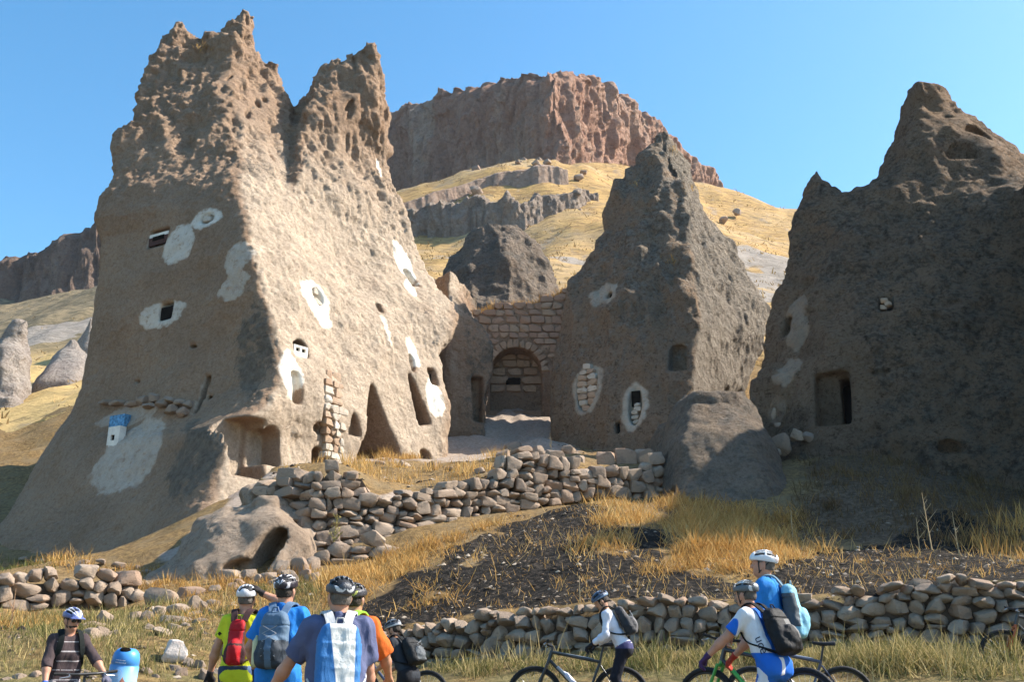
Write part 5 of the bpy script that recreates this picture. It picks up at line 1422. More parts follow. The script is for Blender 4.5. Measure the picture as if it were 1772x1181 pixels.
grass('dry_grass', 'dry grass growing round the foot of the cave boulder and grey boulder', cat_(scatter([(230, 1010), (330, 1000), (420, 1010), (560, 985), (560, 1000), (420, 1025), (300, 1030), (230, 1035)], 1500, 60, 0.15, 40), scatter([(1140, 868), (1240, 892), (1390, 890), (1390, 905), (1240, 905), (1140, 885)], 1600, 61, 0.15, 40), scatter([(-20, 962), (150, 968), (260, 985), (260, 1000), (100, 985), (-20, 980)], 900, 62, 0.15, 30)), (0.12, 0.4), (0.010, 0.024), 0.6, M_GOLD, (0.0, 0.8), 60)
grass('green_grass', 'fresh green weeds at the foot of the pale cone on the left', scatter([(-30, 975), (60, 968), (110, 975), (100, 990), (-30, 992)], 1200, 22), (0.1, 0.35), (0.01, 0.025), 0.5, M_WEED, (0.0, 0.5), 22)
# grass along the top of the arched facade, on the cone tops and shelves
r = np.random.default_rng(5)
pts = []
for _ in range(2600):
    px = r.uniform(818, 992); py = np.interp(px, [820, 860, 930, 990], [545, 535, 525, 500])
    pts.append(W(px, py, YA) + np.array([0, r.uniform(-0.25, 1.6), r.uniform(-0.12, 0.02)]))
grass('dry_grass', 'dry grass fringe along the top of the arched facade', np.array(pts), (0.2, 0.55), (0.015, 0.04), 0.5, M_GOLD, (0.0, 0.8), 30)
pts = []
for px, py, f_, n_, sp in ((1178, 262, mid_f, 90, 8), (1090, 318, mid_f, 60, 8), (1160, 452, mid_f, 70, 9), (1092, 300, mid_f, 60, 6), (1195, 330, mid_f, 50, 5), (352, 82, left_f, 60, 8), (97, 730, left_f, 60, 6), (395, 75, left_f, 40, 6)):
    for _ in range(n_):
        h_ = hit(f_, px + r.normal() * sp, py + r.normal() * sp * 0.5, 34.0, 58.0, 0.16)
        if h_ is not None and abs(h_[1] - W(px, py, 44)[1]) < 14: pts.append(h_)
grass('dry_grass', 'small dry grass tufts growing on the tops and shelves of the cones', np.array(pts), (0.15, 0.45), (0.015, 0.04), 0.6, M_GOLD, (0.2, 1.0), 31)
# tussocks on the hillside
r = np.random.default_rng(6)
n = 4200
yy = 60 + 150 * r.random(n) ** 1.2
xx = r.uniform(-0.62, 0.62, n) * yy
sel = (xx > -18) | (r.random(n) < 0.2)
xx, yy = xx[sel], yy[sel]; n = len(xx)
zz = hill_z(xx, yy)
k = 7
P = np.repeat(np.stack([xx, yy, zz - 0.05], 1), k, 0) + r.normal(size=(n * k, 3)) * np.array([0.3, 0.3, 0.02])
grass('hill_tussocks', 'tussocks of dry grass dotting the golden hillside', P, (0.2, 0.55), (0.08, 0.18), 0.8, grass_mat('tussock_grass', (0.15, 0.10, 0.045), (0.30, 0.205, 0.09), (0.43, 0.30, 0.135)), (0.0, 1.0), 32)

# pebbles on the burnt slope
def pebbles(name, label, P, sr, mat, seed):
    r = np.random.default_rng(seed)
    base = np.array([[1, 0, 0], [-1, 0, 0], [0, 1, 0], [0, -1, 0], [0, 0, 1], [0, 0, -1], [.7, .7, .2], [-.7, .6, .3], [.6, -.7, .25], [-.6, -.7, .2]], float)
    tri = np.array([[4, 6, 7], [4, 0, 6], [4, 8, 0], [4, 9, 8], [4, 1, 9], [4, 7, 1], [6, 2, 7], [0, 6, 2], [8, 3, 0], [9, 3, 8], [1, 9, 3], [7, 2, 1], [5, 2, 0], [5, 0, 3], [5, 3, 1], [5, 1, 2]])
    n = len(P)
    s = r.uniform(*sr, n) * r.choice([0.6, 1, 1, 1.6], n)
    sc = np.stack([s * r.uniform(0.7, 1.3, n), s * r.uniform(0.7, 1.3, n), s * r.uniform(0.4, 0.8, n)], 1)
    a = r.uniform(0, 6.28, n)
    B = base[None] * (1 + r.normal(size=(n, len(base), 1)) * 0.16) * sc[:, None]
    X = B[..., 0] * np.cos(a)[:, None] - B[..., 1] * np.sin(a)[:, None]
    Y = B[..., 0] * np.sin(a)[:, None] + B[..., 1] * np.cos(a)[:, None]
    V = np.stack([X, Y, B[..., 2]], -1) + P[:, None]
    F = (tri[None] + (np.arange(n) * len(base))[:, None, None]).reshape(-1, 3)
    me = np_mesh(name, V.reshape(-1, 3), F, smooth=False)
    set_attr(me, 'tone', np.repeat(r.random(n), len(base)))
    return tag(link(name, me, mat), label, 'pebbles', kind='stuff')
m, nt, b_ = new_mat('pebble_stone', 0.95, 0.1)
t = attr_n(nt, 'tone')
nt.links.new(mixc(nt, ramp(nt, t, 0.5, 1.0), mixc(nt, ramp(nt, t, 0.0, 0.5), (0.03, 0.024, 0.02), (0.10, 0.075, 0.056)), (0.38, 0.31, 0.24)), b_.inputs['Base Color'])
M_PEB = m
pebbles('pebbles', 'small stones and clods strewn over the burnt slope', cat_(scatter([(650, 1080), (900, 893), (1080, 880), (1160, 990), (1400, 945), (1790, 960), (1790, 1005), (1400, 1038), (1000, 1058)], 4600, 40), scatter([(1380, 900), (1420, 800), (1500, 780), (1800, 840), (1800, 950), (1400, 935)], 500, 43)), (0.012, 0.05), M_PEB, 41)
pebbles('pebbles', 'small stones scattered through the meadow and terrace', cat_(scatter([(-40, 1060), (560, 1010), (560, 1120), (300, 1180), (-40, 1180)], 500, 44, y0=7.0), scatter([(470, 822), (640, 806), (860, 795), (1140, 790), (980, 770), (860, 830), (660, 855)], 700, 45)), (0.02, 0.07), M_PEB, 42)

# single dead weeds
def weed(name, label, px, py, hpx, nb, seed, mat, leafy=False, p=None):
    r = random.Random(seed)
    g = G(px, py) if p is None else p
    s = ppm(g); h = hpx / s
    root = empty(name, tuple(g), 0, label, 'weed')
    V, F = [], []
    def stick(a, b, ra, rb):
        d = Vector(b) - Vector(a); q = d.to_track_quat('Z', 'Y'); k = len(V)
        for c, rad in ((a, ra), (b, rb)):
            for i in range(4):
                V.append(tuple(Vector(c) + q @ Vector((math.cos(i * 1.5708) * rad, math.sin(i * 1.5708) * rad, 0))))
        for i in range(4): F.append((k + i, k + (i + 1) % 4, k + 4 + (i + 1) % 4, k + 4 + i))
    bx, by = r.uniform(-.1, .1), r.uniform(-.05, .05)
    top = (bx * h, by * h, h)
    stick((0, 0, -0.05), top, 0.016, 0.006)
    LV, LF = [], []
    for i in range(nb):
        t = r.uniform(0.3, 0.95); a = r.uniform(0, 6.28); L = h * r.uniform(0.12, 0.4) * (1.15 - t)
        b0 = (bx * h * t, by * h * t, h * t)
        b1 = (b0[0] + math.cos(a) * L * 0.8, b0[1] + math.sin(a) * L * 0.5, b0[2] + L * 0.9)
        stick(b0, b1, 0.008, 0.004)
        for _ in range(6 if leafy else 2):
            u = r.random(); c = Vector(b0).lerp(Vector(b1), u)
            k = len(LV); w = 0.03 if leafy else 0.015
            for q in range(3): LV.append((c.x + r.uniform(-w, w), c.y + r.uniform(-w, w), c.z + r.uniform(-w, 2 * w)))
            LF.append((k, k + 1, k + 2))
    link('stem', np_mesh('stem', np.array(V), np.array(F), False), mat, root)
    link('seed_heads', np_mesh('seed_heads', np.array(LV), np.array(LF), False), mat, root)
M_DRY = plain('dry_stalk', (0.42, 0.31, 0.18), 0.9, 0.1, 0.3, 8)
weed('dead_weed', 'branched dead weed standing against the burnt bank, tallest of three', 1614, 958, 105, 9, 3, M_DRY)
weed('dead_weed', 'pale forked dead weed at the right of the burnt bank', 1661, 966, 80, 6, 4, M_DRY)
weed('dead_weed', 'short leaning dead weed at the left of the burnt bank', 1592, 958, 62, 3, 5, M_DRY)
weed('leafy_weed', 'tall feathery yellow-green weed in front of the stone terrace wall', 575, 962, 72, 26, 6, plain('yellow_green_weed', (0.34, 0.28, 0.11), 0.9, 0.1, 0.3, 8), True)
weed('dead_weed', 'thin dead weed on the rubble before the arch', 955, 792, 44, 7, 8, M_DRY)
weed('dead_weed', 'thin dry stalk beside the meadow wall at the left edge', 18, 1090, 70, 5, 9, plain('reddish_stalk', (0.40, 0.24, 0.14), 0.9, 0.1, 0.3, 8))
weed('dead_weed', 'lone dry stalk rising before the golden grass patch', 1372, 935, 52, 3, 10, M_DRY)
weed('dead_weed', 'thin dry stalks above the long low wall left of the leaning woman', 1004, 1050, 52, 3, 11, M_DRY)
print('plants', round(time.time() - T0, 1))
# ------------------------------------------------------------------ people
def fabric(name, c1, c2=None, rough=0.8, scale=60, spec=0.2):
    m, nt, b = new_mat(name, rough, spec)
    v = coords(nt)
    z = attr_n(nt, 'zone')
    n = noise_n(nt, v, 9.0, 5)
    a = mixc(nt, ramp(nt, n, 0.3, 0.7), tuple(x * 0.86 for x in c1), c1)
    c = mixc(nt, ramp(nt, z, 0.4, 0.6), a, c2 if c2 else a)
    nt.links.new(c, b.inputs['Base Color'])
    bn = nd(nt, 'ShaderNodeBump', {'Strength': 0.7, 'Distance': 0.02, 'Height': math_n(nt, 'ADD', noise_n(nt, coords(nt, (1, 1, 0.45)), 13, 5, 0.6, 1.2), math_n(nt, 'MULTIPLY', noise_n(nt, v, scale * 4, 2), 0.2))})
    nt.links.new(bn.outputs[0], b.inputs['Normal'])
    return m
def skin_mat(name, c):
    m, nt, b = new_mat(name, 0.55, 0.35)
    v = coords(nt)
    nt.links.new(mixc(nt, ramp(nt, noise_n(nt, v, 16, 5), 0.3, 0.7), tuple(x * 0.85 for x in c), c), b.inputs['Base Color'])
    b.inputs['Subsurface Weight'].default_value = 0.08
    b.inputs['Subsurface Radius'].default_value = (0.02, 0.008, 0.004)
    return m
M_SKIN = skin_mat('tanned_skin', (0.45, 0.235, 0.15)); M_SKIN2 = skin_mat('sunburnt_skin', (0.50, 0.25, 0.165))
M_HAIR = plain('dark_hair', (0.03, 0.02, 0.014), 0.6, 0.3, 0.3, 20, 0.6, 90); M_GREYHAIR = plain('grey_hair', (0.12, 0.10, 0.085), 0.7, 0.3, 0.3, 20, 0.6, 90)
M_RUB = plain('black_rubber', (0.015, 0.015, 0.016), 0.75, 0.3, 0.2, 8); M_BLK = plain('black_nylon', (0.018, 0.018, 0.021), 0.65, 0.3, 0.25, 10, 0.4, 80)
M_LENS = plain('dark_lens', (0.01, 0.01, 0.012), 0.12, 0.6, 0.05)
def rc(p, a, b, ra, rb):
    a, b = np.asarray(a, float), np.asarray(b, float)
    ab = b - a
    t = np.clip(((p - a) @ ab) / max(ab @ ab, 1e-9), 0, 1)
    return np.linalg.norm(p - a - t[:, None] * ab, axis=1) - (ra + t * (rb - ra))
def ell(p, c, r, Rm=None):
    q = p - np.asarray(c)
    if Rm is not None: q = q @ Rm
    r = np.asarray(r, float)
    k = np.linalg.norm(q / r, axis=1)
    return (k - 1) * r.min() * np.where(k > 0, 1, 1)
def ik(a, c, l1, l2, pole):
    a, c = np.array(a, float), np.array(c, float)
    d = c - a; L = np.linalg.norm(d); L2 = min(L, (l1 + l2) * 0.995)
    u = d / L; c = a + u * L2
    x = (l1 * l1 - l2 * l2 + L2 * L2) / (2 * L2)
    h = math.sqrt(max(0.0, l1 * l1 - x * x))
    pv = np.array(pole, float); pv = pv - u * (pv @ u); pv /= max(np.linalg.norm(pv), 1e-6)
    return a + u * x + pv * h, c
def rotm(yaw=0, pitch=0, roll=0):
    return np.array(Matrix.Rotation(yaw, 3, 'Z') @ Matrix.Rotation(pitch, 3, 'X') @ Matrix.Rotation(roll, 3, 'Y'))
ex = np.array([1.0, 0, 0])
class Person:
    def __init__(s, label, px, py, Y, yaw, lean=0, side=0, head=(0, 0), aR=None, aL=None, feet=((0.16, 0.05), (-0.16, -0.05)), broad=1.0, grip=1.0, name='person', hmin=1.62, hmax=1.92):
        tgt = W(px, py, Y)
        s.yaw = R(yaw)
        L = R(lean)
        s.u = np.array([math.sin(R(side)), math.sin(L), math.cos(L) * math.cos(R(side))]); s.u /= np.linalg.norm(s.u)
        s.v = np.cross(s.u, -ex); s.v = np.cross(ex, s.u) * -1; s.v = np.array([0, math.cos(L), -math.sin(L)])
        s.r = np.cross(s.v, s.u)
        s.hip = np.array([0, -0.10 * math.sin(L), 0.94])
        s.b = broad
        s.chest = s.hip + s.u * 0.36; s.nb = s.hip + s.u * 0.545
        nd_ = s.u * 0.6 + np.array([0, 0.05, 0.4]); nd_ /= np.linalg.norm(nd_)
        s.hc = s.nb + nd_ * 0.165 + s.v * 0.015
        s.HR = rotm(R(head[0]), R(-lean * 0.3 + head[1]))
        s.sh = {1: s.hip + s.u * 0.485 + s.r * 0.160 * broad, -1: s.hip + s.u * 0.485 - s.r * 0.160 * broad}
        s.el, s.wr = {}, {}
        for k, A in ((1, aR), (-1, aL)):
            A = A or dict(w=(0.30 * k, 0.12, 0.88), pole=(0.4 * k, -1, 0))
            s.el[k], s.wr[k] = ik(s.sh[k], A['w'], 0.29, 0.255, A.get('pole', (0.5 * k, -1, -0.2)))
        s.arm = {1: aR or {}, -1: aL or {}}
        s.hj = {k: s.hip + np.array([0.09 * k, 0, -0.02]) for k in (1, -1)}
        s.an = {1: np.array([feet[0][0], feet[0][1], 0.09]), -1: np.array([feet[1][0], feet[1][1], 0.09])}
        s.kn = {}
        for k in (1, -1):
            s.kn[k], s.an[k] = ik(s.hj[k], s.an[k], 0.44, 0.43, (0.1 * k, 1, 0))
        # size so that the feet meet the ground under the head's place
        cy, sy = math.cos(s.yaw), math.sin(s.yaw)
        def wxy(sc):
            h = s.hc * sc
            return tgt[0] - (cy * h[0] - sy * h[1]), tgt[1] - (sy * h[0] + cy * h[1])
        sc = 1.0
        for _ in range(4):
            x, y = wxy(sc)
            sc = float(np.clip((tgt[2] - Hs(x, y)) / s.hc[2], hmin / 1.78, hmax / 1.78))
        x, y = wxy(sc)
        s.sc = sc
        zb = tgt[2] - s.hc[2] * sc
        print('person', label[:30], 'height', round(1.78 * sc, 2), 'feet over ground', round(zb - Hs(x, y), 2))
        s.root = empty(name, (x, y, zb), s.yaw, label, 'person')
        s.root.scale = (sc, sc, sc)
    def world(s, p):
        p = np.asarray(p, float) * s.sc
        cy, sy = math.cos(s.yaw), math.sin(s.yaw)
        o = s.root.location
        return np.array([o.x + cy * p[0] - sy * p[1], o.y + sy * p[0] + cy * p[1], o.z + p[2]])
    def torso(s, p, g=0.0):
        b = s.b
        at = lambda h, x, y=0.0: s.hip + s.u * h + s.r * x + s.v * y
        d = rc(p, at(0.44, -0.088 * b), at(0.44, 0.088 * b), 0.082 + g, 0.082 + g)
        d = smin(d, rc(p, at(0.33, -0.075 * b, 0.015), at(0.33, 0.075 * b, 0.015), 0.104 * b ** 0.5 + g, 0.104 * b ** 0.5 + g), 0.07)
        d = smin(d, rc(p, at(0.16, -0.065 * b, 0.01 * b), at(0.16, 0.065 * b, 0.01 * b), 0.102 * b + g, 0.102 * b + g), 0.08)
        d = smin(d, rc(p, at(0.0, -0.07 * b), at(0.0, 0.07 * b), 0.112 * b ** 0.5 + g, 0.112 * b ** 0.5 + g), 0.08)
        d = smin(d, rc(p, at(-0.06, -0.085), at(-0.06, 0.085), 0.095 + g, 0.095 + g), 0.05)
        for k in (1, -1):
            d = smin(d, rc(p, at(0.5, 0.03 * k), s.sh[k] + s.u * 0.005, 0.05 + g, 0.058 + g), 0.05)
        return d
    def uarm(s, p, k, g=0.0): return rc(p, s.sh[k], s.el[k], 0.050 * s.b ** 0.4 + g, 0.041 + g)
    def farm(s, p, k, g=0.0):
        m = s.el[k] * 0.7 + s.wr[k] * 0.3
        return smin(rc(p, s.el[k], m, 0.042 + g, 0.045 + g), rc(p, m, s.wr[k], 0.045 + g, 0.028 + g), 0.03)
    def leg(s, p, k, g=0.0):
        m = s.kn[k] * 0.68 + s.an[k] * 0.32 + np.array([0, -0.02, 0])
        d = rc(p, s.hj[k], s.kn[k], 0.092 + g, 0.06 + g)
        return smin(d, smin(rc(p, s.kn[k], m, 0.056 + g, 0.056 + g), rc(p, m, s.an[k], 0.056 + g, 0.036 + g), 0.03), 0.03)
    def hand(s, p, k):
        d_ = s.wr[k] - s.el[k]; d_ /= np.linalg.norm(d_)
        hd = np.array(s.arm[k].get('hand', d_), float); hd /= np.linalg.norm(hd)
        pn = np.array(s.arm[k].get('palm', (0, 0, -1)), float); pn = pn - hd * (pn @ hd); pn /= max(np.linalg.norm(pn), 1e-6)
        sd = np.cross(hd, pn)
        if sd @ np.array([1.0, 0, 0]) * k > 0: sd = -sd                       # thumb side is the inner side
        w = s.wr[k]
        out = None
        curl = s.arm[k].get('curl', 1.0)
        lens = (0.040, 0.046, 0.043, 0.034)
        for i, o in enumerate((0.026, 0.009, -0.009, -0.027)):
            b0 = w + hd * 0.02 + sd * o * 0.6; b1 = w + hd * 0.085 + sd * o
            f1 = b1 + (hd * math.cos(curl * 0.7) + pn * math.sin(curl * 0.7)) * lens[i]
            f2 = f1 + (hd * math.cos(curl * 1.7) + pn * math.sin(curl * 1.7)) * lens[i] * 0.9
            q = smin(rc(p, b0, b1, 0.017, 0.0135), rc(p, b1, f1, 0.0125, 0.011), 0.008)
            q = smin(q, rc(p, f1, f2, 0.011, 0.0095), 0.006)
            out = q if out is None else smin(out, q, 0.006)
        t0 = w + hd * 0.03 + sd * 0.02; t1 = t0 + (hd * 0.6 + sd * 0.7 + pn * 0.35) * 0.045; t2 = t1 + (hd * 0.8 + pn * 0.6 * curl) * 0.035
        q = smin(rc(p, t0, t1, 0.018, 0.0135), rc(p, t1, t2, 0.013, 0.0105), 0.008)
        return smin(out, q, 0.012)
    def head(s, p):
        q = (p - s.hc) @ s.HR
        d = ell(q, (0, -0.01, 0.03), (0.076, 0.095, 0.093))
        d = smin(d, ell(q, (0, 0.018, -0.045), (0.058, 0.072, 0.072)), 0.04)
        d = smin(d, rc(q, (0, 0.055, -0.088), (0, 0.064, -0.080), 0.030, 0.028), 0.03)
        d = smin(d, rc(q, (0, 0.092, 0.012), (0, 0.112, -0.026), 0.009, 0.0145), 0.015)
        d = smin(d, rc(q, (-0.035, 0.076, 0.028), (0.035, 0.076, 0.028), 0.014, 0.014), 0.02)
        for k in (1, -1):
            d = smax(d, -ell(q, (0.032 * k, 0.098, 0.008), (0.018, 0.014, 0.011)), 0.012)
            d = smin(d, ell(q, (0.031 * k, 0.078, 0.008), (0.013, 0.013, 0.012)), 0.004)
            d = smin(d, ell(q, (0.080 * k, -0.008, -0.012), (0.010, 0.020, 0.032)), 0.008)
        d = smax(d, -rc(q, (-0.022, 0.094, -0.056), (0.022, 0.094, -0.056), 0.0045, 0.0045), 0.008)
        return smin(d, rc(p, s.nb - s.u * 0.03, s.hc - s.HR[:, 2] * 0.05, 0.062, 0.056), 0.04)
    def body(s, mat, h=0.011, gloves=None):
        def f(p):
            d = s.torso(p)
            m = np.nonzero(((p - s.hc) ** 2).sum(1) < 0.10)[0]
            if len(m): d[m] = smin(d[m], s.head(p[m]), 0.03)
            for k in (1, -1):
                d = smin(d, smin(s.uarm(p, k), s.farm(p, k), 0.02), 0.03)
                m = np.nonzero(((p - s.wr[k]) ** 2).sum(1) < 0.05)[0]
                if len(m): d[m] = smin(d[m], s.hand(p[m], k), 0.015)
                m = np.nonzero(p[:, 2] < 1.1)[0]
                if len(m):
                    q = p[m]
                    e = smin(s.leg(q, k), rc(q, s.an[k] - np.array([0, 0.02, 0.04]), s.an[k] + np.array([0.02 * k, 0.15, -0.06]), 0.04, 0.028), 0.03)
                    d[m] = smin(d[m], e, 0.04)
            return d
        V, F = mesh_sdf(f, (-1.0, -0.9, -0.06), (1.0, 1.3, 2.05), h, lip=1.3)
        o = link('body', np_mesh('body', V, F), mat, s.root)
        s.skinmat = mat
        return o
    def cloth(s, name, f, mat, h=0.011, folds=0.007, zone=None, fs=9.0, label=None, lo=(-1.0, -0.9, -0.06), hi=(1.0, 1.3, 2.05)):
        V, F = mesh_sdf(f, lo, hi, h, lip=1.3)
        N = vnormals(V, F)
        q = V * np.array([1.0, 1.0, 0.5]) * fs + np.outer(V[:, 2], [2.5, 0, 0]) + fbm(V * 4, 2, 3)[:, None] * 0.6
        V = V + N * (((ridged(q, 2, len(s.root.name) + 5) - 0.45) * 1.7 + fbm(V * 5.5, 2, 8) * 0.9) * folds)[:, None]
        me = np_mesh(name, V, F)
        set_attr(me, 'zone', zone(V) if zone else np.zeros(len(V)))
        o = link(name, me, mat, s.root)
        if label: o['label'] = label
        return o
    def shirt(s, mat, sleeve=0.6, hem=-0.12, g=0.014, zone=None, folds=0.008, name='shirt', collar=0.0, label=None):
        """sleeve: fraction of the upper arm; above 1 it runs on down the forearm"""
        def f(p):
            d = s.torso(p, g)
            for k in (1, -1):
                if sleeve <= 1:
                    e = s.sh[k] + (s.el[k] - s.sh[k]) * sleeve
                    dr = (s.el[k] - s.sh[k]) / np.linalg.norm(s.el[k] - s.sh[k])
                    a = np.maximum(rc(p, s.sh[k], s.el[k], 0.054 * s.b ** 0.4 + g, 0.054 + g * 1.3), (p - e) @ dr)
                else:
                    e = s.el[k] + (s.wr[k] - s.el[k]) * (sleeve - 1)
                    dr = (s.wr[k] - s.el[k]) / np.linalg.norm(s.wr[k] - s.el[k])
                    fa = np.maximum(s.farm(p, k, g * 0.9), (p - e) @ dr)
                    a = smin(s.uarm(p, k, g), fa, 0.03)
                d = smin(d, a, 0.04)
            d = np.maximum(d, -((p - s.hip) @ s.u - hem))
            nk = np.maximum((p - s.nb) @ s.u - 0.012 - collar, -1)
            d = smax(d, nk, 0.02)
            if collar: d = smin(d, np.maximum(np.abs(rc(p, s.nb - s.u * 0.03, s.nb + s.u * 0.09, 0.072, 0.070)) - 0.006, np.abs((p - s.nb) @ s.u - 0.02) - 0.035), 0.012)
            return d
        return s.cloth(name, f, mat, folds=folds, zone=zone, label=label, lo=(-1, -0.9, 0.6), h=0.012)
    def pants(s, mat, length=1.0, g=0.014, zone=None, name='trousers', waist=0.05, label=None):
        """length 0.45 shorts .. 1 full"""
        def f(p):
            d = rc(p, s.hip + s.u * 0.02 - ex * 0.07, s.hip + s.u * 0.02 + ex * 0.07, 0.112 + g, 0.112 + g)
            d = smin(d, rc(p, s.hip - s.u * 0.06 - ex * 0.085, s.hip - s.u * 0.06 + ex * 0.085, 0.097 + g, 0.097 + g), 0.05)
            for k in (1, -1):
                l = s.leg(p, k, g)
                cut = s.hj[k][2] + (s.an[k][2] - s.hj[k][2]) * length
                d = smin(d, np.maximum(l, cut - p[:, 2]), 0.03)
            return np.maximum(d, (p - s.hip) @ s.u - waist)
        return s.cloth(name, f, mat, zone=zone, label=label, hi=(1, 1.3, 1.15), h=0.013)
    def shoes(s, mat):
        for k in (1, -1):
            def f(p):
                a = s.an[k]
                d = rc(p, a + np.array([0, -0.035, -0.035]), a + np.array([0.015 * k, 0.16, -0.052]), 0.047, 0.038)
                d = smin(d, rc(p, a + np.array([0, -0.02, 0.02]), a + np.array([0, -0.02, -0.03]), 0.047, 0.05), 0.02)
                return np.maximum(d, -(p[:, 2] - 0.004))
            s.cloth('shoe', f, mat, 0.014, 0.0, hi=(1, 1.3, 0.25))
    def glove(s, k, mat):
        d_ = s.wr[k] - s.el[k]; d_ /= np.linalg.norm(d_)
        s.cloth('glove', lambda p: np.maximum(smin(s.hand(p, k) - 0.004, s.farm(p, k, 0.005), 0.01), -((p - s.wr[k]) @ d_ + 0.03)), mat, 0.009, 0.0, lo=tuple(s.wr[k] - 0.2), hi=tuple(s.wr[k] + 0.2))
    def hair(s, mat, low=-0.05, long=0.0, name='hair', beard=False):
        def f(p):
            q = (p - s.hc) @ s.HR
            d = smin(ell(q, (0, -0.012, 0.028), (0.082, 0.101, 0.096)), ell(q, (0, -0.045, -0.03), (0.068, 0.062, 0.07)), 0.03)
            d = np.maximum(d, np.maximum(q[:, 1] - 0.035 - 0.4 * np.maximum(q[:, 2], 0), low - q[:, 2]))
            if long: d = smin(d, rc(q, (0, -0.085, -0.02), (0.01, -0.12, -0.02 - long), 0.032, 0.014), 0.02)
            if beard: d = np.minimum(d, np.maximum(ell(q, (0, 0.02, -0.06), (0.064, 0.078, 0.066)), np.maximum(q[:, 2] + 0.048, 0.0 - q[:, 1])))
            return d
        s.cloth(name, f, mat, 0.010, 0.004, fs=40, lo=tuple(s.hc - 0.3), hi=tuple(s.hc + 0.2))
    def helmet(s, c1, c2, visor=None, slots=(-62, -37, -12.5, 12.5, 37, 62), style=0, rough=0.3):
        root = s.root
        cen = np.array([0, -0.012, 0.052])
        def shell(q, r):
            d = ell(q, cen, np.array([0.103, 0.140, 0.094]) + r)
            low = 0.028 - 0.10 * q[:, 1] * (q[:, 1] < 0) * 0 + np.where(q[:, 1] < 0, 0.18 * q[:, 1] * 0.6, 0.10 * q[:, 1])
            return np.maximum(d, low - q[:, 2])
        def f(p):
            q = (p - s.hc) @ s.HR
            d = shell(q, 0.0)
            d = np.maximum(d, -ell(q, cen, (0.078, 0.112, 0.074)))
            e = q - cen
            ph = np.degrees(np.arctan2(e[:, 0], e[:, 2]))
            rad = np.hypot(e[:, 0], e[:, 2])
            for a in slots:
                w = np.abs(ph - a) * np.pi / 180 * rad
                for y0, y1 in ((-0.115, -0.028), (-0.012, 0.085)):
                    c = np.maximum(w - 0.0125, np.abs(e[:, 1] - (y0 + y1) / 2) - (y1 - y0) / 2)
                    d = smax(d, -c, 0.006)
            if visor: d = np.minimum(d, np.maximum(np.maximum(np.abs(q[:, 2] - 0.062 + (q[:, 1] - 0.12) * 0.25 + q[:, 0] ** 2 * 3) - 0.006, np.hypot(q[:, 0] * 0.85, q[:, 1] - 0.09) - 0.085), 0.10 - q[:, 1]))
            return d
        def zone(V):
            q = (V - s.hc) @ s.HR; e = q - cen
            ph = np.degrees(np.arctan2(e[:, 0], e[:, 2]))
            if style == 0: z = (np.abs(ph) < 9) | ((np.abs(ph) > 20) & (np.abs(ph) < 29)) | (q[:, 2] < 0.045)
            elif style == 1: z = (np.abs(np.abs(ph) - 25) < 7) | (np.abs(e[:, 1] + 0.10) < 0.012) | (np.abs(np.abs(ph) - 50) < 5)
            elif style == 2: z = np.abs(e[:, 1] + 0.06 + np.abs(ph) * 0.0006) < 0.012
            else: z = q[:, 1] > -0.02
            return z.astype(float)
        m = fabric('helmet_shell', c1, c2, rough, spec=0.5)
        o = s.cloth('helmet', f, m, 0.0075, 0.0, zone, lo=tuple(s.hc - 0.25), hi=tuple(s.hc + 0.27))
        def lin(p):
            q = (p - s.hc) @ s.HR
            return np.maximum(shell(q, -0.018), -1)
        V, F = mesh_sdf(lin, tuple(s.hc - 0.2), tuple(s.hc + 0.25), 0.012)
        link('liner', np_mesh('liner', V, F), M_BLK, o)
        # chin straps
        V, F = [], []
        for k in (1, -1):
            for a, b in (((0.079 * k, 0.04, 0.04), (0.066 * k, 0.03, -0.075)), ((0.082 * k, -0.07, 0.03), (0.066 * k, 0.03, -0.075)), ((0.066 * k, 0.03, -0.075), (0.0, 0.055, -0.122))):
                n = len(V)
                A, B = np.array(a) * 1.03, np.array(b) * 1.03
                w = np.array([0, 0.006, 0.002])
                for P_ in (A - w, A + w, B + w, B - w): V.append(s.hc + s.HR @ P_)
                F.append((n, n + 1, n + 2, n + 3))
        link('chin_strap', np_mesh('chin_strap', np.array(V), np.array(F), False), M_BLK, o)
        return o
    def glasses(s):
        def f(p):
            q = (p - s.hc) @ s.HR
            d = None
            for k in (1, -1):
                e = np.maximum(ell(q, (0.034 * k, 0.092, 0.006), (0.032, 0.02, 0.021)), -ell(q, (0.034 * k, 0.078, 0.006), (0.032, 0.022, 0.022)))
                t = rc(q, (0.062 * k, 0.085, 0.014), (0.084 * k, -0.01, 0.012), 0.005, 0.005)
                e = np.minimum(e, t); d = e if d is None else np.minimum(d, e)
            return np.minimum(d, rc(q, (-0.012, 0.105, 0.014), (0.012, 0.105, 0.014), 0.005, 0.005))
        s.cloth('sunglasses', f, M_LENS, 0.007, 0.0, lo=tuple(s.hc - 0.2), hi=tuple(s.hc + 0.2))
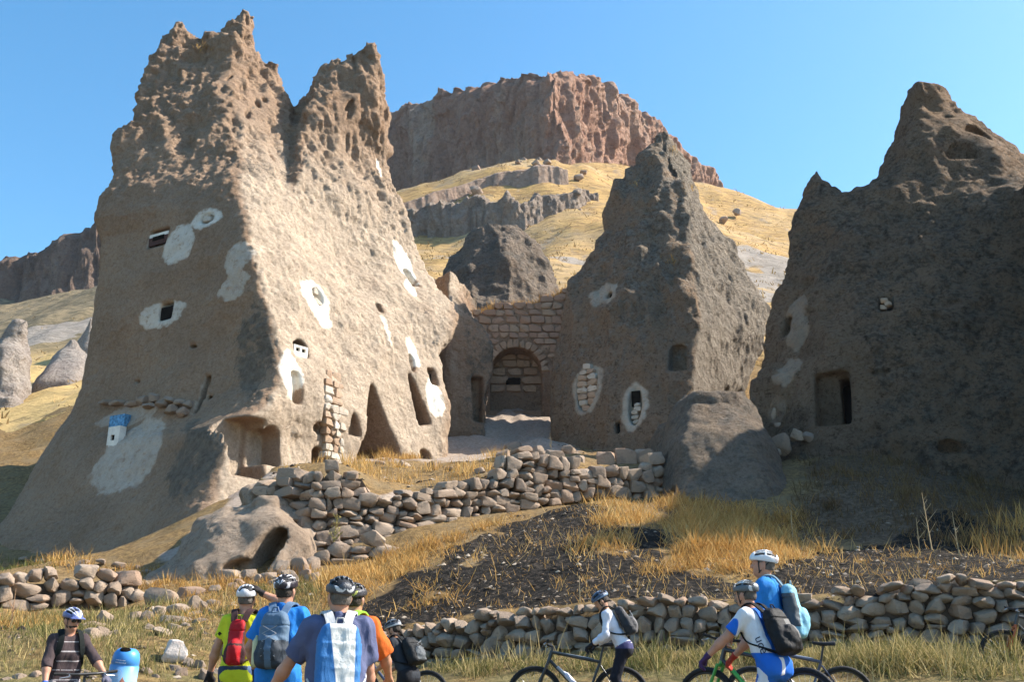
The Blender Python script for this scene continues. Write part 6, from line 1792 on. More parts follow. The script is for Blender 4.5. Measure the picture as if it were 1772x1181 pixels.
    def backpack(s, label, c1, c2, w=0.30, h=0.46, d=0.17, up=0.28, zone=None, strap=None, pocket=True, narrow=0.0, name='backpack', bottle=None, cord=True, group=None):
        root = empty(name, tuple(s.root.location), s.yaw, label, 'backpack', group)
        root.scale = s.root.scale
        g = 0.105 * s.b + 0.028
        c = s.hip + s.u * up - s.v * (g + d * 0.5)
        B = np.stack([s.r, s.v, s.u], 1)
        def f(p):
            q = (p - c) @ B
            tz = np.clip((q[:, 2] + h / 2) / h, 0, 1)
            ww = w / 2 * (1 - narrow * tz) * (1 - 0.25 * np.maximum(0, tz - 0.75) / 0.25)
            dd = d / 2 * (1 - 0.35 * tz)
            r = 0.05
            k = np.stack([np.abs(q[:, 0]) - ww + r, np.abs(q[:, 1] - (d / 2 - dd)) - dd + r, np.abs(q[:, 2]) - h / 2 + r], 1)
            v = np.linalg.norm(np.maximum(k, 0), axis=1) + np.minimum(k.max(1), 0) - r
            if pocket:
                v = smin(v, ell(q, (0, -d * 0.42, -h * 0.18), (w * 0.36, 0.055, h * 0.24)), 0.025)
                for sx in (1, -1): v = smin(v, ell(q, (sx * w * 0.47, 0.0, -h * 0.27), (0.035, d * 0.32, h * 0.2)), 0.02)
            gr = np.abs(q[:, 2] - h * 0.24) - 0.004
            return smax(v, -np.maximum(gr, -(v + 0.012)), 0.006)
        def z_(V):
            q = (V - c) @ B
            return zone(q / np.array([w / 2, d / 2, h / 2])) if zone else np.zeros(len(V))
        V, F = mesh_sdf(f, tuple(c - 0.5), tuple(c + 0.5), 0.011, lip=1.3)
        N = vnormals(V, F)
        V2 = V + N * ((ridged(V * 11, 2, 3) - 0.45) * 0.010)[:, None]
        me = np_mesh('bag', V2, F); set_attr(me, 'zone', z_(V))
        link('bag', me, fabric('pack_fabric', c1, c2, 0.6), root)
        sm = fabric('strap_webbing', strap or tuple(x * 0.4 for x in c1))
        for k in (1, -1):
            x0 = 0.055 + 0.02 * s.b
            pts = [c + B @ np.array([k * 0.05, d * 0.45, h * 0.46]), s.hip + s.u * 0.575 + s.r * k * x0 - s.v * 0.085, s.hip + s.u * 0.598 + s.r * k * (x0 + 0.02) - s.v * 0.01, s.hip + s.u * 0.545 + s.r * k * (x0 + 0.03) + s.v * 0.085,
                   s.hip + s.u * 0.42 + s.r * k * (x0 + 0.045) + s.v * 0.135 * s.b ** 0.5, s.hip + s.u * 0.26 + s.r * k * (x0 + 0.085) + s.v * 0.10 * s.b, s.hip + s.u * 0.17 + s.r * k * 0.185 * s.b - s.v * 0.02, c + B @ np.array([k * w * 0.45, d * 0.4, -h * 0.4])]
            pts = np.array(pts)
            tt = np.linspace(0, len(pts) - 1, 36)
            ctr = np.stack([np.interp(tt, np.arange(len(pts)), pts[:, j]) for j in range(3)], 1)
            for _ in range(4): ctr[1:-1] = (ctr[:-2] + 2 * ctr[1:-1] + ctr[2:]) / 4
            tang = np.gradient(ctr, axis=0); tang /= np.linalg.norm(tang, axis=1, keepdims=True)
            axis_pt = s.hip + s.u * 0.4
            outw = ctr - (axis_pt + np.outer((ctr - axis_pt) @ s.r, s.r) * 0.6); outw -= tang * (outw * tang).sum(1, keepdims=True); outw /= np.linalg.norm(outw, axis=1, keepdims=True)
            sd = np.cross(tang, outw)
            wd = np.where(tt < 4.6, 0.032, 0.014)[:, None]
            V, F = [], []
            for i in range(len(ctr)):
                for a, b in ((-1, 0), (1, 0), (1, 1), (-1, 1)): V.append(ctr[i] + sd[i] * wd[i] * a + outw[i] * 0.014 * b)
            for i in range(len(ctr) - 1):
                for j in range(4): F.append((i * 4 + j, i * 4 + (j + 1) % 4, i * 4 + 4 + (j + 1) % 4, i * 4 + 4 + j))
            me = np_mesh('strap', np.array(V), np.array(F)); set_attr(me, 'zone', np.zeros(len(V)))
            me.set_sharp_from_angle(angle=R(40))
            link('strap', me, sm, root)
        # cord lacing and top loop
        def poly(name_, pts_, r_, mat_):
            P_ = np.array([c + B @ np.array(q) for q in pts_]); V, F = [], []
            tg = np.gradient(P_, axis=0)
            for i in range(len(P_)):
                q = Vector(tg[i]).to_track_quat('Z', 'Y')
                for k in range(6): V.append(tuple(Vector(P_[i]) + q @ Vector((math.cos(k * 1.047) * r_, math.sin(k * 1.047) * r_, 0))))
            for i in range(len(P_) - 1):
                for k in range(6): F.append((i * 6 + k, i * 6 + (k + 1) % 6, i * 6 + 6 + (k + 1) % 6, i * 6 + 6 + k))
            link(name_, np_mesh(name_, np.array(V), np.array(F)), mat_, root)
        yb = -d * 0.5 - 0.03
        if cord:
            for sgn in (1, -1):
                poly('cord', [(sgn * w * 0.25 * (1 if i % 2 else -1), yb + 0.006, h * (0.22 - 0.13 * i)) for i in range(5)], 0.004, plain('cord', (0.30, 0.31, 0.33), 0.6))
        poly('top_loop', [(-0.032, 0, h * 0.47), (-0.03, 0, h * 0.5), (-0.02, 0, h * 0.5 + 0.03), (0.02, 0, h * 0.5 + 0.03), (0.03, 0, h * 0.5), (0.032, 0, h * 0.47)], 0.007, sm)
        if bottle:
            q0 = c + B @ np.array([-w * 0.56, 0, -h * 0.42]); q1 = c + B @ np.array([-w * 0.58, 0, -h * 0.05])
            V, F = mesh_sdf(lambda p: smin(rc(p, q0, q1, 0.034, 0.034), rc(p, q1, q1 + s.u * 0.05, 0.014, 0.014), 0.02), tuple(np.minimum(q0, q1) - 0.1), tuple(np.maximum(q0, q1) + 0.12), 0.012)
            link('bottle', np_mesh('bottle', V, F), plain('clear_bottle', bottle, 0.2, 0.5), root)
        s.pack = root
        return root
def stripes(fn): return fn

# man in a dark striped jersey, left
p1 = Person('man in a dark striped jersey, sunglasses and blue glove beside the bin', 125, 1074, 12.0, -140, lean=6, head=(14, -12), aR=dict(w=(0.26, 0.26, 0.93), pole=(1, -0.6, 0)), aL=dict(w=(-0.40, 0.40, 0.96), pole=(-0.6, -0.6, -0.3)), hmin=1.55)
p1.body(M_SKIN2); p1.hair(M_HAIR, -0.06, beard=True); p1.glasses()
p1.shirt(fabric('striped_jersey', (0.060, 0.042, 0.045), (0.38, 0.35, 0.36)), 1.25, zone=lambda V: (((np.abs(((V - p1.hip) @ p1.u) % 0.105 - 0.05) < 0.006) & (np.abs(V[:, 0]) < 0.15)) | ((np.abs(V[:, 0]) > 0.19) & (np.abs(V[:, 1]) < 0.015) & (V[:, 2] > 1.1))).astype(float), name='jersey')
p1.pants(fabric('grey_shorts', (0.36, 0.33, 0.33), (0.08, 0.06, 0.065)), 0.55, zone=lambda V: (np.abs(V[:, 0]) < 0.1).astype(float), name='shorts'); p1.shoes(M_RUB)
p1.helmet((0.10, 0.13, 0.32), (0.72, 0.74, 0.80), visor=True, style=1)
p1.glove(1, fabric('blue_glove', (0.05, 0.15, 0.62))); p1.glove(-1, fabric('grey_glove', (0.12, 0.12, 0.17)))
p1.backpack('black backpack on the man in the dark striped jersey', (0.012, 0.02, 0.02), (0.02, 0.05, 0.05), w=0.30, h=0.44, d=0.18, cord=False)

# man in yellow-green
p2 = Person('man in a yellow-green jersey with one hand raised to his helmet', 427, 1037, 11.3, -4, lean=3, head=(6, 4), aR=dict(w=(0.155, 0.05, 1.70), pole=(1.0, 0.1, -0.1), hand=(-0.6, 0.1, 0.55), palm=(-0.7, 0, -0.6), curl=0.5), aL=dict(w=(-0.34, 0.12, 0.92), pole=(-0.6, -0.8, 0)))
p2.body(M_SKIN2); p2.hair(M_GREYHAIR, -0.055)
p2.shirt(fabric('yellow_jersey', (0.62, 0.66, 0.03), (0.02, 0.025, 0.012)), 0.62, zone=lambda V: ((fbm(V * 9, 2, 3) > 0.32) & (V[:, 2] < 1.02) & (V[:, 0] < 0.02) | (fbm(V * 12, 2, 4) > 0.35) & (V[:, 0] < -0.2)).astype(float), name='jersey')
p2.pants(fabric('navy_shorts', (0.035, 0.055, 0.10), (0.14, 0.20, 0.33)), 0.6, zone=lambda V: (np.abs(V[:, 0] - 0.14) < 0.02).astype(float), name='shorts'); p2.shoes(M_RUB)
p2.helmet((0.60, 0.60, 0.64), (0.50, 0.10, 0.02), style=3)
p2.glove(1, M_BLK if False else fabric('black_glove', (0.03, 0.025, 0.025))); p2.glove(-1, fabric('black_glove', (0.03, 0.025, 0.025)))
p2.backpack('narrow red backpack on the man in yellow-green', (0.42, 0.012, 0.018), (0.055, 0.02, 0.02), w=0.165, h=0.44, d=0.10, up=0.27, zone=lambda q: ((np.abs(q[:, 0]) > 0.86) | (np.abs(q[:, 2] + 0.12) < 0.05)).astype(float), strap=(0.06, 0.03, 0.03), narrow=-0.1, cord=False)

# man in blue
p3 = Person('man in a bright blue shirt seen from behind, arm reaching to a handlebar', 495, 1023, 9.9, -6, lean=3, head=(-4, 4), aL=dict(w=(-0.28, 0.20, 0.97), pole=(-0.7, -1, 0)), aR=dict(w=(0.26, 0.30, 0.96), pole=(0.5, -1, 0)), broad=0.98)
p3.body(M_SKIN2); p3.hair(M_HAIR, -0.06)
p3.shirt(fabric('blue_shirt', (0.02, 0.20, 0.62)), 0.78, hem=-0.16, g=0.020, folds=0.012, collar=0.02)
p3.pants(fabric('black_shorts', (0.012, 0.012, 0.016)), 0.6, name='shorts'); p3.shoes(M_RUB)
p3.helmet((0.025, 0.02, 0.03), (0.62, 0.60, 0.64), style=1)
p3.glove(-1, fabric('dark_purple_glove', (0.035, 0.03, 0.075))); p3.glove(1, fabric('dark_purple_glove', (0.035, 0.03, 0.075)))
p3.backpack('grey-blue backpack with cords on the man in bright blue', (0.10, 0.16, 0.24), (0.035, 0.045, 0.06), w=0.25, h=0.48, d=0.17, up=0.27, zone=lambda q: ((q[:, 2] < -0.05) & (np.abs(q[:, 0]) > 0.25)).astype(float), strap=(0.12, 0.19, 0.30), bottle=(0.42, 0.40, 0.22))

# big man in a slate polo
p4 = Person('big man in a slate-blue polo shirt with a black helmet, nearest the camera', 588, 1033, 7.7, 12, lean=4, head=(14, 4), aL=dict(w=(-0.48, 0.24, 0.94), pole=(-0.3, -1, -0.2)), aR=dict(w=(0.26, 0.28, 0.90), pole=(0.3, -1, 0)), broad=1.1, hmax=1.95)
p4.body(M_SKIN2); p4.hair(M_GREYHAIR, -0.06)
p4.shirt(fabric('slate_polo', (0.10, 0.115, 0.21), (0.07, 0.08, 0.15)), 0.82, hem=-0.14, g=0.02, folds=0.012, collar=0.03)
p4.pants(fabric('dark_shorts', (0.02, 0.022, 0.03)), 0.6, name='shorts'); p4.shoes(M_RUB)
p4.helmet((0.035, 0.04, 0.055), (0.50, 0.52, 0.56), style=2, rough=0.35)
p4.backpack('blue and white backpack on the big man in slate blue', (0.04, 0.17, 0.42), (0.66, 0.66, 0.64), w=0.30, h=0.50, d=0.19, up=0.25, zone=lambda q: np.clip(0.5 + np.minimum(q[:, 0] + 0.22 + 0.25 * q[:, 2], 0.72 - q[:, 0]) * 6, 0, 1), strap=(0.5, 0.5, 0.5), cord=False, pocket=False)

# man in orange behind him
p5 = Person('man in an orange shirt mostly hidden behind the big man', 614, 1038, 9.3, -14, lean=8, head=(0, 6), aL=dict(w=(-0.24, 0.40, 1.0)), aR=dict(w=(0.24, 0.36, 1.0), pole=(1, -0.8, -0.2)), broad=1.05)
p5.body(M_SKIN); p5.hair(M_HAIR, -0.06)
p5.shirt(fabric('orange_shirt', (0.62, 0.13, 0.02), (0.30, 0.55, 0.06)), 1.0, hem=-0.16, g=0.022, folds=0.012, zone=lambda V: ((V[:, 0] < 0.06) & (V[:, 2] > 1.30)).astype(float))
p5.pants(fabric('beige_trousers', (0.48, 0.42, 0.34)), 0.9); p5.shoes(M_RUB)
p5.helmet((0.05, 0.05, 0.06), (0.4, 0.42, 0.1), style=2)
p5.backpack('lime green backpack on the man in orange', (0.26, 0.50, 0.07), (0.03, 0.03, 0.03), w=0.26, h=0.42, d=0.15, up=0.30, zone=lambda q: (q[:, 2] < -0.3).astype(float), strap=(0.30, 0.55, 0.06), cord=False)

# person in a dark tee
p6 = Person('person in a dark tee and grey helmet bending over a bicycle by the wall', 680, 1090, 13.4, 62, lean=26, head=(10, -14), aL=dict(w=(-0.18, 0.42, 0.98)), aR=dict(w=(0.18, 0.40, 0.98), pole=(0.6, -1, -0.2)), broad=0.92, hmin=1.52)
p6.body(M_SKIN); p6.hair(M_HAIR, -0.07, 0.12)
p6.shirt(fabric('dark_tee', (0.03, 0.035, 0.045)), 0.55)
p6.pants(fabric('black_trousers', (0.014, 0.015, 0.02)), 0.9); p6.shoes(M_RUB)
p6.helmet((0.05, 0.06, 0.08), (0.45, 0.48, 0.54), style=0)
p6.backpack('black backpack with grey trim on the person in the dark tee', (0.014, 0.015, 0.017), (0.10, 0.11, 0.12), w=0.30, h=0.42, d=0.2, up=0.26, zone=lambda q: (q[:, 1] < -0.9).astype(float))

# woman in white
p7 = Person('woman in a white long-sleeved top leaning over her bicycle saddle', 1040, 1041, 12.9, 78, lean=27, head=(6, -26), aL=dict(w=(-0.15, 0.40, 0.96), pole=(-0.5, -1, -0.3)), aR=dict(w=(0.15, 0.38, 0.96), pole=(0.5, -1, -0.3)), broad=0.88, feet=((0.12, 0.02), (-0.12, -0.06)), hmin=1.52)
p7.body(M_SKIN); p7.hair(M_HAIR, -0.06, 0.06)
p7.shirt(fabric('white_top', (0.70, 0.71, 0.80), (0.05, 0.06, 0.16)), 1.85, zone=lambda V: np.zeros(len(V)), g=0.010, hem=-0.02)
p7.pants(fabric('black_tights', (0.012, 0.013, 0.022), (0.05, 0.05, 0.13)), 1.0, g=0.006, zone=lambda V: (V[:, 2] > 0.90).astype(float), name='tights', waist=0.03); p7.shoes(M_RUB)
p7.helmet((0.03, 0.06, 0.12), (0.16, 0.24, 0.36), style=0)
p7.glove(1, fabric('black_glove', (0.02, 0.02, 0.025))); p7.glove(-1, fabric('black_glove', (0.02, 0.02, 0.025)))
p7.backpack('grey and black backpack on the leaning woman in white', (0.030, 0.032, 0.038), (0.14, 0.135, 0.14), w=0.28, h=0.44, d=0.17, up=0.30, zone=lambda q: (np.abs(q[:, 0]) < 0.5).astype(float))

# cyclist in blue and white
p8 = Person('cyclist in a blue and white jersey leaning on a handlebar, black backpack', 1290, 1030, 9.9, 44, lean=22, head=(0, 2), aL=dict(w=(-0.40, 0.58, 0.90), pole=(-0.7, -0.6, -0.3)), aR=dict(w=(0.18, 0.62, 0.92), pole=(0.8, -0.6, -0.3)), broad=1.0, hmin=1.6)
p8.body(M_SKIN2); p8.hair(M_GREYHAIR, -0.06)
p8.shirt(fabric('blue_white_jersey', (0.72, 0.73, 0.78), (0.015, 0.13, 0.56)), 0.75, hem=-0.14, name='jersey', zone=lambda V: np.clip(0.5 + np.maximum(np.maximum(np.minimum(V[:, 0] + 0.10, V[:, 2] - 1.0), np.minimum(1.04 - V[:, 2], np.abs(V[:, 0] + 0.05) - 0.03)), -0.26 - V[:, 0]) * 40, 0, 1))
p8.pants(fabric('blue_bib_shorts', (0.015, 0.12, 0.50), (0.62, 0.65, 0.74)), 0.52, g=0.007, zone=lambda V: ((fbm(V * 7, 2, 9) > 0.22)).astype(float), name='shorts'); p8.shoes(M_RUB)
p8.helmet((0.10, 0.12, 0.14), (0.55, 0.57, 0.60), style=1)
p8.glove(-1, fabric('purple_glove', (0.06, 0.03, 0.10))); p8.glove(1, fabric('red_glove', (0.4, 0.05, 0.03)))
p8.backpack('black backpack with a grey panel on the cyclist in blue and white', (0.012, 0.012, 0.014), (0.15, 0.145, 0.14), w=0.28, h=0.46, d=0.19, up=0.24, zone=lambda q: ((q[:, 0] > 0.1) & (q[:, 1] < -0.5) & (q[:, 2] > -0.55)).astype(float), cord=False)

# man in the white helmet
p9 = Person('man in a white helmet and blue shirt looking away to the left', 1320, 978, 10.7, 66, lean=4, head=(8, 4), aL=dict(w=(-0.22, 0.38, 0.95)), aR=dict(w=(0.22, 0.36, 0.95), pole=(0.6, -1, -0.2)), broad=0.98, hmax=1.95)
p9.body(M_SKIN2); p9.hair(M_GREYHAIR, -0.055)
p9.shirt(fabric('azure_shirt', (0.025, 0.22, 0.60)), 0.8, hem=-0.16, g=0.022, folds=0.012, collar=0.03)
p9.pants(fabric('black_shorts', (0.012, 0.012, 0.016)), 0.6, name='shorts'); p9.shoes(M_RUB)
p9.helmet((0.78, 0.78, 0.80), (0.45, 0.40, 0.42), style=2)
p9.backpack('pale blue and grey backpack on the man in the white helmet', (0.22, 0.48, 0.62), (0.07, 0.085, 0.10), w=0.28, h=0.50, d=0.17, up=0.25, zone=lambda q: ((np.abs(q[:, 0]) > 0.55) & (q[:, 2] < 0.65) & (q[:, 2] > -0.6) & (q[:, 1] > -0.7)).astype(float), strap=(0.14, 0.22, 0.28), cord=False)
print('people', round(time.time() - T0, 1))

# lettering on the blue and white jersey and shorts
def lettering(txt, size, parent, pos, Rm, mat, name='lettering'):
    cu = bpy.data.curves.new('lettering', 'FONT'); cu.body = txt; cu.size = size; cu.align_x = 'CENTER'; cu.align_y = 'CENTER'; cu.extrude = 0.0008
    to = bpy.data.objects.new('tmp_text', cu); col.objects.link(to)
    dg = bpy.context.evaluated_depsgraph_get()
    me = bpy.data.meshes.new_from_object(to.evaluated_get(dg))
    bpy.data.objects.remove(to)
    me.materials.clear()
    o = link(name, me, mat, parent)
    o.matrix_local = Matrix.Translation(Vector(pos)) @ Matrix(Rm.tolist()).to_4x4()
    return o

M_INK = plain('dark_print', (0.03, 0.04, 0.07), 0.8)
for txt, sz, h_, ang, mt in (('uce', 0.12, 0.16, 152, M_INK),):
    a = R(ang)
    nrm = -p8.v * math.sin(a) * 1.0 - p8.r * abs(math.cos(a)) * 1.6
    nrm /= np.linalg.norm(nrm)
    o0 = p8.hip + p8.u * h_
    ts = np.linspace(0.05, 0.4, 200)
    dd = p8.torso(o0[None] + ts[:, None] * nrm[None], 0.016)
    t_ = ts[int(np.argmax(dd > 0))] + 0.026
    xa = -p8.u; za = nrm - xa * (nrm @ xa); za /= np.linalg.norm(za); ya = np.cross(za, xa)
    lettering(txt, sz, p8.root, o0 + nrm * t_, np.stack([xa, ya, za], 1), mt)
# ------------------------------------------------------------------ bicycles and the bin
def tubes(name, segs, mat, parent, n=8):
    V, F = [], []
    for a, b, ra, rb in segs:
        A, B = Vector(a), Vector(b)
        q = (B - A).to_track_quat('Z', 'Y'); k = len(V)
        for P_, r in ((A, ra), (B, rb)):
            for i in range(n): V.append(tuple(P_ + q @ Vector((math.cos(i * 2 * math.pi / n) * r, math.sin(i * 2 * math.pi / n) * r, 0))))
        V.append(tuple(A)); V.append(tuple(B))
        for i in range(n):
            j = (i + 1) % n
            F.append((k + i, k + j, k + n + j, k + n + i))
            F.append((k + j, k + i, k + 2 * n, k + 2 * n)); F.append((k + n + i, k + n + j, k + 2 * n + 1, k + 2 * n + 1))
    me = bpy.data.meshes.new(name)
    me.from_pydata(V, [], [f if f[2] != f[3] else f[:3] for f in F]); me.update()
    me.polygons.foreach_set('use_smooth', np.ones(len(me.polygons), bool))
    me.set_sharp_from_angle(angle=R(50))
    return link(name, me, mat, parent)
def ring(name, c, Rr, r, mat, parent, nu=48, nv=8, knob=0.0, flat=1.0):
    u = np.linspace(0, 2 * np.pi, nu, endpoint=False); v = np.linspace(0, 2 * np.pi, nv, endpoint=False)
    U, Vv = np.meshgrid(u, v, indexing='ij')
    rr = r + knob * ((np.arange(nu)[:, None] % 2) * (np.cos(Vv) > 0.2))
    X = (Rr + rr * np.cos(Vv)) * np.cos(U) + c[0]; Z = (Rr + rr * np.cos(Vv)) * np.sin(U) + c[2]; Y = rr * np.sin(Vv) * flat + c[1]
    V = np.stack([X, Y, Z], -1).reshape(-1, 3)
    i, j = np.meshgrid(np.arange(nu), np.arange(nv), indexing='ij')
    F = np.stack([i * nv + j, i * nv + (j + 1) % nv, ((i + 1) % nu) * nv + (j + 1) % nv, ((i + 1) % nu) * nv + j], -1).reshape(-1, 4)
    return link(name, np_mesh(name, V, F[:, ::-1]), mat, parent)
M_ALU = plain('brushed_metal', (0.45, 0.46, 0.48), 0.35, 0.5, 0.1, 20, metal=0.9)
def make_bike(label, hub, which, yaw, frame_c, fork_c, lean=0.0, steer=0.0, bottle=None, accent=None, dz=0.0):
    """hub: world place of the rear or front hub"""
    root = empty('bicycle', (0, 0, 0), 0, label, 'bicycle')
    hx = 0.0 if which == 'rear' else 1.09
    M = Matrix.Rotation(yaw, 4, 'Z') @ Matrix.Rotation(lean, 4, 'X')
    off = M @ Vector((hx, 0, 0.355))
    g = Vector(hub) - off
    g.z = Hs(g.x, g.y) if dz is None else g.z
    root.location = g; root.rotation_euler = M.to_euler()
    mf = plain('bike_paint', frame_c, 0.3, 0.5, 0.08, 3); mk = plain('fork_paint', fork_c, 0.3, 0.5, 0.08, 3)
    bb, st, ht, hb, rh, fh = (0.43, 0, 0.31), (0.25, 0, 0.76), (0.865, 0, 0.90), (0.905, 0, 0.775), (0, 0, 0.355), (1.09, 0, 0.355)
    fr = tubes('frame', [(bb, st, 0.017, 0.017), (st, (0.868, 0, 0.885), 0.019, 0.022), (bb, (0.90, 0, 0.79), 0.024, 0.022), (ht, hb, 0.024, 0.026), (bb, (bb[0], 0.045, bb[2]), 0.026, 0.026), (bb, (bb[0], -0.045, bb[2]), 0.026, 0.026)] +
               [((0.40, 0.03 * k, 0.31), (0, 0.065 * k, 0.355), 0.011, 0.009) for k in (1, -1)] + [((0.245, 0.02 * k, 0.72), (0, 0.065 * k, 0.355), 0.009, 0.008) for k in (1, -1)], mf, root)
    if accent: tubes('frame_stripe', [((0.34, 0, 0.7815 + 0.021), (0.74, 0, 0.852 + 0.021), 0.006, 0.006), ((0.52, 0.006, 0.43), (0.80, 0.006, 0.70), 0.0225, 0.0225)], plain('stripe_paint', accent, 0.3, 0.5, 0.05), fr)
    tubes('fork', [((0.905, 0, 0.775), (0.925, 0, 0.73), 0.022, 0.022), ((0.925, -0.06, 0.73), (0.925, 0.06, 0.73), 0.018, 0.018)] + [((0.925, 0.06 * k, 0.73), (1.01, 0.06 * k, 0.54), 0.017, 0.017) for k in (1, -1)] + [((1.0, 0.06 * k, 0.56), (1.09, 0.06 * k, 0.355), 0.023, 0.016) for k in (1, -1)], mk, root)
    for h in (rh, fh):
        w = empty('wheel', h); w.parent = root
        ring('tyre', (0, 0, 0), 0.332, 0.027, M_RUB, w, 96, 10, 0.004)
        ring('rim', (0, 0, 0), 0.302, 0.012, M_BLKM, w, 64, 6, 0, 0.9)
        tubes('hub', [((0, -0.055, 0), (0, 0.055, 0), 0.018, 0.018), ((0, 0.04, 0), (0, 0.044, 0), 0.085, 0.085)], M_ALU, w)
        tubes('spokes', [((math.cos(a + (0.25 if i % 2 else -0.25)) * 0.02, 0.03 * (1 if i % 4 < 2 else -1), math.sin(a + (0.25 if i % 2 else -0.25)) * 0.02), (math.cos(a) * 0.297, 0, math.sin(a) * 0.297), 0.0016, 0.0016) for i, a in enumerate(np.linspace(0, 2 * math.pi, 28, endpoint=False))], M_ALU, w, 3)
    hbv = tubes('handlebar', [((0.862, 0, 0.90), (0.855, 0, 0.955), 0.017, 0.017), ((0.855, 0, 0.95), (0.925, 0, 0.975), 0.016, 0.016), ((0.925, -0.10, 0.985), (0.925, 0.10, 0.985), 0.016, 0.016), ((0.925, -0.10, 0.985), (0.895, -0.33, 1.0), 0.014, 0.011), ((0.925, 0.10, 0.985), (0.895, 0.33, 1.0), 0.014, 0.011)], M_BLKM, root)
    for k in (1, -1):
        tubes('grip', [((0.908, 0.22 * k, 0.994), (0.893, 0.345 * k, 1.0), 0.0165, 0.0165)], M_RUB, hbv)
        tubes('brake_lever', [((0.915, 0.19 * k, 0.985), (0.955, 0.20 * k, 0.965), 0.01, 0.01), ((0.955, 0.20 * k, 0.965), (0.945, 0.30 * k, 0.955), 0.007, 0.005)], M_ALU, hbv)
    tubes('seat_post', [((0.255, 0, 0.74), (0.205, 0, 0.955), 0.0145, 0.0145), ((0.16, 0, 0.955), (0.25, 0, 0.955), 0.008, 0.008)], M_BLKM, root)
    def sad(p):
        t = np.clip((p[:, 0] - 0.07) / 0.27, 0, 1)
        w = 0.070 * (1 - t) ** 1.2 + 0.018
        d = np.stack([np.abs(p[:, 0] - 0.205) - 0.125, np.abs(p[:, 1]) - w + 0.012, np.abs(p[:, 2] - 0.978 - 0.012 * (t - 0.5) ** 2 * 4 + (p[:, 1] / 0.07) ** 2 * 0.012) - 0.008], 1)
        return np.linalg.norm(np.maximum(d, 0), axis=1) + np.minimum(d.max(1), 0) - 0.012
    V, F = mesh_sdf(sad, (0.03, -0.12, 0.92), (0.40, 0.12, 1.03), 0.009)
    link('saddle', np_mesh('saddle', V, F), M_BLK, root)
    cr = tubes('crank', [((0.43, 0.05, 0.31), (0.43, 0.075, 0.31), 0.02, 0.02), ((0.43, 0.075, 0.31), (0.56, 0.085, 0.20), 0.011, 0.009), ((0.43, -0.05, 0.31), (0.43, -0.075, 0.31), 0.02, 0.02), ((0.43, -0.075, 0.31), (0.30, -0.085, 0.42), 0.011, 0.009)], M_BLKM, root)
    for k, q in ((1, (0.56, 0.2)), (-1, (0.30, 0.42))): tubes('pedal', [((q[0] - 0.04, 0.125 * k, q[1]), (q[0] + 0.04, 0.125 * k, q[1]), 0.014, 0.014), ((q[0], 0.085 * k, q[1]), (q[0], 0.16 * k, q[1]), 0.012, 0.012)], M_RUB, cr)
    ring('chainring', (0.43, -0.055, 0.31), 0.085, 0.006, M_BLKM, root, 32, 5)
    tubes('chain', [((0.43, -0.055, 0.395), (0.0, -0.05, 0.40), 0.004, 0.004), ((0.43, -0.055, 0.225), (0.0, -0.05, 0.31), 0.004, 0.004)], M_ALU, root, 4)
    if bottle:
        tubes('bottle', [((0.56, 0, 0.47), (0.69, 0, 0.61), 0.036, 0.036), ((0.69, 0, 0.61), (0.72, 0, 0.642), 0.03, 0.016)], plain('bottle_plastic', bottle, 0.35, 0.4, 0.05), root)
    return root
M_BLKM = plain('black_metal', (0.02, 0.02, 0.022), 0.4, 0.5, 0.1, 8)
def hub_at(px, py, Y): return W(px, py, Y)
LEFT = math.pi
make_bike("black mountain bike with a white bottle under the leaning woman in white", W(925, 1205, 13.4), 'front', LEFT - 0.10, (0.02, 0.025, 0.03), (0.03, 0.03, 0.03), 0.06, bottle=(0.55, 0.56, 0.66), accent=(0.25, 0.28, 0.32))
make_bike('black bicycle with a slim saddle behind the man in the white helmet', W(1462, 1207, 12.9), 'rear', LEFT - 0.12, (0.05, 0.06, 0.10), (0.5, 0.5, 0.5), -0.05, accent=(0.35, 0.38, 0.45))
make_bike('bicycle with a green fork held by the cyclist in blue and white', W(1395, 1225, 10.0), 'rear', LEFT - 0.75, (0.03, 0.03, 0.035), (0.05, 0.30, 0.05), 0.08, accent=(0.06, 0.35, 0.06))
make_bike('bicycle beside the person in the dark tee near the low wall', W(738, 1206, 15.3), 'rear', LEFT - 0.35, (0.04, 0.05, 0.09), (0.03, 0.03, 0.03), 0.04, dz=0.0)
def bike_bar(label, px, py, Y, yaw, fc, kc, lean=0.05):
    """placed by its handlebar"""
    p = W(px, py, Y)
    M = Matrix.Rotation(yaw, 4, 'Z') @ Matrix.Rotation(lean, 4, 'X')
    g = Vector(p) - M @ Vector((0.92, 0, 0.99))
    return make_bike(label, tuple(Vector((g.x, g.y, Hs(g.x, g.y))) + M @ Vector((0, 0, 0.355))), 'rear', yaw, fc, kc, lean)
bike_bar('black bicycle in front of the man in the orange shirt', 622, 1128, 10.2, math.pi / 2 - 0.3, (0.02, 0.02, 0.025), (0.03, 0.03, 0.03))
bike_bar('dark bicycle held by the man in yellow-green', 425, 1152, 11.6, math.pi / 2 - 0.05, (0.03, 0.035, 0.05), (0.3, 0.32, 0.36), -0.04)
bike_bar('dark bicycle with yellow grips before the man in bright blue', 478, 1148, 10.6, math.pi / 2 - 0.15, (0.03, 0.03, 0.03), (0.4, 0.36, 0.05), 0.02)
bike_bar('dark bicycle held by the man in the dark striped jersey', 150, 1172, 11.6, -math.pi / 2 + 0.75, (0.05, 0.04, 0.05), (0.3, 0.3, 0.3), 0.04)
make_bike('bicycle standing against the low wall at the right edge', W(1740, 1137, 14.3), 'front', LEFT - 0.1, (0.03, 0.03, 0.035), (0.35, 0.08, 0.02), -0.08)

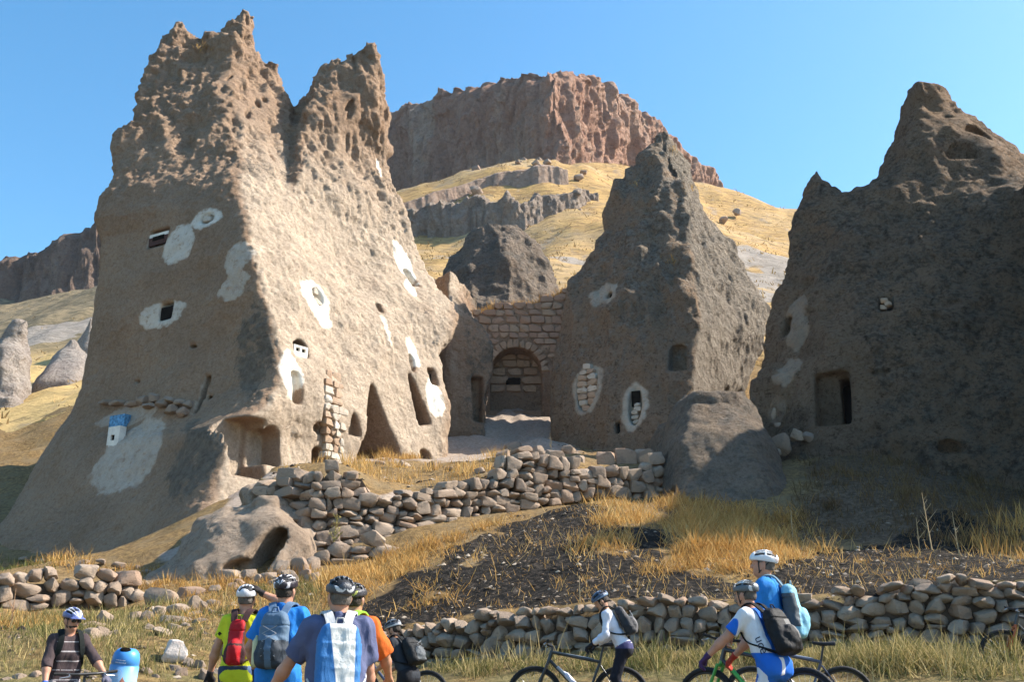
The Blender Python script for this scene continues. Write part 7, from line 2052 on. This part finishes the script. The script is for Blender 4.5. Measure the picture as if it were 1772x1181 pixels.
# litter bin with a printed landscape
bp = W(213, 1178, 12.6)
gz = Hs(bp[0], bp[1])
zt = W(222, 1122, 12.6)[2]
broot = empty('litter_bin', (bp[0] - 0.09, bp[1], gz), 0, 'tilted blue litter bin printed with a rock-cone landscape in the meadow', 'bin')
broot.rotation_euler = (R(4), R(6), 0.1)
Hb = zt - gz
RB = 0.158
prof = [(RB, Hb - 0.62), (RB + 0.014, Hb - 0.60), (RB + 0.008, Hb - 0.20), (RB, Hb - 0.195), (RB, Hb - 0.175), (RB + 0.004, Hb - 0.17), (RB - 0.002, Hb - 0.10), (RB - 0.014, Hb - 0.055), (RB - 0.04, Hb - 0.02), (RB - 0.07, Hb - 0.002), (0.0, Hb)]
def lathe(name, prof, mat, parent, n=40):
    V, F = [], []
    for r_, z in prof:
        for i in range(n): V.append((math.cos(2 * math.pi * i / n) * r_, math.sin(2 * math.pi * i / n) * r_, z))
    for k in range(len(prof) - 1):
        for i in range(n): F.append((k * n + i, k * n + (i + 1) % n, (k + 1) * n + (i + 1) % n, (k + 1) * n + i))
    return link(name, np_mesh(name, np.array(V), np.array(F)), mat, parent)
mb, nt, b_ = new_mat('printed_bin_plastic', 0.4, 0.4)
v = nd(nt, 'ShaderNodeTexCoord').outputs['Object']
sx = nd(nt, 'ShaderNodeSeparateXYZ', {0: v})
zz_ = math_n(nt, 'SUBTRACT', sx.outputs[2], Hb - 0.44)
# printed sky: deep blue fading to pale blue near the printed horizon, reddish peak, pale foot band
csky = mixc(nt, ramp(nt, zz_, 0.08, 0.30), (0.30, 0.52, 0.75), (0.06, 0.26, 0.62))
pk = math_n(nt, 'SUBTRACT', 0.135, math_n(nt, 'MULTIPLY', math_n(nt, 'POWER', math_n(nt, 'ABSOLUTE', math_n(nt, 'SUBTRACT', sx.outputs[0], 0.045)), 0.75), 0.85))
pk = math_n(nt, 'ADD', pk, math_n(nt, 'MULTIPLY', math_n(nt, 'SUBTRACT', noise_n(nt, v, 30, 4), 0.5), 0.03))
c = mixc(nt, math_n(nt, 'LESS_THAN', zz_, pk), csky, mixc(nt, ramp(nt, noise_n(nt, v, 25, 4), 0.35, 0.65), (0.30, 0.11, 0.07), (0.50, 0.24, 0.17)))
c = mixc(nt, math_n(nt, 'LESS_THAN', zz_, 0.015), c, (0.72, 0.74, 0.76))
nt.links.new(c, b_.inputs['Base Color'])
bb_ = lathe('body', prof, mb, broot)
Vm, Fm = mesh_sdf(lambda p: ell(p, (-0.005, -0.088, Hb - 0.012), (0.066, 0.046, 0.018), np.array(Matrix.Rotation(R(30), 3, 'X'))), (-0.15, -0.25, Hb - 0.2), (0.15, 0.1, Hb + 0.05), 0.008)
link('mouth', np_mesh('mouth', Vm, Fm), M_BLACK, broot)  # black lens on the dome, painted shade instead of a real hole
tubes('post', [((0, 0, -0.1), (0, 0, Hb - 0.6), 0.025, 0.025)], M_BLKM, broot)
mprint = plain('white_print', (0.75, 0.8, 0.85), 0.6)
# worn white print: two lines of tiny lettering, a short line and a round emblem
V, F = [], []
def on_cyl(x, z, r=RB + 0.0065):
    a = -math.pi / 2 + x / RB
    return (math.cos(a) * r, math.sin(a) * r, z)
def quad(x0, x1, z0, z1):
    k = len(V); V.extend([on_cyl(x0, z0), on_cyl(x1, z0), on_cyl(x1, z1), on_cyl(x0, z1)]); F.append((k, k + 1, k + 2, k + 3))
rb = random.Random(3)
for z0, xa, xb, hh in ((Hb - 0.162, -0.08, 0.05, 0.014), (Hb - 0.132, -0.075, 0.035, 0.011), (Hb - 0.215, -0.05, 0.0, 0.014)):
    x = xa
    while x < xb:
        w = rb.uniform(0.004, 0.008)
        quad(x, x + w, z0, z0 + hh * rb.uniform(0.6, 1.0)); x += w + rb.uniform(0.002, 0.005)
for i in range(28):
    a = 2 * math.pi * i / 28; a2 = 2 * math.pi * (i + 0.8) / 28; k = len(V)
    for r_, aa in ((0.052, a), (0.052, a2), (0.047, a2), (0.047, a)): V.append(on_cyl(-0.025 + math.cos(aa) * r_, Hb - 0.285 + math.sin(aa) * r_, RB + 0.0125))
    F.append((k, k + 1, k + 2, k + 3))
for x0, x1, z0, z1 in ((-0.036, -0.026, -0.315, -0.25), (-0.02, -0.01, -0.31, -0.275), (-0.05, -0.042, -0.305, -0.285)):
    k = len(V); V.extend([on_cyl(x0, Hb + z0, RB + 0.0125), on_cyl(x1, Hb + z0, RB + 0.0125), on_cyl(x1 - 0.003, Hb + z1, RB + 0.0125), on_cyl(x0 + 0.003, Hb + z1, RB + 0.0125)]); F.append((k, k + 1, k + 2, k + 3))
link('print', np_mesh('print', np.array(V), np.array(F), False), mprint, broot)['kind'] = 'stuff'
print('bikes', round(time.time() - T0, 1))
# ------------------------------------------------------------------ dry summer air
V, F = [], []
x0, x1, y0, y1, z0, z1 = -420.0, 420.0, -60.0, 420.0, -60.0, 175.0
V = np.array([(x, y, z) for z in (z0, z1) for x, y in ((x0, y0), (x1, y0), (x1, y1), (x0, y1))])
F = np.array([(3, 2, 1, 0), (4, 5, 6, 7), (0, 1, 5, 4), (1, 2, 6, 5), (2, 3, 7, 6), (3, 0, 4, 7)])
hm = bpy.data.materials.new('summer_haze'); hm.use_nodes = True
nt = hm.node_tree; nt.nodes.clear()
pv = nd(nt, 'ShaderNodeVolumePrincipled', {'Color': (0.82, 0.88, 1.0, 1), 'Density': 0.00012, 'Anisotropy': 0.2})
om = nd(nt, 'ShaderNodeOutputMaterial'); nt.links.new(pv.outputs[0], om.inputs['Volume'])
tag(link('haze', np_mesh('haze', V, F, False), hm), 'thin bluish summer haze filling the valley air', 'haze', kind='stuff')
